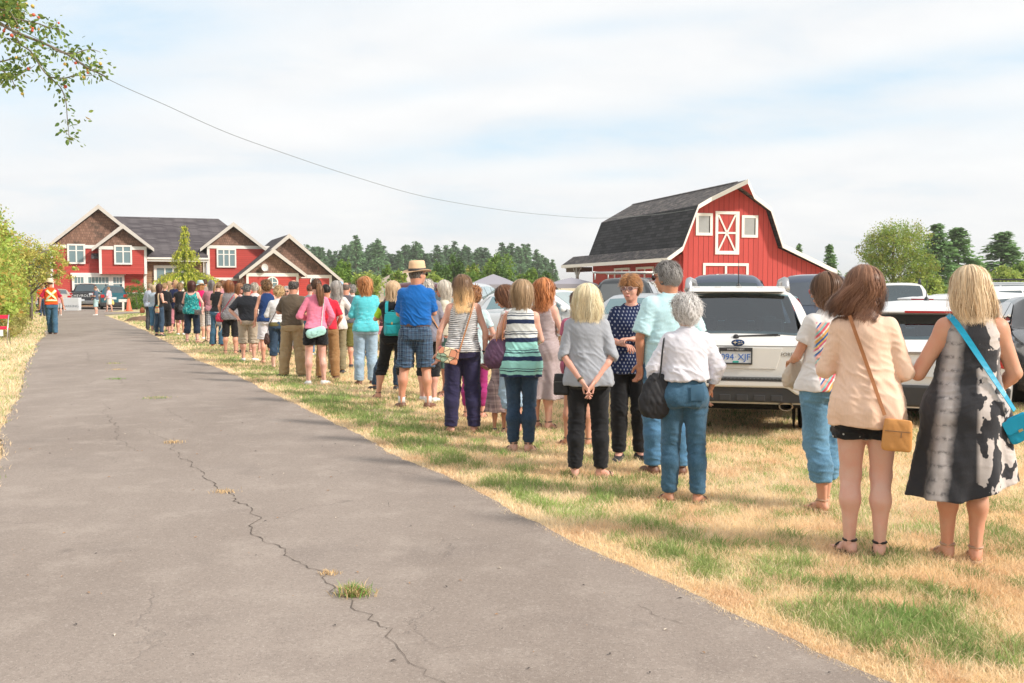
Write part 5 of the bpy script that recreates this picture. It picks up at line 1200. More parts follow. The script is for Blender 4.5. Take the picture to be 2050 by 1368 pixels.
def hat(P, kind='fedora', c=(.62, .44, .27), band=(.04, .035, .035), brim=.155, crown=.115):
 M = on_head(P) @ Matrix.Translation((0, -.008, .045)) @ Matrix.Rotation(.08, 4, 'X'); k = 1.04
 rx = .088 * k
 if kind == 'fedora': prof = [(rx + .002, -.004), (rx, .03), (rx * .95, .075), (rx * .88, crown), (rx * .62, crown + .008), (rx * .30, crown - .012), (.001, crown - .020)]
 elif kind == 'wide': prof = [(rx + .004, -.004), (rx, .03), (rx * .93, .07), (rx * .78, crown - .004), (rx * .5, crown + .008), (.001, crown + .002)]
 else: prof = [(rx + .006, -.004), (rx + .004, .03), (rx * .97, .06), (rx * .82, .09), (rx * .5, .108), (.001, .112)]
 o = MB().lathe(prof, 32, M, sy=1.2).build('hat', plain('hat_felt', c, .85, var=.08, nscale=30, bump=.3), P.o, smooth=True)
 m = MB(); n = 40; b_ = []
 for j in range(7):
  t = j / 6
  for i in range(n):
   a = 6.28319 * i / n; r = rx + (brim - rx) * t; dz = -.008 + (.020 if kind != 'sun' else -.05) * t ** 2 * (abs(math.cos(a)) ** 2) - .012 * t * (abs(math.sin(a)) ** 2) + (.01 * math.sin(3 * a) * t if kind == 'sun' else 0)
   b_.append(M @ Vector((r * math.cos(a), r * 1.14 * math.sin(a), dz)))
 m.add(b_, [(j * n + i, j * n + (i + 1) % n, (j + 1) * n + (i + 1) % n, (j + 1) * n + i) for j in range(6) for i in range(n)])
 bo = m.build('brim', plain('hat_felt', c, .85, var=.08, nscale=30, bump=.3), o, smooth=True)
 sm = bo.modifiers.new('s', 'SOLIDIFY'); sm.thickness = .004
 if band is not None: MB().lathe([(rx + .003, .0), (rx + .0035, .028), (rx - .002, .029)], 32, M, sy=1.2).build('hat_band', plain('hat_band', band, .7), o, smooth=True)
def belt(P, z=.985, c=(.10, .045, .025), w=.016, ease=.026):
 rx, ry, cx, cy = P.tor(z); m = MB(); n = 40; vs = []
 for (dz, dr) in ((-w, 0), (w, 0), (w, .004), (-w, .004)):
  pass
 for i in range(n):
  a = 6.28319 * i / n; ca, sa = math.cos(a), math.sin(a); ex = lambda r, q: r * math.copysign(abs(q) ** (2 / 2.3), q)
  for dz in (-w, w): vs.append(((cx + ex(rx + ease, ca)) * P.sc, (cy + ex(ry + ease, sa)) * P.sc, (z + dz) * P.sc))
 m.add(vs, [(2 * i, 2 * ((i + 1) % n), 2 * ((i + 1) % n) + 1, 2 * i + 1) for i in range(n)]); m.build('belt', plain('belt_leather', c, .5), P.o, smooth=True)
def patch(P, x, z, w, h, c, name='pocket', rot=0, off=.004, back=True, zone='hip', mat=None):
 """small flat cloth patch laid on the back (or front) of the hips or torso"""
 m = MB(); n = 6; vs = []
 def surf(px, pz):
  rx, ry, cx, cy = P.tor(pz); rx += .022; ry += .022; q = max(0, 1 - abs((px - cx) / rx) ** 2.3) ** (1 / 2.3); gl = 0
  if zone == 'hip':
   for sg in (-1, 1):
    r2 = 1 - ((px - sg * .088 * P.build) / .10) ** 2 - ((pz - .895) / .105) ** 2
    if r2 > 0: gl = max(gl, .062 * P.build + (.072 * P.build + .012) * math.sqrt(r2))
  yy = max(ry * q - cy * 1, gl); return -(yy + off) if back else yy + off
 cr, sr = math.cos(rot), math.sin(rot)
 for j in range(n + 1):
  for i in range(n + 1):
   u = (i / n - .5) * w; v = (j / n - .5) * h
   if j == 0: v += .0 
   px, pz = x + u * cr - v * sr, z + u * sr + v * cr; vs.append((px * P.sc, surf(px, pz) * P.sc, pz * P.sc))
 m.add(vs, [(j * (n + 1) + i, j * (n + 1) + i + 1, (j + 1) * (n + 1) + i + 1, (j + 1) * (n + 1) + i) for j in range(n) for i in range(n)]); return m.build(name, mat or plain(name + '_cloth', c, .9), P.o, smooth=True)
def bracelet(P, side=1, c=(.03, .03, .03), r=.029):
 sh, el, wr = P.AR[side]; a = Vector(wr).lerp(Vector(el), .10); d = (Vector(wr) - Vector(el)).normalized(); M = Matrix.Translation(a * P.sc) @ Matrix(rot_to(tuple(d))).to_4x4() @ Matrix.Rotation(math.radians(90), 4, 'X') @ Matrix.Scale(P.sc, 4)
 MB().lathe([(r, -.009), (r + .003, -.009), (r + .003, .009), (r, .009)], 18, M).build('bracelet', plain('bracelet', c, .4), P.o, smooth=True)
# ================================================================ bags: things of their own, hung where the photo shows them
def surf_y(P, x, z, back=True, off=.03):
 rx, ry, cx, cy = P.tor(min(max(z, .79), 1.45)); rx += off; ry += off
 q = max(0.0, 1 - abs((x - cx) / rx) ** 2.3) ** (1 / 2.3); return (cy - ry * q) if back else (cy + ry * q)
def back_path(P, x0, z0, x1, z1, n=12, off=.034, bow=0.0, fl=0.0):
 out = []
 for i in range(n + 1):
  t = i / n; x = x0 + (x1 - x0) * t + bow * math.sin(3.1416 * t); z = z0 + (z1 - z0) * t; out.append((x, surf_y(P, x, z, True, off + fl * max(0, 1.22 - z)), z))
 return out
def strap_mesh(P, pts, w, th=.004):
 pts = [Vector(p) for p in pts]; m = MB(); vs = []; n = len(pts)
 for i, p in enumerate(pts):
  t = (pts[min(i + 1, n - 1)] - pts[max(i - 1, 0)]).normalized(); rx, ry, cx, cy = P.tor(min(max(p.z, .79), 1.45)); nr = Vector((p.x - cx, (p.y - cy) * 1.6, .15)).normalized()
  s = t.cross(nr).normalized(); nr = s.cross(t).normalized()
  for a, c in ((-1, 0), (1, 0), (1, 1), (-1, 1)): vs.append((p + s * (w / 2 * a) + nr * (th * c)) * P.sc)
 fs = []
 for i in range(n - 1):
  for k in range(4): fs.append((i * 4 + k, i * 4 + (k + 1) % 4, (i + 1) * 4 + (k + 1) % 4, (i + 1) * 4 + k))
 return m.add(vs, fs)
def leather(name, c, c2=None, kind=None, rough=.45):
 key = (name, c, kind)
 if key in MATS: return MATS[key]
 b = NB(name); col = b.mix(b.noise(7, 4), tuple(k * .82 for k in c), tuple(min(1, k * 1.12) for k in c))
 if kind == 'print':
  v = b.vor(17, 'DISTANCE_TO_EDGE'); v2 = b.vor(17); q = b.xyz(v2.outputs[1])
  pc = b.ramp(q[0], ((0, (.75, .62, .40)), (.35, (.70, .30, .18)), (.55, (.30, .42, .30)), (.72, (.78, .66, .45)), (.88, (.42, .12, .14))), 'CONSTANT'); col = b.mix(b.M('SUBTRACT', 1.0, b.step(v.outputs[0], .045, .02)), pc, (.06, .04, .035))
 if kind == 'bands':
  x, y, z = b.xyz(); f = b.M('FRACT', b.M('ADD', b.M('DIVIDE', z, .26), 50.0)); col = b.ramp(f, ((0, (.72, .55, .33)), (.40, (.55, .08, .08)), (.52, (.75, .52, .08)), (.64, (.03, .28, .32)), (.80, (.45, .07, .12)), (.9, (.72, .55, .33))), 'CONSTANT')
 b.bump(b.noise(60, 4), .25, .004); MATS[key] = b.done(col, rough, spec=.4); return MATS[key]
def bag(P, c, size, mat, label, strap=None, sw=.018, smat=None, shape='box', tilt=0.0, yaw=0.0, flap=True, cat='handbag', zipc=None, metal=(.55, .42, .2), name='handbag', flapmat=None, res=None):
 """c, size in canonical person units; hangs at the person's side or back"""
 w, d, h = size; hh = res or max(P.res * .8 / P.sc, .005); f = Fld((-w * .75, -d * .9, -h * .65), (w * .75, d * .9, h * .65), min(hh, d / 4))
 if shape == 'box': f.loft([(-h / 2, w * .46, d * .44, 0, 0), (-h * .40, w * .50, d * .52, 0, 0), (0, w * .50, d * .50, 0, 0), (h * .36, w * .47, d * .42, 0, 0), (h / 2, w * .44, d * .30, 0, 0)], p=4, k=.005)
 elif shape == 'hobo': f.loft([(-h / 2, w * .30, d * .35, 0, 0), (-h * .36, w * .46, d * .52, 0, 0), (-h * .12, w * .52, d * .55, 0, 0), (h * .2, w * .42, d * .40, 0, 0), (h * .42, w * .26, d * .22, 0, 0), (h / 2, w * .16, d * .12, 0, 0)], p=2.4, k=.01)
 elif shape == 'barrel': f.cap((-w * .42, 0, 0), (w * .42, 0, 0), h * .48, h * .48, .01, (1, d / h, 1)); f.loft([(-h * .48, w * .5, d * .44, 0, 0), (0, w * .5, d * .5, 0, 0), (h * .3, w * .48, d * .4, 0, 0)], p=5, k=.01)
 V, Q = f.mesh(); V = relax(V, Q, 2, .5); N = vnormals(V, Q); V = V + N * ((n3(V, 26, P.seed + 3) * .004 - (1 - abs(n3(V * (1, 1, .6), 30, 2))) ** 3 * .003) * (1.6 if shape == 'hobo' else .5))[:, None]
 M = Matrix.Translation(c) @ Matrix.Rotation(yaw, 4, 'Z') @ Matrix.Rotation(tilt, 4, 'Y'); R = np.array(M.to_3x3()); V = (V @ R.T + np.array(c)) * P.sc
 o = mesh_np(name, V, Q, mat); o.location = P.o.location; o.rotation_euler = P.o.rotation_euler; tag(o, label, cat)
 S = Matrix.Scale(P.sc, 4)
 sm = smat or mat
 if flap and shape == 'box':
  m = MB(); t = .004; m.prism([(-w * .48, h * .44), (w * .48, h * .44), (w * .49, -h * .02), (w * .40, -h * .10), (-w * .40, -h * .10), (-w * .49, -h * .02)], -d * .53 - .006, -d * .53 - .001, M=S @ M)
  fo = m.build('flap', flapmat or mat, o, bevel=.002)
  m = MB(); m.box((-.012, -d * .53 - .011, -h * .12), (.012, -d * .53 - .0065, -h * .03), M=S @ M); m.build('clasp', plain('brass', metal, .3, 1.0), fo)
 if zipc:
  m = MB(); m.box((-w * .42, -d * .52 - .003, h * .12), (w * .42, -d * .52 + .001, h * .15), M=S @ M); m.box((w * .1, -d * .52 - .006, -h * .05), (w * .14, -d * .52 - .0035, h * .12), M=S @ M); m.build('zip', plain('zip', zipc, .4), o)
 if strap:
  for i, s_ in enumerate(strap if isinstance(strap[0], list) else [strap]):
   strap_mesh(P, [tuple(q) for q in s_], sw).build('strap', sm, o, smooth=False)
 return o
# ================================================================ vehicles
def paint(name, c, metal=0.0, rough=.28):
 key = ('paint', name)
 if key in MATS: return MATS[key]
 b = NB('paint_' + name); x, y, z = b.xyz(); dust = b.M('MULTIPLY', b.M('SUBTRACT', 1.0, b.step(z, .42, .22)), b.noise(6, 4, .7))
 col = b.mix(b.M('MULTIPLY', dust, .55), c, (.40, .33, .25)); r = b.M('MULTIPLY_ADD', b.noise(3, 4), .14, rough - .05)
 MATS[key] = b.done(col, r, metal, .5, **{'Coat Weight': .6, 'Coat Roughness': .05}); return MATS[key]
TYRE = plain('tyre_rubber', (.02, .02, .021), .9, var=.2, nscale=20); TRIMB = plain('black_plastic', (.035, .035, .037), .6, var=.1)
CHROME = plain('chrome', (.7, .7, .7), .15, 1.0, var=0); ALLOY = plain('alloy', (.5, .5, .51), .35, .8, var=.05); UNDER = plain('underbody', (.012, .012, .012), .95)
REDL = plain('tail_light_red', (.45, .008, .012), .15, var=0, spec=.8); AMB = plain('amber_lamp', (.7, .25, .02), .2, var=0); CLEAR = plain('clear_lamp', (.62, .64, .66), .08, .3, var=0, spec=.9)
def glassm(name, c):
 key = ('glass', name)
 if key in MATS: return MATS[key]
 b = NB('car_glass_' + name); col = b.mix(b.noise(1.5, 3), c, tuple(k * 1.9 + .005 for k in c)); MATS[key] = b.done(col, .03, 0.0, 1.0, **{'Coat Weight': 1.0, 'Coat Roughness': .02}); return MATS[key]
GL = glassm('smoke', (.018, .034, .042)); GLT = glassm('teal', (.035, .095, .11)); GLC = glassm('pale', (.16, .21, .21))
KINDS = {  # length, width, height, top profile (fraction of length from the rear -> z), belt z, rear/front glass ranges (fractions), side glass range, wheel positions, ride
 'suv': dict(L=4.56, W=1.79, H=1.66, top=((0, .98), (.012, 1.06), (.035, 1.16), (.10, 1.60), (.14, 1.645), (.40, 1.66), (.58, 1.62), (.76, 1.10), (.80, 1.07), (.95, .93), (.985, .78), (1, .62)), belt=1.02, rg=(.030, .098), wg=(.60, .752), sg=(.13, .66), wh=(.19, .80), r=.345, cl=.24),
 'hatch': dict(L=4.2, W=1.75, H=1.44, top=((0, .86), (.015, .94), (.03, .99), (.12, 1.32), (.16, 1.38), (.42, 1.44), (.55, 1.41), (.74, .98), (.80, .93), (.95, .82), (.985, .70), (1, .55)), belt=.92, rg=(.032, .115), wg=(.565, .73), sg=(.14, .66), wh=(.17, .80), r=.31, cl=.20),
 'sedan': dict(L=4.6, W=1.78, H=1.42, top=((0, .78), (.01, .95), (.03, 1.0), (.16, 1.03), (.19, 1.06), (.30, 1.34), (.36, 1.40), (.50, 1.42), (.57, 1.39), (.74, 1.0), (.80, .95), (.95, .82), (.985, .70), (1, .52)), belt=.94, rg=(.195, .30), wg=(.58, .73), sg=(.24, .68), wh=(.20, .80), r=.315, cl=.19),
 'van': dict(L=4.8, W=1.86, H=1.70, top=((0, 1.0), (.01, 1.08), (.022, 1.14), (.055, 1.60), (.09, 1.68), (.40, 1.70), (.64, 1.66), (.84, 1.10), (.88, 1.05), (.96, .88), (.99, .72), (1, .58)), belt=1.04, rg=(.022, .053), wg=(.66, .83), sg=(.08, .74), wh=(.20, .82), r=.33, cl=.20),
 'pickup': dict(L=5.4, W=1.86, H=1.80, top=((0, 1.05), (.008, 1.12), (.02, 1.14), (.385, 1.16), (.40, 1.2), (.43, 1.72), (.46, 1.77), (.56, 1.80), (.60, 1.76), (.71, 1.22), (.75, 1.15), (.96, 1.05), (.99, .90), (1, .7)), belt=1.12, rg=(.401, .432), wg=(.61, .70), sg=(.44, .66), wh=(.20, .82), r=.38, cl=.33),
 'canopy': dict(L=5.3, W=1.82, H=1.80, top=((0, 1.05), (.008, 1.12), (.015, 1.18), (.045, 1.66), (.075, 1.755), (.20, 1.78), (.42, 1.79), (.56, 1.80), (.60, 1.76), (.72, 1.20), (.76, 1.13), (.96, 1.02), (.99, .88), (1, .7)), belt=1.12, rg=(.016, .043), wg=(.61, .71), sg=(.07, .66), wh=(.20, .82), r=.37, cl=.31)}
def car(kind, label, pos, heading, pm, glass=None, cat='car', scale_h=1.0, plate=None, rails=False, spoiler=False, tl='std', W=None, L=None, res=1.0, trim=True, tall_lights=False, group='parked cars on the grass', name='parked_car', chrome_bumper=False, see=False, cl=None, bump=True):
 K = KINDS[kind]; L = L or K['L']; W = (W or K['W']) / 2; glass = glass or GL; hh = scale_h
 o = empty(name, pos, math.atan2(-heading[0], heading[1]), label, cat, group)
 tp = np.array(K['top']); belt = K['belt'] * hh; r = K['r']; cl = cl or K['cl']
 ty_ = tp[:, 0] * L - L / 2; tz = tp[:, 1] * hh
 yy = np.unique(np.concatenate([np.linspace(-L / 2, L / 2, 74), ty_, [-L / 2 + .03, L / 2 - .03]]))
 fine = np.linspace(-L / 2, L / 2, 400); fz = np.interp(fine, ty_, tz)
 for _ in range(3): fz[1:-1] = fz[:-2] * .25 + fz[1:-1] * .5 + fz[2:] * .25
 top = lambda y: np.interp(y, fine, fz)
 wy = [K['wh'][0] * L - L / 2, K['wh'][1] * L - L / 2]
 def wid(y):
  e = np.minimum((y + L / 2) / .35, 1.0); f = np.minimum((L / 2 - y) / .75, 1.0)
  return W * (.90 + .10 * np.sqrt(np.clip(e, 0, 1))) * (.80 + .20 * np.sqrt(np.clip(f, 0, 1)))
 def bot(y):
  b = cl
  for w_ in wy:
   q = (r * 1.14) ** 2 - (y - w_) ** 2
   if q > 0: b = max(b, r + math.sqrt(q))
  return b
 def wtop(y, z): 
  return max(wid(y) - max(0, z - belt) * .48 - .035, .2)
 def section(y):
  t = float(top(y)); w = float(wid(y)); b = bot(y); bl = min(belt, t - .03); b = min(b, bl - .12)
  P = [(w * .86, b), (w * .985, b + .02), (w, b + (bl - b) * .35), (w * 1.0, b + (bl - b) * .62), (w * .975, bl - .035), (w * .955, bl)]
  if t > belt + .06:
   P += [(wtop(y, belt + (t - belt) * .14), belt + (t - belt) * .14), (wtop(y, belt + (t - belt) * .80), belt + (t - belt) * .80), (wtop(y, t) - .02, t - .045), (wtop(y, t) - .085, t - .008), (wtop(y, t) * .5, t + .012), (0, t + .018)]
  else:
   P += [(w * .94, bl + (t - bl) * .25), (w * .90, bl + (t - bl) * .6), (w * .84, t - .008), (w * .70, t + .002), (w * .4, t + .012), (0, t + .016)]
  return P
 V = []; Q = []; n = 12
 for y in yy:
  P = section(y); V += [(x, y, z) for x, z in P] + [(-x, y, z) for x, z in P[-2::-1]]
 m = 2 * n - 1
 fr_ = lambda y: (y + L / 2) / L
 for i in range(len(yy) - 1):
  u = (fr_(yy[i]) + fr_(yy[i + 1])) / 2
  for k in range(m - 1):
   if see:
    topk = 9 <= k <= m - 11; gk = 6 if k < n else m - 8
    if topk and (K['rg'][0] + .004 < u < K['rg'][1] - .002 or K['wg'][0] + .01 < u < K['wg'][1] - .01): continue
    if k in (6, m - 8) and K['sg'][0] + .02 < u < K['sg'][1] - .04 and abs((u - K['sg'][0]) / (K['sg'][1] - K['sg'][0]) - .31) > .03 and abs((u - K['sg'][0]) / (K['sg'][1] - K['sg'][0]) - .64) > .03: continue
   Q.append((i * m + k, (i + 1) * m + k, (i + 1) * m + k + 1, i * m + k + 1))
 Q.append(list(range(m))); Q.append([(len(yy) - 1) * m + k for k in range(m - 1, -1, -1)])
 body = mesh_np('body', V, Q, pm, o); autosmooth(body, 32)
 if see:
  m_ = MB(); z0 = cl + .1; m_.box((-W * .80, -L * .40, z0), (W * .80, L * .30, z0 + .12))
  m_.box((-W * .84, -L * .46, z0 + .121), (W * .84, -L * .20, belt - .25)); m_.build('floor_pan', UNDER, o); SM = plain('seat_cloth', (.035, .038, .042), .9)
  for (sx, sy) in ((-.36, .06), (.36, .06), (-.40, -.20), (.40, -.20), (0, -.20)):
   q = MB(); y0 = sy * L; q.prism([(y0 - .10, z0 + .3), (y0 + .08, z0 + .3), (y0 - .02, belt + .02), (y0 - .14, belt + .02)], sx - .23, sx + .23, axis='x'); q.prism([(y0 - .13, belt + .06), (y0 - .03, belt + .06), (y0 - .06, belt + .24), (y0 - .13, belt + .24)], sx - .13, sx + .13, axis='x'); q.build('seat', SM, o, bevel=.04)
  MB().prism([(L * .20, z0 + .2), (L * .27, z0 + .2), (L * .27, belt - .02), (L * .19, belt - .08)], -W * .80, W * .80, axis='x').build('dashboard', UNDER, o); MB().box((-.14, L * .13, belt + .38), (.14, L * .135, belt + .46)).build('rear_view_mirror', UNDER, o)
 # underside
 MB().box((-W * .82, -L / 2 + .25, cl - .06), (W * .82, L / 2 - .25, cl + .35)).build('underbody', UNDER, o)
 # glazing laid 5 mm proud of the shell
 def patch_top(a, c, inset, nm, gl):
  ys = np.linspace(a * L - L / 2, c * L - L / 2, 9); Vp = []; 
  sg = -1 if a < .45 else 1
  for j, y in enumerate(ys):
   z = float(top(y)); w = max(wtop(y, z) - inset - .09 * max(0, 1 - (z - belt) / .45), .1)
   for x in np.linspace(-w, w, 9): Vp.append((x, y + sg * .008, z + .012 - .02 * (x / w) ** 2 + .006))
  qs = [(j * 9 + i, j * 9 + i + 1, (j + 1) * 9 + i + 1, (j + 1) * 9 + i) for j in range(8) for i in range(8)]
  return mesh_np(nm, Vp, qs, gl, o)
 rgo = patch_top(K['rg'][0], K['rg'][1], .085, 'rear_window', glass); patch_top(K['wg'][0], K['wg'][1], .09, 'windscreen', glass)
 ya, yb = K['sg'][0] * L - L / 2, K['sg'][1] * L - L / 2
 for sgn in (-1, 1):
  segs = [(ya, ya + (yb - ya) * .30), (ya + (yb - ya) * .325, ya + (yb - ya) * .63), (ya + (yb - ya) * .655, yb)]
  for (a, c) in segs:
   ys = np.linspace(a, c, 8); Vp = []
   for y in ys:
    t = float(top(y)); zt = max(t - .085, belt + .035); zb_ = belt + .03
    for k in range(5):
     z = zb_ + (zt - zb_) * k / 4; Vp.append((sgn * (wtop(y, z) + .012 - (.0 if z > belt + .1 else .006)), y, z))
   qs = [(j * 5 + i, j * 5 + i + 1, (j + 1) * 5 + i + 1, (j + 1) * 5 + i) for j in range(7) for i in range(4)]
   mesh_np('side_window', Vp, qs, glass, o)
 # wheels
 for w_ in wy:
  for sgn in (-1, 1):
   M = Matrix.Translation((sgn * (W - .11), w_, r)) @ Matrix.Rotation(math.radians(90) * sgn, 4, 'Y')
   t = MB().lathe([(r * .60, -.10), (r * .93, -.105), (r, -.07), (r, .07), (r * .93, .10), (r * .66, .10), (r * .64, .085)], 28, M).build('wheel', TYRE, o, smooth=True)
   rm = MB().lathe([(r * .65, .088), (r * .60, .095), (r * .58, .06), (r * .2, .045), (r * .14, .075), (.001, .078)], 24, M)
   for k in range(5):
    a = k * 1.2566; rm.bar(M @ Vector((r * .13 * math.cos(a), r * .13 * math.sin(a), .078)), M @ Vector((r * .60 * math.cos(a), r * .60 * math.sin(a), .085)), r * .17, .02, up=tuple((M.to_3x3() @ Vector((0, 0, 1)))))
   rm.build('rim', ALLOY, t, smooth=False)
   wd_ = MB().lathe([(r * 1.10, -.16), (.001, -.16)], 24, M).build('wheel_well', UNDER, o)
 # mirrors
 ym = (K['wg'][1] - .03) * L - L / 2
 for sgn in (-1, 1):
  m_ = MB(); x0 = wid(ym) * .93; m_.bar((sgn * x0, ym, belt + .06), (sgn * (x0 + .1), ym, belt + .09), .05)
  e = m_.build('mirror', TRIMB, o)
  mm = Fld((sgn * (x0 + .14) - .15, ym - .1, belt - .02), (sgn * (x0 + .14) + .15, ym + .12, belt + .25), .02); mm.ell((sgn * (x0 + .15), ym + .02, belt + .11), (.11, .07, .08), .01); Vm, Qm = mm.mesh(); mesh_np('mirror_housing', Vm, Qm, pm, e)
 yr = -L / 2
 # rear: lamps, plate, bumper
 tz0, tz1 = (belt - .22, belt + .02) if not tall_lights else (belt - .15, belt + .42)
 for sgn in (-1, 1):
  m_ = MB(); w0 = float(wid(yr + .05)); 
  if tall_lights: m_.prism([(sgn * (w0 - .14), tz0), (sgn * (w0 + .012), tz0 + .02), (sgn * (w0 - .05), tz1 - .08), (sgn * (w0 - .12), tz1)][::sgn], yr - .012, yr + .12)
  else: m_.prism([(sgn * (w0 - .26), tz0 + .05), (sgn * (w0 - .02), tz0), (sgn * (w0 + .012), tz1 - .05), (sgn * (w0 - .01), tz1), (sgn * (w0 - .22), tz1)][::sgn], yr - .012, yr + .22)
  m_.build('tail_light', REDL, o, bevel=.008)
 bp = MB(); w0 = float(wid(yr)); bp.prism([(-w0 - .02, cl + .02), (w0 + .02, cl + .02), (w0 + .035, cl + .26), (-w0 - .035, cl + .26)], yr - .055, yr + .16); bump and bp.build('rear_bumper', CHROME if chrome_bumper else TRIMB, o, bevel=.025)
 pz = belt - .24 if kind not in ('pickup', 'canopy') else .62
 pl = MB().box((-.155, yr - .024, pz - .078), (.155, yr - .006, pz + .078)).build('number_plate', plain('plate_white', (.62, .65, .68), .4, var=.03), o)
 # front
 yf_ = L / 2; zf = float(top(yf_ - .10))
 for sgn in (-1, 1):
  m_ = MB(); wf = float(wid(yf_ - .25)); m_.prism([(sgn * (wf - .42), zf - .17), (sgn * (wf - .06), zf - .10), (sgn * (wf + .005), zf + .02), (sgn * (wf - .38), zf - .02)][::sgn], yf_ - .30, yf_ - .015); m_.build('headlight', CLEAR, o, bevel=.01)
 g_ = MB(); g_.box((-.40, yf_ - .06, zf - .19), (.40, yf_ + .012, zf - .05)); [g_.box((-.39, yf_ + .013, zf - .18 + .035 * i), (.39, yf_ + .02, zf - .17 + .035 * i), mi=1) for i in range(4)]; g_.box((-.55, yf_ - .1, cl + .03), (.55, yf_ + .015, cl + .17)); g_.build('grille', [TRIMB, CHROME], o)
 if rails:
  for sgn in (-1, 1):
   xw = wtop(0, K['H'] * hh) - .06; zt = K['H'] * hh; a, c = yr + L * .14, yr + L * .56
   MB().tube([(sgn * xw, a, zt - .03), (sgn * xw, a + .10, zt + .08), (sgn * xw, a + .4, zt + .095), (sgn * xw, c - .3, zt + .08), (sgn * xw, c, zt - .02)], [.045, .035, .026, .026, .04], 8).build('roof_rail', ALLOY if rails == 'alloy' else TRIMB, o, smooth=True)
 if spoiler:
  y0 = yr + K['rg'][1] * L; z0 = float(top(y0)); w = wtop(y0, z0) - .03
  MB().prism([(y0 + .22, z0 + .075), (y0 - .13, z0 + .045), (y0 - .14, z0 + .02), (y0 + .02, z0 - .01), (y0 + .25, z0 + .03)], -w, w, axis='x').build('spoiler', pm, o, bevel=.01)
  MB().box((-.26, y0 - .148, z0 + .018), (.26, y0 - .138, z0 + .042)).build('brake_light', REDL, o)
 return o
def antenna(o, x, y, z, h=.28, tilt=.25):
 m = MB().lathe([(.03, 0), (.022, .03), (.008, .045)], 10, Matrix.Translation((x, y, z))); m.tube([(x, y, z + .03), (x, y - tilt * h, z + h)], [.006, .003], 6); return m.build('antenna', TRIMB, o, smooth=True)
def lettering(txt, size, loc, rot, mat, parent, name='lettering', align='CENTER', ext=.002, sx=1.0):
 c = bpy.data.curves.new(name, 'FONT'); c.body = txt; c.size = size; c.align_x = align; c.align_y = 'CENTER'; c.extrude = ext; c.space_character = sx; c.materials.append(mat)
 t = bpy.data.objects.new('t', c); COL.objects.link(t); me = bpy.data.meshes.new_from_object(t.evaluated_get(bpy.context.evaluated_depsgraph_get())); bpy.data.objects.remove(t)
 if not me.materials: me.materials.append(mat)
 o = bpy.data.objects.new(name, me); COL.objects.link(o); o.parent = parent; o.location = loc; o.rotation_euler = rot; return o
R90 = (math.radians(90), 0, 0)
WHITE = paint('pearl_white', (.70, .69, .66)); WHITE2 = paint('white', (.74, .74, .73)); SILVER = paint('silver', (.42, .45, .48), .5, .3); GREYB = paint('blue_grey', (.075, .095, .135), .3, .30); DKGREY = paint('dark_grey', (.035, .040, .045), .2, .3)
BLACKP = paint('black', (.008, .008, .010), 0, .2); MAROON = paint('maroon', (.075, .010, .020), .2, .3); TEAL = paint('teal', (.008, .10, .13), .3, .3); BEIGE = paint('beige', (.48, .40, .32), .3, .3); SILV2 = paint('light_silver', (.55, .57, .58), .4, .3)
HD = Vector((.220, .975, 0)).normalized()
def rear_at(px, d, heading, L):
 """ground position of a car's middle whose rear bumper centre is seen at px, d metres away"""
 h = Vector((heading[0], heading[1], 0)).normalized(); return Vector(((px - CX) / F * d, d, 0)) + h * (L / 2)
# --- hero: white SUV with its tail to the camera
def seeglass():
 b = NB('clear_tinted_glass'); nt = b.nt; tr = b.n('ShaderNodeBsdfTransparent'); tr.inputs[0].default_value = (.26, .42, .47, 1); gl = b.n('ShaderNodeBsdfGlossy'); gl.inputs['Roughness'].default_value = .01; gl.inputs[0].default_value = (.9, .95, 1, 1)
 fz = b.n('ShaderNodeFresnel'); fz.inputs[0].default_value = 1.75; mx = b.n('ShaderNodeMixShader'); b.L(b.M('MULTIPLY_ADD', fz.outputs[0], 1.1, .05), mx.inputs[0]); b.L(tr.outputs[0], mx.inputs[1]); b.L(gl.outputs[0], mx.inputs[2]); b.L(mx.outputs[0], nt.nodes['Material Output'].inputs[0]); return b.m
GSEE = seeglass()
c1 = car('suv', 'white SUV seen from behind, parked on the grass beside the queue', rear_at(1474, 10.15, HD, 4.56), HD, WHITE, rails='alloy', spoiler=False, name='parked_car', scale_h=.93, glass=GSEE, see=True, cl=.36, bump=False)
yr = -2.28
lo = MB(); lo.prism([(-.80, .385), (.80, .385), (.90, .46), (.62, .46), (.52, .53), (-.52, .53), (-.62, .46), (-.90, .46)], yr - .075, yr - .057); [lo.box((-.50 + .17 * i, yr - .085, .40), (-.39 + .17 * i, yr - .0755, .46)) for i in range(6)]; lo.build('bumper_trim', TRIMB, c1, bevel=.006)
up = MB(); up.prism([(-.885, .46), (-.60, .465), (-.50, .535), (.50, .535), (.60, .465), (.885, .46), (.895, .61), (-.895, .61)], yr - .095, yr + .12); up.build('rear_bumper', WHITE, c1, bevel=.02)
st = MB().box((-.52, yr - .098, .602), (.52, yr - .02, .620)); [st.box((-.50 + .0385 * i, yr - .1, .6205), (-.475 + .0385 * i, yr - .03, .625)) for i in range(27)]; st.build('bumper_step', TRIMB, c1)
tg = MB(); tg.prism([(-.80, .63), (.80, .63), (.84, .955), (-.84, .955)], yr - .022, yr - .004); tg.build('tailgate', WHITE, c1, bevel=.010)
ps = MB(); ps.prism([(-.46, .935), (.46, .935), (.40, .72), (-.40, .72)], yr - .030, yr - .0225); ps.build('plate_recess', WHITE, c1, bevel=.004)
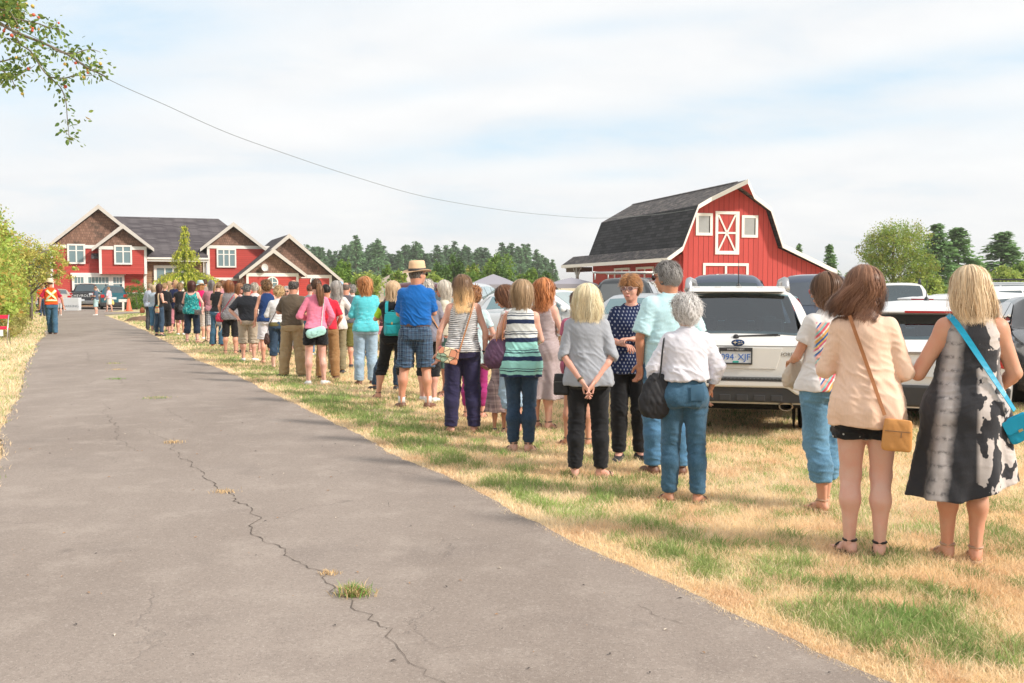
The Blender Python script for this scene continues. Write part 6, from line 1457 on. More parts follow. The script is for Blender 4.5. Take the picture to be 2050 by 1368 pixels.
for sgn in (-1, 1):
 MB().prism([(sgn * .66, .485), (sgn * .87, .495), (sgn * .87, .530), (sgn * .64, .532)][::sgn], yr - .101, yr - .0955).build('reflector', REDL, c1)
 MB().prism([(sgn * .70, .76), (sgn * .875, .74), (sgn * .86, 1.08), (sgn * .78, 1.10), (sgn * .71, .93)][::sgn], yr - .035, yr + .15).build('tail_light', REDL, c1, bevel=.01)
M = Matrix.Translation((0.0 + .02, yr - .03, .985)) @ Matrix.Rotation(math.radians(90), 4, 'X'); em = MB().lathe([(.001, .012), (.030, .011), (.038, .004), (.040, .008), (.043, .004), (.043, -.01)], 32, M, sx=1.55, sy=.80).build('emblem', plain('emblem_blue', (.01, .05, .16), .2, var=0), c1, smooth=True)
sm = MB()
for (x, z, s_) in ((-.028, .004, .020), (.012, .012, .010), (.034, .010, .009), (.020, -.010, .009), (.042, -.006, .008), (.004, -.012, .008)):
 P_ = [(.02 + x + (s_ if k % 2 == 0 else s_ * .35) * math.cos(k * .7854) * 1.3, .985 + z + (s_ if k % 2 == 0 else s_ * .35) * math.sin(k * .7854)) for k in range(8)]; sm.prism(P_, yr - .055, yr - .052)
sm.build('emblem_star', CHROME, em)
PZ = .02
fr = MB(); fr.box((-.165, yr - .048, 0.7650), (.165, yr - .0305, 0.7800)); fr.box((-.165, yr - .048, 0.8980), (.165, yr - .0305, 0.9350)); fr.box((-.165, yr - .047, 0.7805), (-.152, yr - .031, 0.8975)); fr.box((.152, yr - .047, 0.7805), (.165, yr - .031, 0.8975))
for ch in list(c1.children):
 if ch.name.startswith('number_plate'): bpy.data.objects.remove(ch)
npl = MB().box((-.153, yr - .0405, 0.7770), (.153, yr - .032, 0.9050)).build('number_plate', plain('plate_white', (.62, .65, .68), .4, var=.03), c1)
BLUEI = plain('plate_blue', (.03, .14, .48), .5, var=0)
lettering('094', .088, (-.083, yr - .042, 0.8370), R90, BLUEI, npl, 'plate_number'); lettering('XJF', .088, (.083, yr - .042, 0.8370), R90, BLUEI, npl, 'plate_number'); lettering('\u00b7', .06, (0, yr - .042, 0.8370), R90, BLUEI, npl, 'plate_number')
MB().box((-.03, yr - .0425, 0.7820), (.03, yr - .0410, 0.7990)).build('decal', plain('decal_teal', (.02, .35, .28), .5, var=0), npl)
fro = fr.build('plate_frame', TRIMB, c1); lettering('DRIVE THE BEST', .024, (0, yr - .050, 0.9160), R90, plain('frame_print', (.6, .6, .6), .5, var=0), fro)
lettering('FORESTER', .052, (.56, yr - .0245, .870), R90, plain('badge_chrome', (.45, .44, .42), .25, .9, var=0), c1, 'badge')
wp = MB(); wp.bar((-.02, yr + .10, 1.045), (.42, yr + .115, 1.066), .020, .012); wp.bar((.03, yr + .115, 1.030), (.44, yr + .12, 1.055), .010, .014); wp.lathe([(.03, -.02), (.03, .02), (.001, .03)], 12, Matrix.Translation((0, yr + .10, 1.035)) @ Matrix.Rotation(math.radians(90), 4, 'X')); wp.build('wiper', TRIMB, c1)
ex = MB().lathe([(.055, -.14), (.055, .02), (.045, .02), (.04, -.12)], 20, Matrix.Translation((.50, yr - .03, .345)) @ Matrix.Rotation(math.radians(90), 4, 'X'), sx=1.3, sy=.85).build('exhaust', plain('exhaust_tip', (.32, .26, .19), .3, .9, var=.1), c1, smooth=True)
MB().box((-.55, yr + .3, .27), (.60, yr + .9, .37)).tube([(.52, yr + .1, .36), (.52, yr + .6, .34)], .05, 10).build('muffler', UNDER, c1)
antenna(c1, .02, yr + .75, 1.545, .30, -.05)
rb = MB(); [rb.box((-.45 + .22 * i, yr + .55, 1.545), (-.38 + .22 * i, yr + 1.9, 1.557)) for i in range(5)]; rb.build('roof_ribs', WHITE, c1, bevel=.005)
MB().prism([(yr + .66, 1.560), (yr + .42, 1.530), (yr + .37, 1.500), (yr + .50, 1.500)], -.50, .50, axis='x').build('spoiler', WHITE, c1, bevel=.012)
for sgn in (-1, 1): MB().box((sgn * .845 - .003, yr - .0225, .62), (sgn * .845 + .003, yr - .003, .95)).build('seam', TRIMB, c1)
dl = MB().box((-.83, yr - .0235, .950), (.83, yr - .02, .9545)).build('seam', TRIMB, c1)
# --- the others
H2 = Vector((.36, .93, 0)).normalized()
c2 = car('hatch', 'white hatchback seen from behind between the peach cardigan and the tie-dye dress', rear_at(1862, 11.0, H2, 4.2), H2, WHITE2, glass=GSEE, see=True, scale_h=.95, spoiler=True, name='parked_car')
antenna(c2, -.02, -1.25, 1.39, .24, .3)
MB().box((-.5, -2.12, .80), (.5, -2.104, .83)).build('chrome_strip', CHROME, c2)
car('sedan', 'glossy black sedan cut off by the right edge of the photo', Vector((7.95, 14.4, 0)), (-.30, -.95), BLACKP, name='parked_car')
c4 = car('hatch', 'white hatchback with red sticker in its side window, right of the tie-dye dress', Vector((10.2, 20.4, 0)), (.82, -.57), WHITE2, name='parked_car')
MB().prism([(-.30, 1.02), (.05, 1.02), (-.02, 1.22), (-.30, 1.26)], .815, .82, axis='x', M=Matrix.Translation((.0, 0, 0))).build('sticker', plain('sticker_red', (.6, .02, .06), .4), c4)
car('suv', 'white crossover with tall red tail light behind the right-hand white hatchback', Vector((12.9, 24.8, 0)), (.94, .34), WHITE2, tall_lights=True, name='parked_car', scale_h=.94)
car('suv', 'silver SUV with black roof rack, farthest at the right edge', Vector((16.2, 31.0, 0)), (.9, -.4), SILV2, rails='black', name='parked_car', scale_h=1.02)
car('suv', 'white SUV with dark rear window under the big maple tree', rear_at(1800, 27.0, (.38, .92), 4.56), (.38, .92), WHITE, rails='black', name='parked_car')
car('hatch', 'white car with rear spoiler just behind the nearest white hatchback', rear_at(1815, 17.5, (.93, .36), 4.2), (.93, .36), WHITE2, spoiler=True, name='parked_car')
c8 = car('canopy', 'blue-grey pickup with canopy behind the white SUV, left of the two', rear_at(1452, 17.6, HD, 5.3), HD, GREYB, cat='pickup truck', name='parked_pickup')
car('canopy', 'blue-grey pickup with canopy parked right of its twin, behind the brown-haired woman', rear_at(1632, 18.2, (.30, .95), 5.3), (.30, .95), GREYB, cat='pickup truck', name='parked_pickup', glass=glassm('grey', (.035, .045, .060)))
c10 = car('canopy', 'dark grey pickup with a pale ladder rack before the barn', rear_at(1244, 25.0, (.26, .96), 5.3), (.26, .96), DKGREY, cat='pickup truck', name='parked_pickup', glass=glassm('grey2', (.06, .065, .065)))
rk = MB(); [rk.tube([(-.80, y, 1.92), (.80, y, 1.92)], .022, 8) for y in (-2.3, -1.3, -.3)]; [rk.tube([(x, -2.35, 1.93), (x, -.2, 1.93)], .022, 8) for x in (-.78, .78)]; [rk.tube([(x, y, 1.74), (x, y, 1.92)], .02, 8) for x in (-.74, .74) for y in (-2.3, -.3)]; rk.build('ladder_rack', plain('rack_pale', (.55, .56, .55), .4, .3), c10, smooth=True)
car('sedan', 'silver sedan parked behind the navy blouse woman', rear_at(1262, 16.6, (.26, .965), 4.6), (.26, .965), SILVER, glass=GLT, name='parked_car')
car('hatch', 'white hatchback turned towards the camera beside the geometric sundress', Vector((1.05, 24.0, 0)), (.80, -.60), WHITE2, name='parked_car', scale_h=1.03, glass=GLC)
car('sedan', 'silver sedan with teal rear window behind the striped top woman', rear_at(1022, 20.5, (.12, .99), 4.6), (.12, .99), SILV2, glass=GLT, name='parked_car')
c14 = car('van', 'maroon minivan with green N sticker behind the tall man in blue polo', rear_at(832, 24.0, (-.02, 1), 4.8), (-.02, 1), MAROON, cat='minivan', name='parked_van', scale_h=.98)
st = MB().box((-.76, -2.318, 1.34), (-.64, -2.31, 1.50)).build('sticker', plain('sticker_green', (.05, .55, .36), .5, var=0), c14); lettering('N', .13, (-.70, -2.325, 1.42), R90, plain('sticker_white', (.7, .72, .7), .5, var=0), st)
lettering('!', .30, (-.56, -2.325, 1.34), R90, plain('sticker_red', (.6, .02, .06), .4), st, 'decal')
car('suv', 'silver SUV behind the maroon minivan, windscreen pale with glare', rear_at(905, 28.5, (.2, .98), 4.56), (.2, .98), SILV2, name='parked_car', glass=GLC)
# yard vehicles far up the driveway
c = car('pickup', 'black pickup with chrome bumper parked in front of the house', rear_at(165, 70.5, (-.30, .95), 5.6), (-.30, .95), BLACKP, cat='pickup truck', name='parked_pickup', chrome_bumper=True, group='vehicles parked before the house')
lettering('CHEVROLET', .24, (0, -2.73, .93), R90, plain('badge_white', (.7, .7, .7), .4, var=0), c, 'badge', sx=1.15)
MB().box((.45, -2.735, 1.0), (.72, -2.715, 1.12)).build('sticker', plain('plate_white', (.62, .65, .68), .4, var=.03), c)
car('suv', 'teal SUV with pale sticker parked right of the black pickup', rear_at(229, 68.5, (-.38, .92), 4.4), (-.38, .92), TEAL, name='parked_car', rails='black', group='vehicles parked before the house')
car('sedan', 'beige sedan half hidden behind the marshal', rear_at(117, 68.5, (-.45, .89), 4.6), (-.45, .89), BEIGE, name='parked_car', group='vehicles parked before the house')
car('suv', 'grey SUV at the end of the hedge, behind the second marshal', rear_at(70, 62.0, (-.42, .9), 4.5), (-.42, .9), SILVER, name='parked_car', group='vehicles parked before the house')
# --- small yard furniture
g = G(145, 622.5); s = empty('sandwich_board', g, math.radians(8), 'white A-frame sign reading PARKING in front of the black pickup', 'sign')
for k, sg in enumerate((-1, 1)):
 M = Matrix.Rotation(math.radians(9) * -sg, 4, 'X'); bd = MB().box((-.48, sg * .22 - .012, .06), (.48, sg * .22 + .012, .90), M=M).build('panel', plain('sign_white', (.70, .72, .74), .5), s, bevel=.004)
 if sg < 0:
  lettering('PARKING', .23, (0, -.286, .30), (math.radians(99), 0, 0), plain('sign_grey', (.20, .24, .28), .6, var=0), bd, sx=1.0)
lg = MB(); [lg.box((x - .02, -.26, 0), (x + .02, -.22, .08)) for x in (-.42, .42)]; [lg.box((x - .02, .22, 0), (x + .02, .26, .08)) for x in (-.42, .42)]; lg.build('foot', m_white, s)
g = G(247, 623); s = empty('sign_post', g, .2, 'small white T-shaped post with blank board beside the traffic cone', 'sign post'); MB().box((-.06, -.05, 0), (.06, .05, .62)).build('post', m_white, s); MB().box((-.27, -.05, .58), (.27, .05, .76)).build('board', m_white, s, bevel=.01)
g = G(258, 623); s = empty('traffic_cone', g, 0, 'faded orange traffic cone beside the T-shaped post', 'traffic cone'); MB().lathe([(.19, .02), (.06, .80), (.05, .80), (.001, .80)], 20).build('cone', plain('cone_orange', (.75, .16, .08), .6), s, smooth=True); MB().box((-.22, -.22, 0), (.22, .22, .03)).build('base', plain('cone_orange', (.75, .16, .08), .6), s, bevel=.01)
# pale tents beyond the cars
def tent(px0, px1, ptop, peave, d, label, gnd=True):
 xa, xb = (px0 - CX) / F * d, (px1 - CX) / F * d; w = (xb - xa) / 2; z1 = H + (575 - peave) / F * d; z2 = H + (575 - ptop) / F * d
 t = empty('canopy_tent', ((xa + xb) / 2, d, 0), .06, label, 'tent', 'pop-up tents beyond the parked cars'); m = plain('tent_grey', (.30, .29, .33), .8, var=.05)
 vs = [(-w, -w, z1), (w, -w, z1), (w, w, z1), (-w, w, z1), (-w * .5, -w * .5, z1 + (z2 - z1) * .55), (w * .5, -w * .5, z1 + (z2 - z1) * .55), (w * .5, w * .5, z1 + (z2 - z1) * .55), (-w * .5, w * .5, z1 + (z2 - z1) * .55), (0, 0, z2)]
 MB().add(vs, [(0, 1, 5, 4), (1, 2, 6, 5), (2, 3, 7, 6), (3, 0, 4, 7), (4, 5, 8), (5, 6, 8), (6, 7, 8), (7, 4, 8)]).build('roof', m, t)
 v = MB(); [v.box(lo_, hi_) for lo_, hi_ in (((-w, -w - .01, z1 - .28), (w, -w, z1 - .003)), ((-w, w, z1 - .28), (w, w + .01, z1 - .003)), ((-w - .01, -w, z1 - .28), (-w, w, z1 - .003)), ((w, -w, z1 - .28), (w + .01, w, z1 - .003)))]; v.build('valance', m, t)
 for x in (-w + .03, w - .03):
  for y in (-w + .03, w - .03): MB().box((x - .025, y - .025, 0), (x + .025, y + .025, z1)).build('leg', plain('tent_leg', (.5, .5, .5), .4, .5), t)
tent(939, 1036, 549, 570, 72, 'grey peaked pop-up tent left of the barn, behind the silver sedan')
tent(1098, 1190, 556, 569, 68, 'grey pop-up tent half hidden behind the barn porch post')
g = at(1838, 560, 140); t = empty('white_shed', (g.x, 140, 0), .3, 'small white shed among the shrubs under the maple', 'shed'); MB().box((-1.6, -1.5, 0), (1.6, 1.5, 2.0)).build('wall', plain('shed_white', (.6, .6, .6), .7), t); MB().prism([(-1.8, 2.0), (0, 3.0), (1.8, 2.0)], -1.7, 1.7).build('roof', plain('shed_roof', (.5, .5, .52), .7), t)
g = at(2010, 560, 110); t = empty('farm_shed', (g.x, 110, 0), -.3, 'low grey farm shed beyond the cars at the right', 'shed'); MB().box((-3, -3, 0), (3, 3, 1.6)).build('wall', plain('shed_grey', (.3, .26, .22), .8), t); MB().prism([(-3.4, 1.6), (0, 2.5), (3.4, 1.6)], -3.4, 3.4, axis='x').build('roof', plain('shed_roof_pale', (.38, .35, .32), .8), t)
# folding chair cut by the left edge
g = G(24, 690); fx, fy = g.x, g.y; ch = empty('folding_chair', (fx - .32, fy - .1, 0), .25, 'red folding chair on the verge at the left edge, paper taped to it', 'chair')
tb = plain('chair_tube', (.5, .48, .46), .35, .8); redc = plain('chair_red', (.62, .01, .05), .8)
for x in (-.27, .27):
 MB().tube([(x, -.22, 0), (x, -.14, .40), (x, .02, .78), (x, .06, .80), (x, .12, .77)], .014, 8).build('frame', tb, ch, smooth=True); MB().tube([(x * .9, .26, 0), (x * .9, .05, .42), (x * .9, -.16, .44)], .014, 8).build('leg', tb, ch, smooth=True)
MB().prism([(-.20, .42), (.22, .40), (.22, .425), (-.20, .445)], -.26, .26, axis='x').build('seat', redc, ch, bevel=.008)
MB().prism([(.0, .70), (.03, .80), (.05, .80), (.02, .70)], -.27, .27, axis='x').prism([(-.20, .445), (-.17, .50), (-.15, .50), (-.18, .445)], -.26, .26, axis='x').build('backrest', redc, ch, bevel=.006)
MB().box((-.05, -.225, .24), (.18, -.221, .41)).build('paper', plain('paper_white', (.7, .7, .7), .8), ch)
# ================================================================ the queue of people, nearest first
PL = lambda c: cloth('plain', c)
DEN = cloth('denim', (.026, .075, .125)); DEND = cloth('denim', (.014, .034, .065)); DENL = cloth('denim', (.22, .30, .38)); DENM = cloth('denim', (.05, .135, .235))
BLK = PL((.012, .012, .014)); GQ = 'people queueing along the driveway'
TAN = (.60, .325, .215); PINK = (.68, .42, .33); DEEP = (.52, .26, .16)
def W_(*a, **k): k.setdefault('group', GQ); return person(*a, **k)
# --- the nine figures nearest the camera -----------------------------
p = W_(1924, 1120, 530, 8, 'woman in sleeveless charcoal and white tie-dye dress with a turquoise shoulder bag, nearest the camera', res=.0078, build=1.06, skinc=TAN, feet=((-.075, .02), (.075, -.01)), toe=(15, 5),
       armk=1.28, arms=(((.280, -.01, 1.085), (.17, .155, 1.285)), ((.262, .0, 1.10), (.22, .16, 1.0))), top=dict(mat=cloth('tiedye', (.035, .035, .040)), hem=.375, tank=True, flare=.155, ease=.018, fold=(.020, 7, .95, 1.0), name='dress', wr=.7, hemcut=((0, 0, .39), (.36, 0, -1))),
       hair=dict(style='long', c=(.60, .40, .22), c2=(1, .84, .60), L=.225, lo_w=.128, vol=1.12, wave=.005, sweep=(.02, -.01)), head=(18, 12), shoes='tan', extras=((bracelet, dict(side=0)),))
bag(p, (.265, -.115, .80), (.15, .035, .15), leather('turquoise_leather', (.0, .30, .48)), 'turquoise leather pouch on a long strap across the tie-dye dress', shape='box', tilt=-.5, strap=[(-.105, -.0, 1.425)] + back_path(p, -.09, 1.415, .185, .98, 12, .040, 0, .20) + [(.235, -.14, .90)], sw=.034, name='shoulder_bag', cat='shoulder bag')
p = W_(1730, 1110, 530, 0, 'young woman with long brown hair in a peach cardigan and black shorts', res=.0078, build=.97, legk=1.17, skinc=PINK, feet=((-.085, .0), (.085, .0)), toe=(35, 2), shoes='strappy',
       arms=(((.255, .015, 1.10), (.12, .22, 1.13)), ((.238, .005, 1.10), (.15, .19, 1.03))), top=dict(mat=cloth('heather', (.80, .56, .42)), hem=.775, sleeve=.80, flare=.125, ease=.014, fold=(.012, 6, 1.15, .4), name='cardigan', hang=.4),
       bottom=dict(mat=cloth('ditsy', (.012, .012, .014), (.55, .55, .55), s=.045), kind='shorts', end=.695, waist=.99, knee_r=.105, hem_r=.10), hair=dict(style='long', c=(.125, .050, .028), c2=(.44, .235, .145), L=.205, lo_w=.150, vol=1.14, wave=.012, sweep=(-.075, .02), n=3200), head=(6, 8))
bag(p, (.165, -.165, .745), (.165, .05, .185), leather('tan_leather', (.58, .27, .08)), 'small tan leather crossbody bag hanging over the peach cardigan', tilt=.05, strap=[(-.11, .0, 1.43)] + back_path(p, -.105, 1.42, .095, .86, 12, .042, 0, .11), sw=.020, zipc=(.30, .16, .07), smat=leather('brown_strap', (.33, .13, .045)), cat='crossbody bag', flap=False)
p = W_(1650, 1020, 545, 32, 'brown-haired woman in white tee with bright chevron back and cropped blue trousers', res=.0085, build=1.02, skinc=TAN, feet=((-.05, -.05), (.05, .08)), toe=(10, 20),
       arms=(((.235, .05, 1.115), (.14, .24, 1.07)), ((.22, .06, 1.12), (.10, .22, 1.05))), top=dict(mat=cloth('zigzag', (.72, .69, .67)), hem=.875, sleeve=.30, ease=.024, flare=.10, fold=(.010, 5, 1.1, 2.)),
       bottom=dict(mat=cloth('denim', (.075, .175, .27)), end=.215, hem_r=.070, ease=.018, knee_r=.085), hair=dict(style='bob', c=(.075, .035, .022), c2=(.30, .17, .10), L=.155, lo_w=.10, vol=1.12, wave=.004), head=(30, 6), shoes='tan', extras=((glasses, dict(tint=(.35, .2, .2), frame=(.5, .1, .12), r=.022)),))
bag(p, (-.12, .24, .97), (.17, .10, .22), leather('cream_canvas', (.55, .46, .36)), 'cream folded jacket bundle with black piping held at the front', shape='hobo', tilt=.3, strap=None, flap=False, name='folded_jacket', cat='jacket')
p = W_(1368, 1006, 590, 8, 'small woman with curly white hair in white jacket and blue jeans, black shoulder bag', res=.0082, build=1.14, skinc=TAN, feet=((-.115, .03), (.115, -.02)), toe=(25, 38),
       arms=(((.265, -.01, 1.12), (.245, .07, .92)), ((.270, -.01, 1.13), (.225, .03, .95))), top=dict(mat=PL((.70, .69, .75)), hem=1.03, sleeve=.94, ease=.022, flare=.03, hang=1.0, collar=True, name='jacket', wr=1.3),
       bottom=dict(mat=DEN, waist=1.07, end=.085, hem_r=.062, knee_r=.075), hair=dict(style='curlyshort', c=(.66, .63, .61), c2=(.95, .93, .91), curl=.5, vol=1.45, n=3400), shoes='sandal', extras=((patch, dict(x=.085, z=.93, w=.11, h=.12, c=(.03, .085, .14))),))
bag(p, (-.245, -.06, .90), (.27, .11, .38), leather('black_nylon', (.015, .015, .018), rough=.6), 'black slouchy shoulder bag with green charm on the white jacket woman', shape='hobo', flap=False, tilt=.12, strap=[(-.13, .03, 1.40), (-.17, -.03, 1.395), (-.185, -.075, 1.33), (-.20, -.11, 1.22), (-.21, -.115, 1.10), (-.22, -.10, 1.04)], sw=.016, name='shoulder_bag', cat='shoulder bag')
p = W_(1334, 950, 521, 22, 'man with grey hair in pale aqua short-sleeved shirt and blue jeans', res=.0085, male=True, build=1.02, skinc=DEEP, feet=((-.10, .05), (.11, -.03)), arms=('pocket', 'pocket'),
       top=dict(mat=cloth('heather', (.50, .73, .78)), hem=.86, sleeve=.46, ease=.026, flare=.03, collar=True, hang=.8, sl_ease=.034), bottom=dict(mat=DENM, end=.08, hem_r=.07, knee_r=.085), hair=dict(style='short', c=(.20, .18, .17), c2=(.52, .50, .48), vol=1.5, n=3000), head=(28, 4), shoes='brown', extras=((glasses, dict(r=.024)),))
p = W_(1259, 921, 546, 176, 'older woman facing the camera in navy patterned blouse and tinted glasses, hands together', res=.0078, build=1.05, skinc=(.62, .35, .27), feet=((-.10, -.02), (.09, .04)), toe=(35, 5), shoes='dark',
       arms=(((.225, .05, 1.12), (.035, .235, 1.135)), ((.225, .02, 1.12), (.045, .215, 1.085))), top=dict(mat=cloth('dots', (.012, .022, .075), (.42, .45, .55), s=.030), hem=.805, sleeve=.70, ease=.020, flare=.045, fold=(.008, 6, 1.1, 1.)),
       bottom=dict(mat=BLK, end=.08), hair=dict(style='short', c=(.36, .155, .055), c2=(.66, .36, .16), bangs=True, vol=1.7, n=3600), head=(-14, 4), extras=((glasses, dict(tint=(.16, .07, .10), frame=(.55, .42, .40), r=.022)), (face_details, {})))
p = W_(1177, 955, 568, 0, 'woman with long white-blonde hair in grey tee, hands clasped behind her back', res=.0078, build=1.06, skinc=(.66, .38, .29), feet=((-.115, .0), (.115, .0)), toe=(5, 60), arms=('clasplow', 'clasplow'),
       top=dict(mat=cloth('heather', (.34, .355, .39)), hem=.825, sleeve=.53, ease=.018, flare=.10, fold=(.012, 6, 1.15, .9), hang=.5), bottom=dict(mat=BLK, end=.09, hem_r=.060), hair=dict(style='bob', c=(.76, .60, .36), c2=(1, .92, .70), L=.215, lo_w=.135, vol=1.22, wave=.008, flip=.10), shoes='sandal', head=(-8, 3), extras=((bracelet, dict(side=0, c=(.12, .09, .04))),))
bag(p, (-.235, -.01, .83), (.15, .10, .19), leather('black_leather', (.012, .012, .014)), 'small black leather shoulder bag hanging left of the grey tee', strap=[(-.12, .02, 1.40), (-.145, -.04, 1.37), (-.185, -.07, 1.25), (-.205, -.06, 1.05), (-.215, -.04, .92)], sw=.014, cat='handbag', zipc=(.1, .1, .1), flap=False)
W_(1156, 892, 1.50, -10, 'short woman hidden behind the grey tee woman, only her bare lower legs seen', res=.012, build=.95, skinc=TAN, feet=((-.115, .0), (.125, 0)), toe=(50, 20), arms=('cross', 'cross'), top=dict(mat=PL((.45, .12, .2)), hem=.62, sleeve=.3, flare=.05, name='dress'), hair=dict(style='short', c=(.2, .12, .08)), shoes='sandal')
p = W_(1043, 904, 560, -6, 'woman with straight ash-blonde bob in mint, white and navy striped top and dark jeans', res=.0082, build=1.0, skinc=PINK, feet=((-.075, .0), (.075, .0)), toe=(30, 25),
       arms=('strap', ((.215, .06, 1.12), (.12, .22, 1.08))), top=dict(mat=cloth('bands', (.66, .68, .66), (.016, .028, .075), (.30, .62, .56)), hem=.755, tank=True, ease=.022, flare=.085, fold=(.010, 7, 1.1, 2.)),
       bottom=dict(mat=DEND, end=.10, hem_r=.045, knee_r=.062, ease=.008), hair=dict(style='bob', c=(.26, .165, .09), c2=(.66, .47, .29), L=.175, lo_w=.105, vol=1.16, wave=.002), head=(-22, 4), extras=((glasses, {}),))
bag(p, (-.225, -.045, .985), (.30, .13, .30), leather('purple_leather', (.085, .035, .075)), 'large purple leather tote with tan handles under the striped top woman\'s arm', shape='hobo', flap=False, strap=[[(-.13, .0, 1.40), (-.15, -.06, 1.37), (-.165, -.10, 1.28), (-.175, -.10, 1.12)], [(-.155, .02, 1.39), (-.19, -.03, 1.36), (-.225, -.08, 1.25), (-.235, -.08, 1.11)]], smat=leather('tan_handle', (.42, .15, .055)), sw=.015, name='tote_bag', cat='tote bag')
p = W_(1086, 858, 556, -28, 'woman with long copper curls in a burgundy and white geometric sundress', res=.0095, build=1.06, skinc=PINK, feet=((-.08, 0), (.08, 0)), arms=('front', 'hold'), top=dict(mat=cloth('ikat', (.62, .56, .55), (.11, .025, .04), s=.052), hem=.345, straps=True, tank=True, ease=.016, flare=.085, fold=(.016, 6, .95, 1.), name='dress'),
       hair=dict(style='long', c=(.36, .11, .035), c2=(.72, .32, .13), L=.26, lo_w=.12, vol=1.25, wave=.014, curl=.7), head=(-12, 0))
bag(p, (.235, .12, .98), (.20, .10, .16), leather('wicker', (.50, .36, .20)), 'straw and brown basket handbag carried by the sundress woman', strap=[[(.16, .14, 1.05), (.17, .14, 1.14), (.22, .13, 1.18), (.28, .12, 1.14), (.30, .12, 1.05)]], sw=.012, flap=False, cat='basket bag')
p = W_(1026, 868, 568, 62, 'woman with chin-length brown bob and dark sunglasses looking down to the left', res=.0095, build=1.0, skinc=(.60, .33, .24), arms=('front', 'front'), top=dict(mat=cloth('floral', (.6, .6, .58), (.5, .15, .2), (.2, .35, .4), s=.04), hem=.9, sleeve=.3), bottom=dict(mat=DENL, end=.3), hair=dict(style='bob', c=(.10, .040, .022), c2=(.32, .15, .08), L=.155, lo_w=.11, vol=1.18, wave=.006, bangs=True), head=(14, 22), extras=((glasses, dict(r=.028)), (face_details, dict(eyes=False))))
p = W_(1000, 863, .90, 5, 'small child in pink tartan dress holding a hand upward', res=.009, build=1.12, skinc=TAN, shoes='dark', feet=((-.10, 0), (.09, 0)), arms=(((.26, .04, 1.26), (.42, .10, 1.36)), 'down'), top=dict(mat=cloth('plaid', (.58, .42, .40), (.25, .17, .18), (.03, .03, .04), s=.085), hem=.40, sleeve=.22, flare=.16, ease=.015, name='dress', sl_ease=.05, fold=(.02, 7, .9, 1.)), hair=dict(style='bob', c=(.3, .17, .08), L=.15))
p = W_(926, 866, 549, 0, 'woman with long ombre blonde hair in striped tank top and dark purple trousers', res=.0082, build=1.10, skinc=(.66, .38, .29), feet=((-.125, .0), (.125, .0)), toe=(20, 5), arms=(((.255, -.01, 1.10), (.275, .04, .865)), ((.255, -.01, 1.10), (.255, .02, .86))),
       top=dict(mat=cloth('stripes', (.66, .65, .64), (.035, .04, .06), s=.021), hem=.885, tank=True, ease=.010, flare=.02, wr=1.2), bottom=dict(mat=PL((.030, .026, .070)), end=.075, hem_r=.068, knee_r=.088, ease=.012), hair=dict(style='long', c=(.20, .115, .065), c2=(.36, .22, .13), tipcol=(.88, .60, .30), L=.30, lo_w=.10, vol=1.08, wave=.009), shoes='sandal', extras=((bracelet, dict(side=1)),))
bag(p, (-.155, -.175, .855), (.235, .05, .17), leather('floral_canvas', (.6, .5, .3), kind='print'), 'small printed canvas crossbody bag with heart motifs and tan strap', tilt=.22, strap=[(.12, .0, 1.42)] + back_path(p, .125, 1.40, -.03, .90, 12, .034), sw=.016, smat=leather('tan_strap', (.45, .20, .08)), cat='crossbody bag')
p = W_(951, 837, 573, -4, 'woman with short auburn curls in pale floral top and magenta leggings', res=.0105, build=1.12, skinc=(.66, .36, .27), feet=((-.11, 0), (.10, 0)), arms=('front', ((.25, .0, 1.11), (.21, .03, .90))), top=dict(mat=cloth('ditsy', (.50, .64, .66), (.65, .15, .25), s=.05), hem=.72, sleeve=.35, flare=.09, fold=(.012, 6, 1.1, 1.)), bottom=dict(mat=PL((.35, .03, .16)), end=.16, hem_r=.042, knee_r=.062, ease=.006), hair=dict(style='curlyshort', c=(.30, .12, .045), c2=(.60, .30, .13), curl=1.0, vol=1.2), head=(-15, 0))
p = W_(832, 817, 1.835, -6, 'tall man in straw hat, bright blue polo shirt and navy plaid shorts', res=.0085, male=True, build=1.0, skinc=(.60, .31, .20), feet=((-.165, .0), (.15, .0)), toe=(28, 22), arms=(((.205, .05, 1.12), (.02, .20, 1.13)), ((.215, .05, 1.13), (.04, .23, 1.16))),
       top=dict(mat=PL((.006, .115, .40)), hem=.985, sleeve=.47, ease=.022, hang=.6, collar=True, tuck=True, sl_ease=.020, wr=1.25), bottom=dict(mat=cloth('plaid', (.018, .030, .065), (.075, .135, .215), (.25, .35, .45), s=.052), kind='shorts', end=.485, waist=.985, knee_r=.098, hem_r=.098, ease=.016),
       hair=dict(style='short', c=(.16, .13, .11), c2=(.42, .38, .34), vol=.8), shoes='brown', head=(-42, 2), extras=((hat, dict(c=(.68, .46, .28))), (belt, dict(z=.99)), (glasses, {}), (patch, dict(x=.105, z=.935, w=.11, h=.006, c=(.012, .02, .05), name='pocket_welt')), (patch, dict(x=-.105, z=.935, w=.11, h=.006, c=(.012, .02, .05), name='pocket_welt'))))
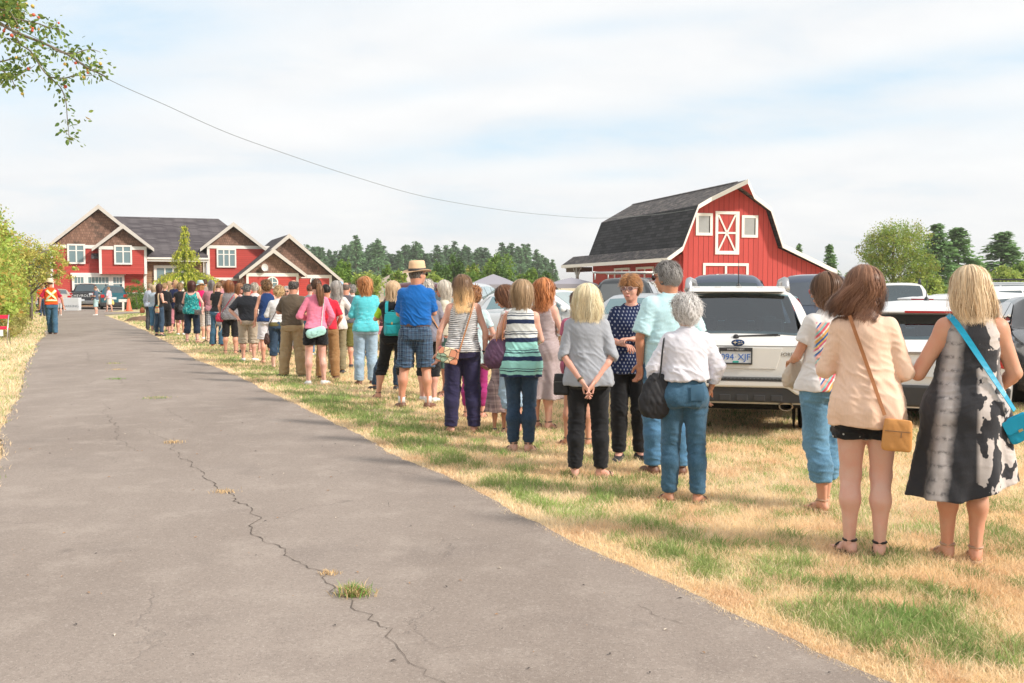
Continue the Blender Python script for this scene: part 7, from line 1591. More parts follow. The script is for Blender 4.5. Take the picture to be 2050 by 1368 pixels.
# sock cuffs of the polo man
m = MB()
for hip, knee, ank in p.legs:
 a = Vector(ank) * p.sc; m.tube([a + Vector((0, -.004, -.01)), a + Vector((0, -.006, .075))], [.046, .044], 14)
m.build('sock', PL((.70, .68, .68)), p.o, smooth=True)
p = W_(857, 804, 557, -10, 'woman with white hair in grey tee and black capris behind the polo shirt man', res=.011, build=1.15, skinc=(.66, .38, .30), feet=((-.10, 0), (.10, 0)), arms=('front', 'front'), top=dict(mat=cloth('heather', (.22, .21, .25)), hem=.84, sleeve=.42, flare=.07), bottom=dict(mat=BLK, end=.36, hem_r=.062), hair=dict(style='short', c=(.6, .56, .5), c2=(.85, .8, .72), vol=1.4), shoes='white')
bag(p, (.05, .2, .92), (.2, .07, .18), leather('tan_strap', (.45, .20, .08)), 'tan strap bag on the grey tee woman beside the striped tank top', strap=[(-.05, -.05, 1.42)] + back_path(p, -.04, 1.42, .20, .95, 10, .036), sw=.018)
p = W_(893, 793, 561, 84, 'white-haired woman in sunglasses and cream top facing left, headscarf and green skirt', res=.0105, build=1.0, skinc=(.60, .30, .22), arms=('front', 'phone'), top=dict(mat=PL((.60, .55, .44)), hem=.9, sleeve=.9, ease=.018), bottom=dict(mat=PL((.05, .10, .085)), kind='skirt', end=.42, hem_x=.20, hem_y=.17, fold=(.02, 8, .8, 0.)), hair=dict(style='bob', c=(.58, .52, .44), c2=(.86, .80, .70), L=.20, lo_w=.10, vol=1.15), head=(6, 4), extras=((glasses, dict(r=.028)), (face_details, dict(eyes=False))))
p = W_(789, 798, 562, -8, 'blonde woman in black vest over lime sleeves carrying a turquoise backpack, black capris', res=.0095, build=1.05, skinc=(.66, .38, .28), feet=((-.235, .03), (.12, 0)), toe=(40, 10), arms=(((.285, .06, 1.16), (.14, .26, 1.20)), 'front'), top=dict(mat=BLK, hem=.88, sleeve=.12, ease=.014, flare=.04, name='vest'), bottom=dict(mat=BLK, end=.345, hem_r=.066, knee_r=.075), hair=dict(style='bob', c=(.55, .36, .20), c2=(.88, .68, .45), L=.19, lo_w=.09, vol=1.1), head=(-10, 10))
garment_top(p, PL((.42, .72, .05)), hem=1.15, sleeve=.42, ease=.008, name='shirt')
# turquoise backpack
def backpack(P, c, w, d, h, mat, label):
 f = Fld((-w, -d * 1.4, -h * .7), (w, d, h * .7), .008); f.loft([(-h / 2, w * .44, d * .40, 0, 0), (-h * .42, w * .5, d * .5, 0, 0), (h * .2, w * .48, d * .46, 0, 0), (h * .5, w * .36, d * .30, 0, 0)], p=3, k=.01); f.loft([(-h * .42, w * .36, d * .25, 0, -d * .5), (-h * .05, w * .34, d * .24, 0, -d * .5)], p=3, k=.012)
 V, Q = f.mesh(); V = relax(V, Q, 2); N = vnormals(V, Q); V = V + N * (n3(V, 30, 2) * .004)[:, None]; o = mesh_np('backpack', (V + np.array(c)) * P.sc, Q, mat); o.location = P.o.location; o.rotation_euler = P.o.rotation_euler; tag(o, label, 'backpack')
 M = Matrix.Scale(P.sc, 4) @ Matrix.Translation(c)
 m = MB(); m.prism([(-w * .40, h * .42), (w * .40, h * .42), (w * .44, h * .12), (w * .30, h * .02), (-w * .30, h * .02), (-w * .44, h * .12)], -d * .56 - .01, -d * .52, M=M); fo = m.build('flap', mat, o, bevel=.004)
 m = MB(); m.box((-.012, -d * .62, -h * .02), (.012, -d * .56 - .011, h * .08), M=M); m.build('buckle', plain('brass', (.55, .42, .2), .3, 1.0), fo)
 for sx in (-1, 1): strap_mesh(P, [(sx * .07, .06, 1.42), (sx * .085, -.02, 1.43), (sx * .085, -.10, 1.38), (sx * .075, c[1] + d * .2, c[2] + h * .45)], .045, .008).build('strap', mat, o, smooth=False)
 MB().tube([M @ Vector(q) for q in ((-.03, 0, h * .46), (-.02, -.01, h * .56), (.02, -.01, h * .56), (.03, 0, h * .46))], .007 * P.sc, 6).build('handle', mat, o, smooth=True)
backpack(p, (.015, -.20, 1.10), .26, .13, .34, leather('turquoise_canvas', (.01, .34, .38)), 'turquoise canvas backpack with flap worn beside the blue polo shirt')
m = MB(); sh_ = []
W_(792, 781, 1.56, -20, 'person in dark jeans and black sneakers hidden behind the backpack woman', res=.012, build=1.0, feet=((-.36, .0), (.02, .0)), toe=(60, 20), shoes='dark', arms=('front', 'front'), top=dict(mat=PL((.03, .05, .12)), hem=.9, sleeve=.4), bottom=dict(mat=DEND, end=.08), hair=dict(style='short', c=(.15, .1, .07)))
p = W_(733, 770, 553, 4, 'woman with long copper curls in aqua patterned top and pale jeans', res=.0095, build=1.10, skinc=PINK, feet=((-.11, 0), (.10, 0)), toe=(10, 10), arms=(((.225, .03, 1.11), (.06, .21, 1.12)), ((.225, .03, 1.11), (.06, .21, 1.10))), top=dict(mat=cloth('ditsy', (.10, .52, .58), (.62, .80, .80), s=.034), hem=.845, sleeve=.72, ease=.016, flare=.04), bottom=dict(mat=DENL, end=.07, hem_r=.072, knee_r=.085), hair=dict(style='long', c=(.42, .15, .05), c2=(.80, .42, .18), L=.20, lo_w=.10, vol=1.22, wave=.016, curl=1.0), shoes='brown')
bag(p, (.245, .05, .86), (.15, .07, .13), leather('pink_leather', (.70, .28, .28)), 'small pink handbag at the aqua top woman\'s right side', strap=[[(.20, .04, .92), (.23, .04, 1.0), (.27, .04, .98), (.29, .05, .92)]], sw=.01)
p = W_(633, 770, 556, 6, 'young woman with brown ponytail in pink sweater and black shorts with a mint bag', res=.0095, build=1.0, skinc=(.68, .41, .33), feet=((-.125, -.01), (.125, .0)), toe=(5, 40), arms=(((.285, .0, 1.11), (.10, .19, 1.05)), ((.285, .0, 1.10), (.22, .10, .93))), top=dict(mat=cloth('heather', (.78, .22, .33)), hem=.905, sleeve=.93, ease=.012), bottom=dict(mat=BLK, kind='shorts', end=.64, knee_r=.105, hem_r=.11), hair=dict(style='pony', c=(.09, .04, .022), c2=(.36, .18, .09), tail=dict(L=.36, r=.055, x=.03, y=-.03), vol=1.3, wave=.010), shoes='white', head=(12, 0))
bag(p, (-.015, -.195, .855), (.225, .085, .155), leather('mint_leather', (.40, .68, .62)), 'mint green barrel handbag with top handle on the pink sweater', shape='barrel', tilt=-.28, strap=[back_path(p, .13, 1.38, .075, .93, 10, .034), [(-.06, -.26, .90), (-.05, -.27, .855), (-.01, -.27, .835), (.03, -.27, .85), (.04, -.26, .905)]], sw=.010, flap=False)
p = W_(657, 759, 568, -10, 'man with short dark hair in red tee and brown work trousers', res=.0105, male=True, build=1.0, skinc=(.55, .28, .18), feet=((-.14, 0), (.13, 0)), toe=(20, 10), arms=('front', ((.25, .0, 1.11), (.15, .14, .98))), top=dict(mat=PL((.62, .02, .045)), hem=.90, sleeve=.42, ease=.016), bottom=dict(mat=PL((.30, .165, .07)), end=.06, hem_r=.08, knee_r=.09), hair=dict(style='buzz', c=(.02, .015, .012), c2=(.05, .04, .03)), shoes='brown')
p = W_(674, 748, 562, -8, 'woman with long grey hair in white cardigan, hand on hip', res=.0105, build=1.02, skinc=PINK, feet=((-.10, 0), (.10, 0)), arms=('front', ((.335, -.02, 1.13), (.18, .02, 1.0))), top=dict(mat=PL((.64, .60, .57)), hem=.82, sleeve=.92, ease=.016, flare=.06, name='cardigan'), bottom=dict(mat=PL((.24, .20, .12)), end=.08, hem_r=.07), hair=dict(style='long', c=(.25, .22, .20), c2=(.60, .56, .52), L=.28, lo_w=.115, vol=1.15, wave=.008), shoes='dark')
bag(p, (.02, -.19, .86), (.12, .06, .22), leather('maroon_leather', (.18, .03, .05)), 'slim maroon bag hanging between the red tee and the white cardigan', shape='hobo', flap=False, strap=back_path(p, .10, 1.38, .03, .98, 10, .036), sw=.010)
p = W_(691, 736, 565, 10, 'bald man in charcoal tee and olive shorts', res=.0105, male=True, build=1.12, skinc=(.62, .33, .23), arms=('front', 'front'), top=dict(mat=PL((.085, .080, .095)), hem=.90, sleeve=.42, ease=.018), bottom=dict(mat=PL((.13, .12, .03)), kind='shorts', end=.43, knee_r=.10, hem_r=.10), hair=dict(style='buzz', c=(.22, .16, .13), bald=1.25), shoes='dark')
p = W_(587, 755, 560, -14, 'balding man in olive polo shirt and baggy khaki trousers', res=.0098, male=True, build=1.06, skinc=(.60, .32, .22), feet=((-.165, 0), (.15, 0)), toe=(60, 30), arms=(((.26, .02, 1.14), (.10, .21, 1.15)), 'front'), top=dict(mat=PL((.105, .080, .055)), hem=.92, sleeve=.44, ease=.022, collar=True, hang=.6), bottom=dict(mat=PL((.36, .265, .15)), end=.05, hem_r=.085, knee_r=.10, ease=.018, wr=1.5), hair=dict(style='short', c=(.06, .05, .045), c2=(.22, .20, .18), bald=1.1, vol=.9), shoes='dark', head=(-14, 6))
p = W_(559, 737, 572, 6, 'woman with curly golden hair in white top and rolled denim capris', res=.0105, build=1.22, skinc=PINK, feet=((-.115, 0), (.085, 0)), arms=(((.235, .02, 1.11), (.1, .2, 1.1)), ((.25, .01, 1.10), (.12, .17, 1.03))), top=dict(mat=PL((.66, .65, .65)), hem=.955, sleeve=.88, ease=.014), bottom=dict(mat=DEND, end=.26, cuff=True, hem_r=.068, knee_r=.082), hair=dict(style='curlyshort', c=(.52, .30, .12), c2=(.92, .72, .42), curl=1.0, vol=1.25), shoes='bare')
garment_top(p, PL((.12, .10, .035)), hem=.875, sleeve=.1, ease=.010, name='undershirt')
bag(p, (-.245, -.02, .62), (.13, .07, .24), leather('dark_brown_leather', (.05, .02, .015)), 'dark brown bag on a long strap across the white top', shape='hobo', flap=False, strap=back_path(p, .06, 1.42, -.20, .92, 10, .036) + [(-.24, -.05, .74)], sw=.016)
p = W_(537, 727, 561, 10, 'woman with short brown curls in navy sleeveless top and white shorts', res=.011, build=1.15, skinc=(.60, .33, .23), arms=('down', 'front'), top=dict(mat=PL((.012, .038, .13)), hem=.86, tank=True, ease=.018, flare=.05), bottom=dict(mat=PL((.64, .62, .66)), kind='shorts', end=.50, knee_r=.105, hem_r=.10), hair=dict(style='curlyshort', c=(.14, .07, .03), c2=(.45, .26, .12), curl=1.0, vol=1.15), shoes='sandal')
p = W_(498, 723, 568, -6, 'stocky grey-haired man in black tee and khaki cargo shorts, hands on his hips', res=.0105, male=True, build=1.32, skinc=(.64, .37, .28), feet=((-.115, 0), (.115, 0)), toe=(20, 30), arms=('hipback', 'hipback'), top=dict(mat=PL((.016, .018, .024)), hem=.90, sleeve=.45, ease=.022, sl_ease=.03), bottom=dict(mat=PL((.40, .335, .26)), kind='shorts', end=.40, knee_r=.105, hem_r=.11, ease=.018, wr=1.4), hair=dict(style='short', c=(.07, .065, .06), c2=(.40, .38, .36), vol=1.1), shoes='white', head=(-25, 0))
p = W_(462, 709, 561, -4, 'woman with auburn bob in black and white checked sleeveless top and black capris', res=.011, build=1.14, skinc=(.62, .34, .23), feet=((-.12, 0), (.11, 0)), arms=(((.24, -.0, 1.12), (.22, .08, .90)), 'front'), top=dict(mat=cloth('dots', (.14, .13, .14), (.62, .60, .60), s=.028), hem=.80, tank=True, ease=.020, flare=.06), bottom=dict(mat=BLK, end=.41, hem_r=.068, knee_r=.075), hair=dict(style='bob', c=(.14, .05, .02), c2=(.42, .17, .07), L=.18, lo_w=.115, vol=1.2, wave=.01), shoes='sandal')
bag(p, (-.23, -.06, .86), (.20, .09, .22), leather('crimson_leather', (.42, .02, .05)), 'crimson shoulder bag with matching strap across the checked top', shape='hobo', flap=False, strap=back_path(p, .11, 1.39, -.19, .96, 10, .036), sw=.016)
p = W_(479, 706, 567, -118, 'smiling woman with long auburn hair in white and red floral blouse looking right', res=.011, build=1.0, skinc=(.66, .38, .29), arms=('front', 'down'), top=dict(mat=cloth('floral', (.62, .60, .60), (.50, .04, .07), (.06, .06, .10), s=.05), hem=.70, sleeve=.5, flare=.06), bottom=dict(mat=BLK, end=.4), hair=dict(style='long', c=(.16, .06, .025), c2=(.48, .22, .10), L=.27, lo_w=.11, vol=1.15, bangs=True), shoes='dark', extras=((glasses, {}), (face_details, dict(eyes=False))))
p = W_(436, 693, 564, -28, 'woman with blonde ponytail in black tee and flared jeans with stitched back pocket', res=.0115, build=1.02, skinc=PINK, feet=((-.14, 0), (.12, 0)), toe=(30, 20), arms=('front', 'front'), lean=(0, .10), top=dict(mat=BLK, hem=.92, sleeve=.30, ease=.012), bottom=dict(mat=DEN, end=.05, hem_r=.088, knee_r=.075), hair=dict(style='pony', c=(.22, .12, .06), c2=(.55, .36, .19), tail=dict(L=.26, r=.03, y=-.06)), head=(-10, 14), shoes='red', extras=((patch, dict(x=.07, z=.90, w=.13, h=.010, c=(.6, .6, .65), name='stitching')), (patch, dict(x=.07, z=.845, w=.10, h=.008, c=(.6, .6, .65), name='stitching', rot=.5))))
bag(p, (.16, -.20, .62), (.16, .07, .17), leather('silver_leather', (.20, .20, .20)), 'metallic grey bag with cream strap hanging low by the flared jeans', shape='hobo', flap=False, strap=[[(.10, -.20, .70), (.06, -.21, .55), (.10, -.22, .42), (.18, -.22, .40), (.23, -.20, .52), (.22, -.20, .62)]], sw=.014, smat=leather('cream_strap', (.62, .50, .36)))
p = W_(385, 686, 562, -12, 'heavyset woman with dark hair in teal patterned strap top and dark capris', res=.011, build=1.36, skinc=(.70, .43, .36), feet=((-.14, 0), (.14, 0)), toe=(30, 55), arms=('front', ((.27, .0, 1.10), (.25, .05, .92))), top=dict(mat=cloth('speckle', (.004, .13, .14), (.02, .34, .33), (.20, .52, .45), s=.05), hem=.80, straps=True, tank=True, ease=.018, flare=.05), bottom=dict(mat=PL((.012, .022, .042)), end=.255, hem_r=.078, knee_r=.09), hair=dict(style='long', c=(.045, .014, .014), c2=(.14, .05, .04), L=.20, lo_w=.11, vol=1.18), head=(-30, 0), shoes='sandal', extras=((glasses, {}),))
bag(p, (.20, -.14, .84), (.20, .08, .13), leather('snake_leather', (.11, .10, .10)), 'small black and grey pouch at the teal top woman\'s hip', strap=[[(.10, -.20, .93), (.17, -.18, .90), (.26, -.12, .94)]], sw=.012)
p = W_(402, 680, 1.72, -6, 'woman in pale blue sun hat and fuchsia sleeveless top with white capris', res=.0115, build=1.06, skinc=(.68, .40, .30), arms=('front', 'front'), top=dict(mat=PL((.62, .012, .12)), hem=.96, tank=True, ease=.012), bottom=dict(mat=PL((.60, .53, .47)), end=.38, hem_r=.068, knee_r=.08), hair=dict(style='bob', c=(.46, .20, .07), c2=(.75, .42, .18), L=.16, lo_w=.10), shoes='white', extras=((hat, dict(kind='sun', c=(.38, .52, .56), band=None, brim=.165)),))
p = W_(319, 673, 568, -52, 'woman with long dark brown hair in black tank top and cuffed jeans', res=.012, build=1.0, skinc=PINK, arms=('front', 'front'), feet=((-.13, .0), (.12, 0)), top=dict(mat=BLK, hem=.93, tank=True), bottom=dict(mat=DEND, end=.13, cuff=True), hair=dict(style='long', c=(.05, .018, .015), c2=(.12, .05, .04), L=.27, lo_w=.10), head=(-20, 0), shoes='dark', extras=((glasses, {}),))
bag(p, (.13, -.17, .88), (.21, .05, .30), leather('woven_bag', (.7, .5, .3), kind='bands'), 'cream woven bag with red, yellow and teal bands on the black tank top', shape='hobo', flap=False, strap=back_path(p, .10, 1.40, .12, 1.0, 8, .036), sw=.045, smat=leather('cream_weave', (.62, .46, .28)))
p = W_(333, 669, 566, -8, 'woman with short blonde hair in black jacket and black capris', res=.0125, skinc=PINK, arms=('front', 'front'), top=dict(mat=BLK, hem=.86, sleeve=.95, ease=.02, name='jacket'), bottom=dict(mat=BLK, end=.27), hair=dict(style='short', c=(.40, .24, .11), c2=(.75, .52, .28), vol=1.3), head=(-40, 0), shoes='sandal')
W_(302, 661, 567, -30, 'person in pale blue shirt and grey trousers, leftmost in the queue', res=.013, build=1.05, skinc=PINK, arms=('down', 'front'), top=dict(mat=PL((.50, .55, .66)), hem=.86, sleeve=.95, ease=.02), bottom=dict(mat=PL((.06, .065, .07)), end=.06, hem_r=.07), hair=dict(style='short', c=(.45, .34, .22), c2=(.62, .50, .34)), shoes='dark')
bag(_p := W_(309, 663, 1.60, -20, 'woman in light cuffed jeans half hidden beside the grey trousers', res=.014, skinc=PINK, arms=('front', 'front'), top=dict(mat=PL((.42, .50, .58)), hem=.9, sleeve=.5), bottom=dict(mat=DENM, end=.2), hair=dict(style='bob', c=(.5, .38, .25), L=.15), shoes='sandal'), (-.42, -.05, .78), (.20, .1, .22), leather('rust_leather', (.36, .12, .05)), 'rust brown handbag at the left end of the queue', shape='hobo', flap=False, strap=[[(-.37, -.05, .9), (-.40, -.05, 1.0), (-.45, -.05, .9)]])
W_(352, 667, 561, 158, 'blonde woman in dark sunglasses and navy cardigan looking back towards the camera', res=.012, skinc=(.66, .38, .29), arms=('front', 'front'), top=dict(mat=PL((.012, .02, .07)), hem=.80, sleeve=.92, ease=.02, name='cardigan'), bottom=dict(mat=PL((.5, .2, .24)), end=.3), hair=dict(style='bob', c=(.42, .24, .12), c2=(.82, .56, .30), L=.15, lo_w=.10), extras=((glasses, {}), (face_details, dict(eyes=False))))
W_(340, 664, 563, 5, 'woman with long blonde hair in pale top and black trousers', res=.013, skinc=PINK, arms=('front', 'front'), top=dict(mat=PL((.48, .58, .64)), hem=.9, sleeve=.4), bottom=dict(mat=BLK, end=.17), hair=dict(style='long', c=(.45, .28, .14), c2=(.72, .52, .3), L=.24), shoes='dark')
p = W_(362, 671, 567, 8, 'woman with loose blonde hair in sleeveless black dress', res=.0125, skinc=(.60, .33, .23), arms=('front', 'front'), top=dict(mat=BLK, hem=.50, sleeve=.2, ease=.02, flare=.05, name='dress'), hair=dict(style='curlyshort', c=(.36, .22, .11), c2=(.70, .50, .28), curl=.8), shoes='white')
bag(p, (-.02, -.19, .88), (.22, .09, .28), leather('black_leather', (.012, .012, .014)), 'large black shoulder bag against the black dress', shape='hobo', flap=False, strap=back_path(p, -.10, 1.39, -.04, 1.0, 8, .036), sw=.018)
W_(413, 662, 559, 0, 'man with short brown hair in beige shirt, further back in the queue', res=.0135, male=True, skinc=(.55, .30, .2), arms=('front', 'front'), top=dict(mat=PL((.30, .24, .20)), hem=.9, sleeve=.45), bottom=dict(mat=DEND, end=.06), hair=dict(style='short', c=(.09, .04, .02), c2=(.2, .1, .05)), shoes='dark')
W_(425, 684, 561, -12, 'woman with long grey hair in faded pink cardigan leaning on a cane', res=.0125, build=1.1, skinc=PINK, arms=(((.27, .06, 1.12), (.22, .22, .98)), 'front'), top=dict(mat=cloth('heather', (.48, .22, .25)), hem=.85, sleeve=.93, name='cardigan', ease=.02), bottom=dict(mat=cloth('plaid', (.5, .5, .52), (.1, .1, .12), s=.06), end=.45, kind='shorts', knee_r=.095, hem_r=.095), hair=dict(style='bob', c=(.10, .09, .085), c2=(.34, .31, .3), L=.18), shoes='sandal')
W_(449, 672, 562, 0, 'woman with short chestnut curls in dusty pink top behind the ponytail', res=.0135, skinc=PINK, arms=('front', 'front'), top=dict(mat=PL((.55, .25, .28)), hem=.9, sleeve=.4), bottom=dict(mat=DEND, end=.08), hair=dict(style='curlyshort', c=(.25, .11, .05), c2=(.5, .26, .12), curl=.8))
W_(484, 690, 558, 0, 'woman with dark brown crop behind the auburn bob', res=.013, skinc=TAN, arms=('front', 'front'), top=dict(mat=PL((.1, .2, .18)), hem=.9, sleeve=.4), bottom=dict(mat=DENL, end=.2), hair=dict(style='short', c=(.12, .05, .03), c2=(.28, .14, .08), vol=1.6))
W_(513, 706, 565, -8, 'woman with short white-blonde hair in white sleeveless blouse', res=.0125, build=1.1, skinc=PINK, arms=('front', 'front'), top=dict(mat=PL((.66, .62, .60)), hem=.9, tank=True, ease=.02), bottom=dict(mat=PL((.12, .12, .14)), end=.3), hair=dict(style='short', c=(.5, .42, .33), c2=(.85, .8, .72), vol=1.6))
W_(533, 704, 566, 20, 'person with cropped black hair behind the navy top', res=.013, skinc=TAN, arms=('front', 'front'), top=dict(mat=PL((.5, .45, .42)), hem=.9, sleeve=.4), bottom=dict(mat=BLK, end=.1), hair=dict(style='short', c=(.03, .015, .01), c2=(.09, .04, .03), vol=1.2))
W_(522, 690, 573, 100, 'person with ginger hair and floral scarf glimpsed behind the white blouse', res=.0135, skinc=PINK, arms=('front', 'front'), top=dict(mat=cloth('floral', (.6, .35, .38), (.6, .6, .6), (.3, .1, .15), s=.05), hem=.9, sleeve=.4), bottom=dict(mat=DEND, end=.1), hair=dict(style='bob', c=(.4, .22, .12), c2=(.7, .45, .25), L=.14))
W_(575, 700, 572, 170, 'white-haired woman in sunglasses and pale pink top facing the camera', res=.0125, skinc=PINK, arms=('front', 'front'), top=dict(mat=PL((.65, .42, .45)), hem=.9, sleeve=.4), bottom=dict(mat=PL((.3, .3, .3)), end=.1), hair=dict(style='short', c=(.5, .45, .42), c2=(.8, .76, .74), vol=1.2), extras=((glasses, {}), (face_details, dict(eyes=False))))
W_(584, 697, 573, 160, 'dark-haired woman in pink blouse facing the camera beside the olive polo', res=.0125, skinc=PINK, arms=('front', 'front'), top=dict(mat=PL((.66, .24, .30)), hem=.9, sleeve=.4), bottom=dict(mat=DEND, end=.1), hair=dict(style='bob', c=(.03, .015, .015), c2=(.08, .04, .03), L=.13, bangs=True), extras=((face_details, dict(eyes=False)),))
W_(568, 714, 580, 20, 'person in hot pink tee just right of the golden curls', res=.0125, skinc=PINK, arms=('front', 'front'), top=dict(mat=PL((.60, .01, .13)), hem=.9, sleeve=.4), bottom=dict(mat=DENM, end=.1), hair=dict(style='short', c=(.2, .1, .06)))
W_(620, 712, 568, -20, 'person in bright blue jeans behind the pink sweater', res=.0125, skinc=PINK, arms=('front', 'front'), top=dict(mat=PL((.3, .3, .32)), hem=.9, sleeve=.4), bottom=dict(mat=DENM, end=.09, cuff=True), hair=dict(style='short', c=(.2, .1, .06)), shoes='white')
W_(679, 713, 1.64, -10, 'person in pale blue cap behind the bald man', res=.013, male=True, skinc=TAN, arms=('front', 'front'), top=dict(mat=PL((.35, .4, .5)), hem=.9, sleeve=.4), bottom=dict(mat=DEND, end=.06), hair=dict(style='short', c=(.3, .28, .26)), extras=((hat, dict(kind='sun', c=(.28, .42, .58), band=None, brim=.10)),))
W_(699, 690, 565, -50, 'man with shaved brown hair in white tee standing near the shrubs', res=.0135, male=True, skinc=(.5, .25, .15), arms=('front', 'front'), top=dict(mat=PL((.68, .68, .68)), hem=.9, sleeve=.4), bottom=dict(mat=DEND, end=.06), hair=dict(style='buzz', c=(.12, .06, .03)), shoes='dark')
W_(709, 703, 570, -10, 'woman with cropped grey hair left of the copper curls', res=.013, skinc=PINK, arms=('front', 'front'), top=dict(mat=PL((.6, .58, .55)), hem=.9, sleeve=.4), bottom=dict(mat=PL((.2, .2, .22)), end=.1), hair=dict(style='curlyshort', c=(.28, .25, .23), c2=(.62, .58, .54), curl=.6))
for i, (px, py, ty, a, lb, tc, hcol) in enumerate(((907, 662, 572, 20, 'distant white-haired person near the first grey tent', (.5, .48, .45), (.6, .56, .5)), (913, 655, 570, 0, 'distant dark-haired person in grey tee near the grey tent', (.22, .26, .32), (.03, .02, .02)), (924, 660, 573, -20, 'distant ginger person right of the grey tee near the tent', (.6, .4, .2), (.4, .18, .06)), (905, 690, 583, 10, 'person in black jacket beside the silver car bonnet', (.015, .015, .02), (.05, .03, .03)), (1113, 640, 574, 30, 'distant person in dark cap under the grey canopy', (.06, .07, .09), (.04, .03, .03)))):
 person(px, py, ty, a, lb, res=.014, male=i % 2 == 1, arms=('front', 'front'), top=dict(mat=PL(tc), hem=.9, sleeve=.4), bottom=dict(mat=DEND, end=.06), hair=dict(style='short', c=hcol), shoes='dark', group='people by the tents')
# --- walking figures on the driveway ---------------------------------
VEST = PL((.78, .09, .012)); YEL = plain('reflective_yellow', (.78, .80, .16), .5); SIL = plain('reflective_silver', (.52, .54, .52), .35)
p = person(104, 669, 1.79, 4, 'marshal in straw hat and orange hi-vis vest with yellow cross walking up the driveway', res=.0115, male=True, build=1.06, skinc=(.58, .30, .20), feet=((-.035, .12), (.085, -.16)), toe=(5, 5), arms=(((.30, -.03, 1.12), (.32, .03, .89)), ((.30, -.02, 1.12), (.34, .05, .89))), top=dict(mat=PL((.42, .012, .05)), hem=.92, sleeve=.42, ease=.014), bottom=dict(mat=DEN, end=.045, hem_r=.078, knee_r=.085), hair=dict(style='buzz', c=(.3, .2, .12)), shoes='brown', extras=((hat, dict(kind='wide', c=(.74, .62, .42), band=(.6, .5, .34), brim=.165)),))
garment_top(p, VEST, hem=.93, tank=True, ease=.030, name='vest', flare=.02)
strip = lambda a, c, w, m, nm, off=.046: strap_mesh(p, back_path(p, *a, *c, 10, off), w, .003).build(nm, m, p.o)
for a, c in (((-.13, 1.37), (.14, 1.10)), ((.13, 1.37), (-.14, 1.10))):
 strip(a, c, .075, YEL, 'reflective_tape', .044); strip(a, c, .034, SIL, 'reflective_tape', .049)
strip((-.16, 1.065), (.16, 1.065), .075, YEL, 'reflective_tape', .046); strip((-.16, 1.065), (.16, 1.065), .034, SIL, 'reflective_tape', .051)
p = person(84, 633, 1.70, 190, 'second marshal in orange vest and straw hat half hidden by the hedge', res=.014, male=True, skinc=DEEP, arms=('down', 'down'), top=dict(mat=VEST, hem=.9, sleeve=.3), bottom=dict(mat=DEND, end=.05), hair=dict(style='buzz', c=(.2, .12, .08)), shoes='dark', extras=((hat, dict(kind='wide', c=(.66, .45, .25))),))
person(193, 631.5, 573, 78, 'man in slate tee and pale blue shorts standing on the driveway', res=.014, male=True, build=1.1, skinc=PINK, arms=('front', ((.24, 0, 1.1), (.12, .16, 1.0))), feet=((-.10, .02), (.10, 0)), top=dict(mat=PL((.07, .10, .15)), hem=.9, sleeve=.42), bottom=dict(mat=PL((.42, .58, .62)), kind='shorts', end=.50, knee_r=.10, hem_r=.10), hair=dict(style='buzz', c=(.35, .22, .15), bald=1.0), shoes='white')
p = person(219, 624, 574, 60, 'woman in pale pink blouse and white skirt carrying a yellow bag', res=.014, build=1.1, skinc=PINK, arms=(((.27, 0, 1.1), (.33, .08, .9)), ((.25, 0, 1.1), (.27, -.02, .86))), feet=((-.08, .14), (.08, -.14)), top=dict(mat=PL((.62, .46, .50)), hem=.88, sleeve=.6, ease=.03), bottom=dict(mat=PL((.66, .64, .60)), kind='skirt', end=.48, hem_x=.17, hem_y=.15), hair=dict(style='short', c=(.45, .25, .12)))
bag(p, (.30, -.10, .62), (.22, .12, .32), plain('yellow_plastic', (.72, .52, .16), .5), 'pale yellow carrier bag in the pink blouse woman\'s hand', shape='hobo', flap=False, name='carrier_bag', cat='carrier bag', strap=[[(.26, -.08, .78), (.28, -.06, .88), (.31, -.06, .78)]])
person(119, 632, 1.35, 8, 'child in pink top and pale shorts walking behind the marshal', res=.014, skinc=PINK, arms=('down', 'down'), feet=((-.03, .1), (.08, -.14)), top=dict(mat=PL((.6, .25, .3)), hem=.86, sleeve=.4), bottom=dict(mat=PL((.5, .5, .5)), kind='shorts', end=.5), hair=dict(style='short', c=(.25, .15, .08)), shoes='white')
m = MB(); g_ = G(412, 688); m.tube([(0, 0, .06), (0, 0, .84), (0, .03, .87), (0, .10, .87)], .012, 8)
for a in range(4): m.tube([(0, 0, .09), (.09 * math.cos(a * 1.57 + .78), .09 * math.sin(a * 1.57 + .78), .05), (.10 * math.cos(a * 1.57 + .78), .10 * math.sin(a * 1.57 + .78), 0)], .008, 6)
o = tag(m.build('walking_cane', plain('cane_black', (.015, .015, .017), .4), smooth=True), 'black four-footed walking cane standing in the grass', 'walking cane'); o.location = g_
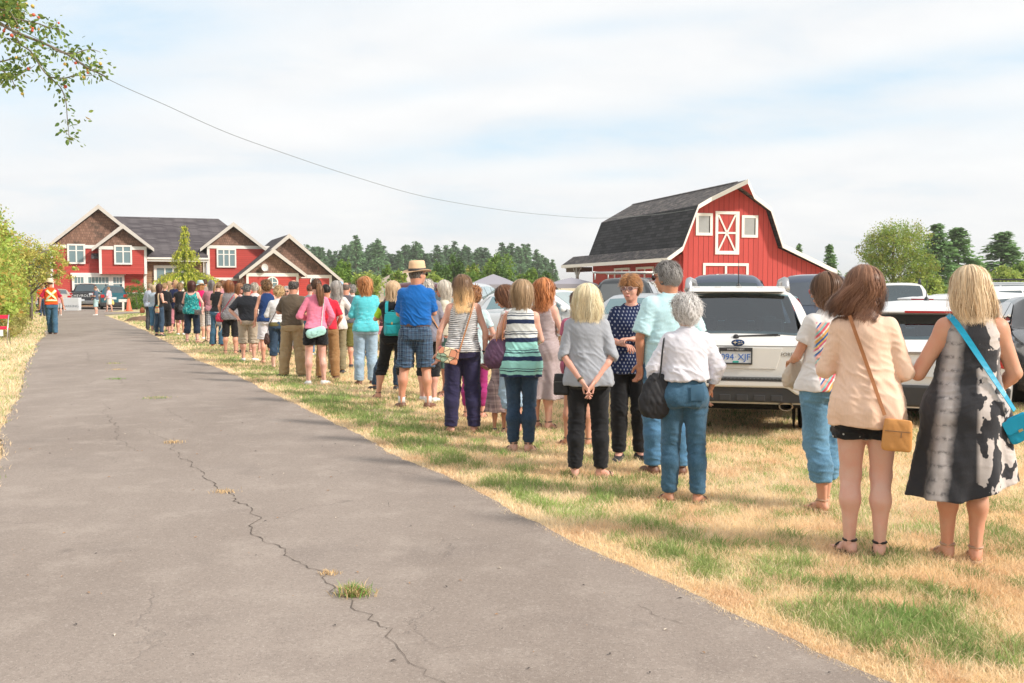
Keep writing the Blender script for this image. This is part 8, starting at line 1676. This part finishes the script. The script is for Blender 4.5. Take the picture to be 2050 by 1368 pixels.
# ================================================================ trees, shrubs, hedge
def leafmat(name, rough=.55, tl=.35):
 b = NB(name); b.done(b.attr(), rough, spec=.3); tr = b.n('ShaderNodeBsdfTranslucent'); b.L(b.attr(), tr.inputs[0]); mx = b.n('ShaderNodeMixShader'); mx.inputs[0].default_value = tl
 b.L(b.b.outputs[0], mx.inputs[1]); b.L(tr.outputs[0], mx.inputs[2]); b.L(mx.outputs[0], b.nt.nodes['Material Output'].inputs[0]); return b.m
M_LEAF = leafmat('leaf'); M_NEEDLE = leafmat('needle', .7, .4)
def bark(c): return plain('bark', c, .95, var=.35, nscale=9, bump=.5)
BARK = bark((.13, .10, .075)); BARKG = bark((.20, .17, .14))
def cards(C, size, rgb, asp=1.0, dirs=None, rng=RNG, flatz=.0):
 """one small folded leaf card per centre; dirs = long axis"""
 n = len(C); size = np.broadcast_to(size, n)[:, None]
 d = rng.normal(0, 1, (n, 3)) if dirs is None else dirs + rng.normal(0, .35, (n, 3)); d /= np.linalg.norm(d, axis=1, keepdims=True) + 1e-9
 u = rng.normal(0, 1, (n, 3)); u[:, 2] *= (1 - flatz) if flatz else 1; s = np.cross(d, u); s /= np.linalg.norm(s, axis=1, keepdims=True) + 1e-9
 a = C - d * size * .5; e = C + d * size * .5; w = s * size * .5 * asp; nr = np.cross(d, s) * size * .12
 V = np.stack([a, C + w - nr * 0 + nr, e, C - w + nr], 1).reshape(-1, 3); i = np.arange(n)[:, None] * 4
 return V, i + np.array([[0, 1, 2, 3]]), np.repeat(rgb, 4, 0)
def conifer_mesh(seed, h=1.0, r=.20, n=900, c=(.022, .052, .028), bare=.12, gap=.25):
 rg = np.random.default_rng(seed); C = []; D = []; nb = int(34 * (1 + gap)); K = []
 for b_ in range(nb * 4):
  z = bare + (1 - bare) * rg.random() ** .85; a = rg.uniform(0, 6.283); R = r * (1 - z) ** .8 * rg.uniform(.55, 1.15) + .012
  if rg.random() < .12: R *= 1.25
  m = max(3, int(n / (nb * 4) * (.4 + R / r * 1.2))); t = rg.uniform(.1, 1, m) ** .7
  x = np.cos(a) * R * t; y = np.sin(a) * R * t; zz_ = z - .10 * R / r * t ** 1.6 + .03 * t + rg.normal(0, .006, m); sp = .020 * (1.1 - t)
  C.append(np.stack([x + rg.normal(0, .012, m), y + rg.normal(0, .012, m), zz_ - np.abs(rg.normal(0, .012, m))], 1)); D.append(np.tile([np.cos(a), np.sin(a), -.45], (m, 1))); K.append(np.full(m, rg.uniform(.6, 1.45)))
 C = np.concatenate(C); D = np.concatenate(D); K = np.concatenate(K)[:, None]; C = np.concatenate([C, [[0, 0, .985 + .002 * i] for i in range(6)]]); D = np.concatenate([D, [[0, 0, 1]] * 6]); K = np.concatenate([K, np.ones((6, 1))])
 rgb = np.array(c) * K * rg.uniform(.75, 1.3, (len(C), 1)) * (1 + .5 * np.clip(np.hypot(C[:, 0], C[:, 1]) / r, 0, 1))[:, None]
 return cards(C, rg.uniform(.5, 1.1, len(C)) * (.044 if n < 2700 else .034), rgb, .62, D, rg)
def trunk_mb(h, r, seed=0, limbs=(), lean=(0, 0)):
 rn = random.Random(seed); m = MB(); pts = [(lean[0] * t ** 1.5 + rn.gauss(0, r * .15), lean[1] * t ** 1.5 + rn.gauss(0, r * .15), h * t) for t in (0, .15, .35, .6, .85, 1)]
 m.tube(pts, [r * 1.25, r, r * .82, r * .6, r * .35, r * .12], 8); return m, pts
_con = {}
def conifer(pos, h, r, label, group, variant=0, c=(.022, .052, .028), n=900, bare=.12, gap=.25, rot=None):
 key = (variant, c, n)
 if key not in _con:
  V, Q, C = conifer_mesh(40 + variant, 1, .20, n, c, bare, gap); o = mesh_np('crown', V, Q, M_NEEDLE, col=C, smooth=False); m, _ = trunk_mb(.97, .012, variant); t = m.build('trunk', BARK, smooth=True); _con[key] = (o.data, t.data); bpy.data.objects.remove(o); bpy.data.objects.remove(t)
 e = empty('conifer_tree', pos, random.uniform(0, 6.28) if rot is None else rot, label, 'conifer', group); e.scale = (r / .20, r / .20, h)
 for nm, d in zip(('crown', 'trunk'), _con[key]):
  o = bpy.data.objects.new(nm, d); COL.objects.link(o); o.parent = e
 return e
def blob_points(rg, n, lobes, shell=.55):
 """points in a union of lobes (x,y,z,rx,ry,rz), denser towards the outside, in uneven clumps"""
 P = []; w = np.array([l[3] * l[4] + l[3] * l[5] for l in lobes]); w = w / w.sum()
 for l, k in zip(lobes, (w * n).astype(int)):
  nc = max(6, k // 45); cd = rg.normal(0, 1, (nc, 3)); cd /= np.linalg.norm(cd, axis=1, keepdims=True); cr = rg.uniform(shell, 1.08, nc) ** .8
  cc = cd * cr[:, None]; pick = rg.integers(0, nc, k); q = cc[pick] + rg.normal(0, .15, (k, 3)) * rg.uniform(.5, 1.3, (nc, 1))[pick]; P.append(np.concatenate([q * np.array(l[3:6]) + np.array(l[:3]), pick[:, None] * .618 + l[0]], 1))
 return np.concatenate(P)
def foliage(name, n, lobes, size, cols, parent, seed=1, asp=.6, mat=None, shell=.55, zmin=.02, noise_s=1.2, flatz=0):
 rg = np.random.default_rng(seed); P = blob_points(rg, n, lobes, shell); P = P[P[:, 2] > zmin]; k = np.modf(np.abs(np.sin(P[:, 3] * 12.99)) * 437.5)[0][:, None]; cols = np.array(cols, float)
 f = np.clip(k * .6 + rg.random((len(P), 1)) * .4, 0, .999) * (len(cols) - 1); i = f.astype(int)[:, 0]; fr = f - i[:, None]; rgb = cols[i] * (1 - fr) + cols[np.minimum(i + 1, len(cols) - 1)] * fr
 rgb = rgb * rg.uniform(.7, 1.3, (len(P), 1)); V, Q, C = cards(P[:, :3], rg.uniform(.6, 1.3, len(P)) * size, rgb, asp, None, rg, flatz)
 return mesh_np(name, V, Q, mat or M_LEAF, parent, smooth=False, col=C)
def broad(name, label, cat, pos, lobes, n, size, cols, seed=1, group=None, trunk_r=.16, limbs=True, asp=.6, shell=.55):
 e = empty(name, pos, 0, label, cat, group); foliage('crown', n, lobes, size, cols, e, seed, asp, shell=shell)
 rn = random.Random(seed); m = MB(); zt = max(l[2] for l in lobes); m.tube([(0, 0, 0), (.05, 0, zt * .3), (-.05, .05, zt * .6), (.0, 0, zt)], [trunk_r * 1.2, trunk_r, trunk_r * .6, trunk_r * .15], 8)
 if limbs:
  for l in lobes:
   z0 = min(l[2] * .55, zt * .5); m.tube([(0, 0, z0), (l[0] * .5, l[1] * .5, (z0 + l[2]) / 2 + .1), (l[0], l[1], l[2] + l[5] * .3)], [trunk_r * .5, trunk_r * .3, trunk_r * .08], 6)
   for k in range(3): a = rn.uniform(0, 6.28); m.tube([(l[0] * .7, l[1] * .7, l[2] * .9), (l[0] + l[3] * .8 * math.cos(a), l[1] + l[4] * .8 * math.sin(a), l[2] + l[5] * rn.uniform(-.3, .8))], [trunk_r * .2, trunk_r * .04], 5)
 m.build('trunk', BARKG, e, smooth=True); return e
def xat(px, d): return (px - CX) / F * d
def zat(py, d): return H + (575 - py) / F * d
# --- conifer row between house and barn, about 380 m away
rn = random.Random(5); k = 0
tops = [(600, 497), (640, 492), (668, 496), (690, 488), (714, 474), (740, 490), (758, 480), (775, 498), (804, 484), (830, 488), (850, 486), (872, 496), (902, 486), (935, 494), (950, 488), (980, 496), (1000, 488), (1018, 490), (1045, 492), (1076, 497), (1098, 512), (1120, 536)]
LAB = 'dark conifer in the far row between house and barn'
px = 585
while px < 1116:
 y0 = np.interp(px, [t[0] for t in tops], [t[1] for t in tops]); d = rn.uniform(350, 420); top = y0 + rn.uniform(-4, 22) + (10 if rn.random() < .3 else 0); h = zat(top, d)
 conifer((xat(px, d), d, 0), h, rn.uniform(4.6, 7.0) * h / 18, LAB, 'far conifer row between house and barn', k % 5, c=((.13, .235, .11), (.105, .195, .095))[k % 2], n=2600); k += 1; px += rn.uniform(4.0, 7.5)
for (x_, y_, v) in ((714, 474, 1), (758, 480, 3)): d = 345; conifer((xat(x_, d), d, 0), zat(y_, d), 5.2, ('tallest spire-topped conifer of the far row, left of the hatted man', 'second tallest conifer of the far row behind the tall man')[v == 3], 'far conifer row between house and barn', v, c=(.13, .235, .11), n=2600)
# --- conifers on the right and behind the barn
for (x_, y_, d, r, lb, v) in ((1597, 489, 120, 1.3, 'conifer tip showing above the barn lean-to roof', 1), (1659, 492, 105, 1.6, 'narrow conifer just right of the barn roof edge', 2), (1872, 452, 125, 4.2, 'dark conifer directly right of the big maple', 3), (1915, 458, 130, 4.4, 'dark conifer with ragged top behind the blonde woman', 0),
                              (1950, 520, 150, 4.0, 'shorter dark conifer low behind the blonde hair', 4), (2003, 468, 140, 5.6, 'broad layered conifer standing alone at the right', 2), (2045, 528, 170, 6, 'conifer at the very right edge of the sky', 1), (1700, 545, 150, 2.6, 'small conifer low between barn and maple', 4)):
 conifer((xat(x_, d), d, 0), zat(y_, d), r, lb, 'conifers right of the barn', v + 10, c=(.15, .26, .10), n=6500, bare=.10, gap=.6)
GREENS = ((.10, .20, .035), (.18, .30, .05), (.27, .38, .08)); YG = ((.22, .34, .06), (.36, .46, .10), (.46, .50, .14)); DG = ((.055, .12, .03), (.10, .19, .045), (.17, .26, .06)); OLV = ((.16, .28, .05), (.25, .38, .07), (.36, .42, .09), (.42, .33, .10))
d = 95
broad('maple_tree', 'big broad maple with olive green crown rising right of the barn', 'tree', (xat(1786, d), d, 0), [(0, 0, 5.4, 2.5, 2.4, 2.3), (-1.9, .2, 5.0, 1.5, 1.5, 1.5), (1.6, 0, 5.6, 1.8, 1.6, 1.9), (.2, .3, 6.4, 1.3, 1.3, 1.2), (2.4, -.3, 3.6, 1.6, 1.5, 1.4), (-1.2, -.5, 3.4, 1.6, 1.5, 1.3), (.8, -.8, 3.0, 1.7, 1.3, 1.5), (2.9, 0, 2.2, 1.3, 1.2, 1.1), (-.2, -.8, 1.6, 2.0, 1.2, 1.2)], 26000, .17, OLV, 7, trunk_r=.2, shell=.45)
B = [  # px, top y, half width px, depth, colours, label, group
 (668, 538, 24, 96, 0, 'bright green young tree beside the garage roof end'), (690, 520, 13, 100, 0, 'slim bright green sapling above the shrubs right of the house'), (775, 538, 12, 120, 0, 'small bright green sapling left of the hatted man'), (735, 548, 34, 110, 1, 'yellow-green shrub behind the copper curls'), (705, 560, 26, 112, 1, 'low pale shrub behind the white tee man'), (800, 548, 20, 105, 3, 'olive brown shrub on the slope of the earth mound'),
 (865, 548, 22, 115, 1, 'pale yellow-green shrub right of the hatted man'), (885, 525, 20, 118, 2, 'pine sapling with a thin trunk right of the straw hat'), (910, 512, 17, 120, 2, 'tall slim leafy tree behind the ombre hair'), (945, 530, 15, 122, 3, 'reddish-leaved small tree left of the grey tent'), (950, 548, 22, 119, 0, 'low green shrub under the reddish tree'), (1000, 512, 30, 130, 0, 'large rounded light green tree over the grey tent'), (1003, 528, 14, 122, 2, 'darker small tree in front of the rounded light green one'),
 (1048, 552, 18, 118, 0, 'small round shrub right of the grey tent'), (1064, 541, 15, 125, 0, 'light green shrub left of the porch post'), (1088, 546, 18, 128, 2, 'green shrub just beside the barn porch'), (1700, 556, 26, 90, 0, 'low green bush right of the barn lean-to'), (1860, 560, 28, 80, 1, 'yellowing bush below the dark conifers'), (1955, 545, 30, 92, 0, 'bright green bush left of the farm shed'), (2005, 538, 34, 100, 1, 'light yellow-green bush above the parked SUVs'), (2048, 536, 30, 104, 0, 'green bush cut by the right edge'), (640, 558, 18, 105, 2, 'dark green shrub at the garage corner'), (1745, 566, 40, 85, 0, 'low green hedge bush under the maple')]
PAL = (GREENS, YG, DG, OLV)
for i, (px, ty, hw, d, p_, lb) in enumerate(B):
 h = zat(ty, d); r = hw / F * d; rn = random.Random(i); lob = [(0, 0, h * .55, r, r, h * .45)] + [(rn.uniform(-.6, .6) * r, rn.uniform(-.4, .2) * r, h * rn.uniform(.3, .8), r * .5, r * .5, h * .25) for _ in range(4)]
 broad('leafy_shrub' if h < 4 else 'leafy_tree', lb, 'shrub' if h < 4 else 'tree', (xat(px, d), d, 0), lob, int(2600 + hw * 60), .20 + .001 * d, PAL[p_], 60 + i, 'shrubs and small trees beyond the queue', trunk_r=.06)
# --- earth mound behind the shrubs
V = []; n = 26; xs = np.linspace(-1, 1, n)
for i in range(n):
 for j in range(n):
  x, y = xs[i], xs[j]; q = max(0, 1 - x * x - y * y) ** 1.1; V.append((x * 6.4, y * 5, q * 3.1 * (1 + .3 * float(fbm(x * 3, y * 3, 1.0, 3))) - .05))
o = mesh_np('earth_mound', V, [(i * n + j, (i + 1) * n + j, (i + 1) * n + j + 1, i * n + j + 1) for i in range(n - 1) for j in range(n - 1)], plain('mound_earth', (.46, .38, .30), .95, var=.3, nscale=1.5, bump=.4)); o.location = (xat(822, 118), 118, 0); tag(o, 'pale earth mound beyond the queue', 'mound', kind='structure')
# --- golden weeping cedar before the house
d = 74; ce = empty('weeping_cedar', (xat(372, d), d, 0), 0, 'golden weeping cedar with drooping tiers before the house front', 'cedar'); rg = np.random.default_rng(3); C = []; D = []; K = []; m = MB(); s_ = 1 / F * d
m.tube([(.15, 0, 0), (0, 0, 2.0), (.0, 0, 4.6), (.15, 0, 5.7), (.35, 0, 6.15)], [.10, .08, .05, .03, .015], 7)
for (z, R, na) in ((6.0, .22, 4), (5.6, .30, 5), (5.1, .36, 6), (4.6, .5, 6), (4.15, .95, 9), (3.85, 1.1, 8), (3.2, .7, 6), (2.9, 1.0, 7), (2.5, 2.2, 12), (2.2, 2.65, 11), (1.6, 1.1, 7), (1.1, .9, 6)):
 for a in np.linspace(0, 6.283, na, endpoint=False) + rg.uniform(0, 1): 
  R_ = R * rg.uniform(.75, 1.15); P_ = [Vector((math.cos(a) * R_ * t, math.sin(a) * R_ * t, z + .32 * math.sin(t * 1.9) * min(R_, 1) - .55 * t ** 2.4 * min(R_, 1.2))) for t in (0, .3, .6, .85, 1.0)]; m.tube(P_, [.035, .028, .02, .012, .006], 5)
  k_ = int(105 * R_ + 26); t = rg.uniform(.12, 1, k_); bx_ = np.interp(t, [0, .3, .6, .85, 1], [p.x for p in P_]); by_ = np.interp(t, [0, .3, .6, .85, 1], [p.y for p in P_]); bz_ = np.interp(t, [0, .3, .6, .85, 1], [p.z for p in P_]); dr = np.abs(rg.normal(0, .27, k_)) * (.3 + t)
  C.append(np.stack([bx_ + rg.normal(0, .06, k_), by_ + rg.normal(0, .06, k_), bz_ - dr], 1)); D.append(np.tile([math.cos(a) * .3, math.sin(a) * .3, -1.0], (k_, 1))); K.append(np.clip(t + rg.normal(0, .2, k_) - dr * .8, 0, 1))
C, D, K = np.concatenate(C), np.concatenate(D), np.concatenate(K)[:, None]; rgb = np.array([.24, .36, .05]) * (1 - K) + np.array([.78, .76, .12]) * K; V, Q, cc = cards(C, rg.uniform(.10, .22, len(C)), rgb * rg.uniform(.8, 1.2, (len(C), 1)), .35, D, rg)
mesh_np('crown', V, Q, M_NEEDLE, ce, smooth=False, col=cc); m.build('trunk', BARK, ce, smooth=True)
# --- little garden before the house
g = G(251, 621); broad('topiary_bush', 'clipped conical topiary bush behind the traffic cone', 'topiary', (g.x, g.y + 2, 0), [(0, 0, .8, .85, .85, .8), (0, 0, 1.4, .6, .6, .55)], 5000, .07, ((.06, .16, .025), (.14, .26, .05)), 3, limbs=False, trunk_r=.05, shell=.8)
g0, g1 = G(262, 619), G(345, 617); hg = empty('clipped_hedge', ((g0.x + g1.x) / 2, g0.y + 1.2, 0), 0, 'low clipped light green hedge in front of the house', 'hedge'); foliage('foliage', 15000, [(x, .15 * math.sin(x), .42, .7, .6, .42) for x in np.linspace(-(g1.x - g0.x) / 2, (g1.x - g0.x) / 2, 9)], .08, ((.14, .26, .03), (.30, .42, .07), (.42, .50, .12)), hg, 4, shell=.75); hg2 = MB(); [hg2.tube([(x, 0, 0), (x, 0, .5)], .02, 5) for x in (-1, 0, 1)]; hg2.build('stem', BARK, hg)
g = G(284, 612); broad('leafy_plant', 'small upright dark green plant by the stone base', 'plant', (g.x, g.y, 0), [(0, 0, .9, .35, .35, .6)], 900, .16, DG, 9, trunk_r=.03, limbs=False)
V = []; n = 22; xs = np.linspace(-1, 1, n)
for i in range(n):
 for j in range(n):
  x, y = xs[i], xs[j]; q = max(0, 1 - x * x - y * y) ** .8; V.append((x * .8, y * .6, q * .20 * (1 + .5 * float(fbm(x * 4, y * 4, 1.0, 8))) - .03))
o = mesh_np('soil_mound', V, [(i * n + j, (i + 1) * n + j, (i + 1) * n + j + 1, i * n + j + 1) for i in range(n - 1) for j in range(n - 1)], plain('brown_soil', (.17, .10, .065), .95, var=.4, nscale=6, bump=.6)); o.location = G(283, 643); tag(o, 'low brown soil heap beside the driveway near the queue start', 'soil heap')
# --- overgrown hedge along the left of the driveway
rg = np.random.default_rng(8); hg = empty('hedge', (-20, 38, 0), 0, 'tall overgrown green hedge with orange tinged leaves along the left verge', 'hedge'); lob = []
for t in np.linspace(0, 1, 17):
 px_ = 6 + 66 * t; d = 29.5 + 31 * t ** 1.15; x = xat(px_ - 30 - 6 * t, d) - .9; ht = np.interp(t, [0, .12, .3, .6, .8, 1], [3.7, 4.1, 4.4, 4.2, 3.9, 4.0]); w = 1.3 + .5 * t
 lob.append((x + 20, d - 38, ht * .50, w, 1.9, ht * .50)); lob.append((x - 1.4 + 20, d - 38 + rg.uniform(-1, 1), ht * .62, w * .9, 1.5, ht * .36)); lob.append((x + .7 + rg.uniform(-.3, .4) + 20, d - 38 + rg.uniform(-1, 1), ht * .22, .8, 1.0, ht * .24))
HC = ((.18, .31, .06), (.32, .46, .08), (.46, .56, .12), (.44, .46, .11), (.50, .38, .10), (.48, .24, .06))
foliage('foliage', 95000, lob, .15, HC, hg, 5, asp=.55, shell=.72)
# woody stems rising through the hedge
m = MB(); rr = random.Random(3)
for l in lob[::3]:
 for k in range(3): m.tube([(l[0] + rr.uniform(-.6, .3), l[1] + rr.uniform(-1, 1), 0), (l[0] + rr.uniform(-.8, .6), l[1] + rr.uniform(-1, 1), l[2] * 1.5)], [.05, .015], 5)
m.build('stem', BARK, hg, smooth=True)
foliage('undergrowth', 16000, [(l[0] + .9, l[1], .22, .9, 1.4, .35) for l in lob[::3]], .12, ((.50, .38, .16), (.34, .36, .10), (.60, .46, .22)), hg, 6, asp=.25)
d = 46; broad('autumn_tree', 'small orange-tinged tree leaning over the hedge towards the house gable', 'tree', (xat(62, d), d, 0), [(-.3, 0, 2.6, 1.3, 1.2, 1.2), (.6, 0, 3.0, .9, .9, .65), (1.25, .1, 2.7, .62, .6, .50), (1.55, 0, 2.25, .55, .5, .40), (-.6, 0, 3.3, 1.0, .8, .60), (.9, -.1, 2.1, .7, .6, .5)], 6500, .10, ((.26, .38, .07), (.42, .50, .12), (.62, .56, .16), (.70, .42, .10)), 12, trunk_r=.07, shell=.35)
# --- crab apple tree whose limbs hang in at the top left, about 5 m from the camera
DB = 5.2; zp = lambda a, b, dd=0: at(a / 4.275, b / 4.275, DB + dd)
tr = empty('crab_apple_tree', (-4.6, 5.4, 0), 0, 'crab apple tree with red and yellow fruit hanging in at the top left', 'tree'); T0 = Vector((-4.6, 5.4, 0))
tw = [([(-350, -60), (-120, 120), (0, 200), (110, 265), (240, 320), (360, 365), (500, 430), (600, 480), (700, 550), (780, 600), (850, 630), (905, 655)], .011, 0), ([(110, 265), (140, 320), (175, 380), (250, 430), (290, 480), (340, 560), (400, 640), (480, 710), (530, 770), (565, 880), (575, 1000), (585, 1100), (595, 1215)], .0055, .1),
      ([(440, 400), (520, 450), (640, 455), (730, 430), (800, 428), (862, 450)], .004, -.1), ([(-200, 560), (0, 530), (100, 505), (180, 490), (260, 470)], .005, .15), ([(-200, 130), (0, 150), (100, 160), (200, 175), (330, 205), (420, 235), (540, 262)], .006, -.15), ([(-250, -80), (0, 10), (100, 50), (150, 110), (190, 190)], .007, .2),
      ([(-200, 560), (0, 600), (60, 640), (110, 700), (130, 765)], .005, 0), ([(-100, 640), (60, 640), (160, 635), (240, 600), (300, 560)], .005, .2), ([(420, 660), (540, 670), (640, 650), (740, 650), (830, 640)], .004, .1), ([(340, 205), (410, 240), (470, 220), (490, 170)], .003, 0), ([(-120, 40), (0, 80), (80, 100), (130, 170), (170, 250)], .006, -.2), ([(560, 1130), (600, 1170), (650, 1200)], .002, 0), ([(180, 370), (90, 350), (20, 300)], .003, .1), ([(-60, -40), (60, 0), (140, 30), (210, 55)], .004, .1)]
m = MB(); LC = []; LD = []; FR = []; rg = np.random.default_rng(21)
for pts, r, dd in tw:
 P_ = smooth_path([zp(a, b_, dd) for a, b_ in pts], 6); n = len(P_); m.tube([p - T0 for p in P_], [r * (1 - .75 * i / n) for i in range(n)], 6)
 L_ = sum((P_[i + 1] - P_[i]).length for i in range(n - 1)); dens = 230 if pts[0][0] > -50 else 190
 for i in range(int(L_ * dens)):
  t = rg.uniform(.05, 1); p = P_[min(int(t * (n - 1)), n - 1)]; 
  if rg.random() < .28 and len(LC): p = Vector(LC[-1]) + Vector(rg.normal(0, .016, 3))
  off = Vector(rg.normal(0, .020, 3)); LC.append(p + off); dv = off.normalized() * .8 + Vector((.15, 0, -.55)); LD.append(dv)
  if rg.random() < .022: FR.append(p + Vector(rg.normal(0, .022, 3)) + Vector((0, 0, -.02)))
for _ in range(600): LC.append(zp(rg.uniform(-120, 190) + 0, rg.uniform(-60, 190), rg.uniform(-.3, .3))); LD.append(Vector(rg.normal(0, 1, 3)))
for _ in range(120): LC.append(zp(rg.uniform(-60, 150), rg.uniform(560, 690), rg.uniform(-.2, .2))); LD.append(Vector(rg.normal(0, 1, 3)))
for _ in range(26): FR.append(zp(rg.uniform(-20, 360), rg.uniform(-10, 330), rg.uniform(-.2, .2)))
m.tube([(-.3, .2, -.0), (-.1, .1, 1.2), (.2, 0, 2.2), (zp(-350, -60) - T0)], [.16, .13, .08, .014], 10); m.tube([(.2, 0, 2.2), (zp(-250, -80, .2) - T0)], [.05, .009], 8); m.tube([(.1, 0, 1.9), (zp(-200, 560, .15) - T0)], [.05, .007], 8)
m.tube([(.1, 0, 1.8), (.2, .1, 2.6), (-.4, .3, 3.6)], [.09, .07, .02], 8)
m.build('branch', BARKG, tr, smooth=True)
# leaves: pointed ovals folded along the midrib
LC = np.array([tuple(p - T0) for p in LC]); LD = np.array([tuple(v) for v in LD]); n = len(LC); LD /= np.linalg.norm(LD, axis=1, keepdims=True); S_ = np.cross(LD, rg.normal(0, 1, (n, 3))); S_ /= np.linalg.norm(S_, axis=1, keepdims=True); N_ = np.cross(LD, S_); sz = rg.uniform(.018, .034, n)[:, None]; V = []
prof_ = [(0, 0), (.25, .30), (.55, .34), (.82, .18), (1, 0)]
V = np.stack([LC + LD * sz * t for t, w in prof_] + [LC + LD * sz * t + S_ * sz * w * .8 + N_ * sz * .10 for t, w in prof_[1:4]] + [LC + LD * sz * t - S_ * sz * w * .8 + N_ * sz * .10 for t, w in prof_[1:4]], 1).reshape(-1, 3)
i0 = np.arange(n)[:, None] * 11; Q = np.concatenate([i0 + np.array([q]) for q in ((0, 1, 5, 5), (1, 2, 6, 5), (2, 3, 7, 6), (3, 4, 7, 7), (0, 8, 1, 1), (1, 8, 9, 2), (2, 9, 10, 3), (3, 10, 4, 4))])
fc = [list(dict.fromkeys(q)) for q in Q.tolist()]
rgb = np.array([.075, .155, .040]) * (1 - (k_ := rg.random((n, 1)))) + np.array([.28, .36, .08]) * k_; rgb = np.where(rg.random((n, 1)) < .02, [[.50, .34, .12]], rgb); mesh_np('leaves', V, fc, M_LEAF, tr, smooth=True, col=np.repeat(rgb, 11, 0))['kind'] = 'stuff'
fm = [plain('apple_red', (.55, .10, .05), .35, var=.4, nscale=40), plain('apple_yellow', (.62, .42, .10), .35, var=.3, nscale=40)]
base = MB().lathe([(.0105 * math.sin(a * .3927), -.0105 * math.cos(a * .3927)) for a in range(9)], 10); me = [base.build('apple', f_, None, smooth=True) for f_ in fm]
for i, p in enumerate(FR[:96]):
 o = me[i % 2].copy(); COL.objects.link(o); o.parent = tr; o.location = p - T0; s = rg.uniform(.55, .95); o.scale = (s, s, s * rg.uniform(.9, 1.1))
for q in me: bpy.data.objects.remove(q)
# --- thin summer haze
b = NB('haze_air'); b.nt.nodes.remove(b.b); v = b.n('ShaderNodeVolumePrincipled'); v.inputs['Color'].default_value = (1, .98, .94, 1); v.inputs['Density'].default_value = .00035; v.inputs['Anisotropy'].default_value = .3; b.L(v.outputs[0], b.nt.nodes['Material Output'].inputs['Volume'])
tag(MB().box((-3300, -3300, -1.2), (3300, 3320, 34)).build('haze', b.m), 'thin pale summer haze over the fields', 'haze', kind='stuff')
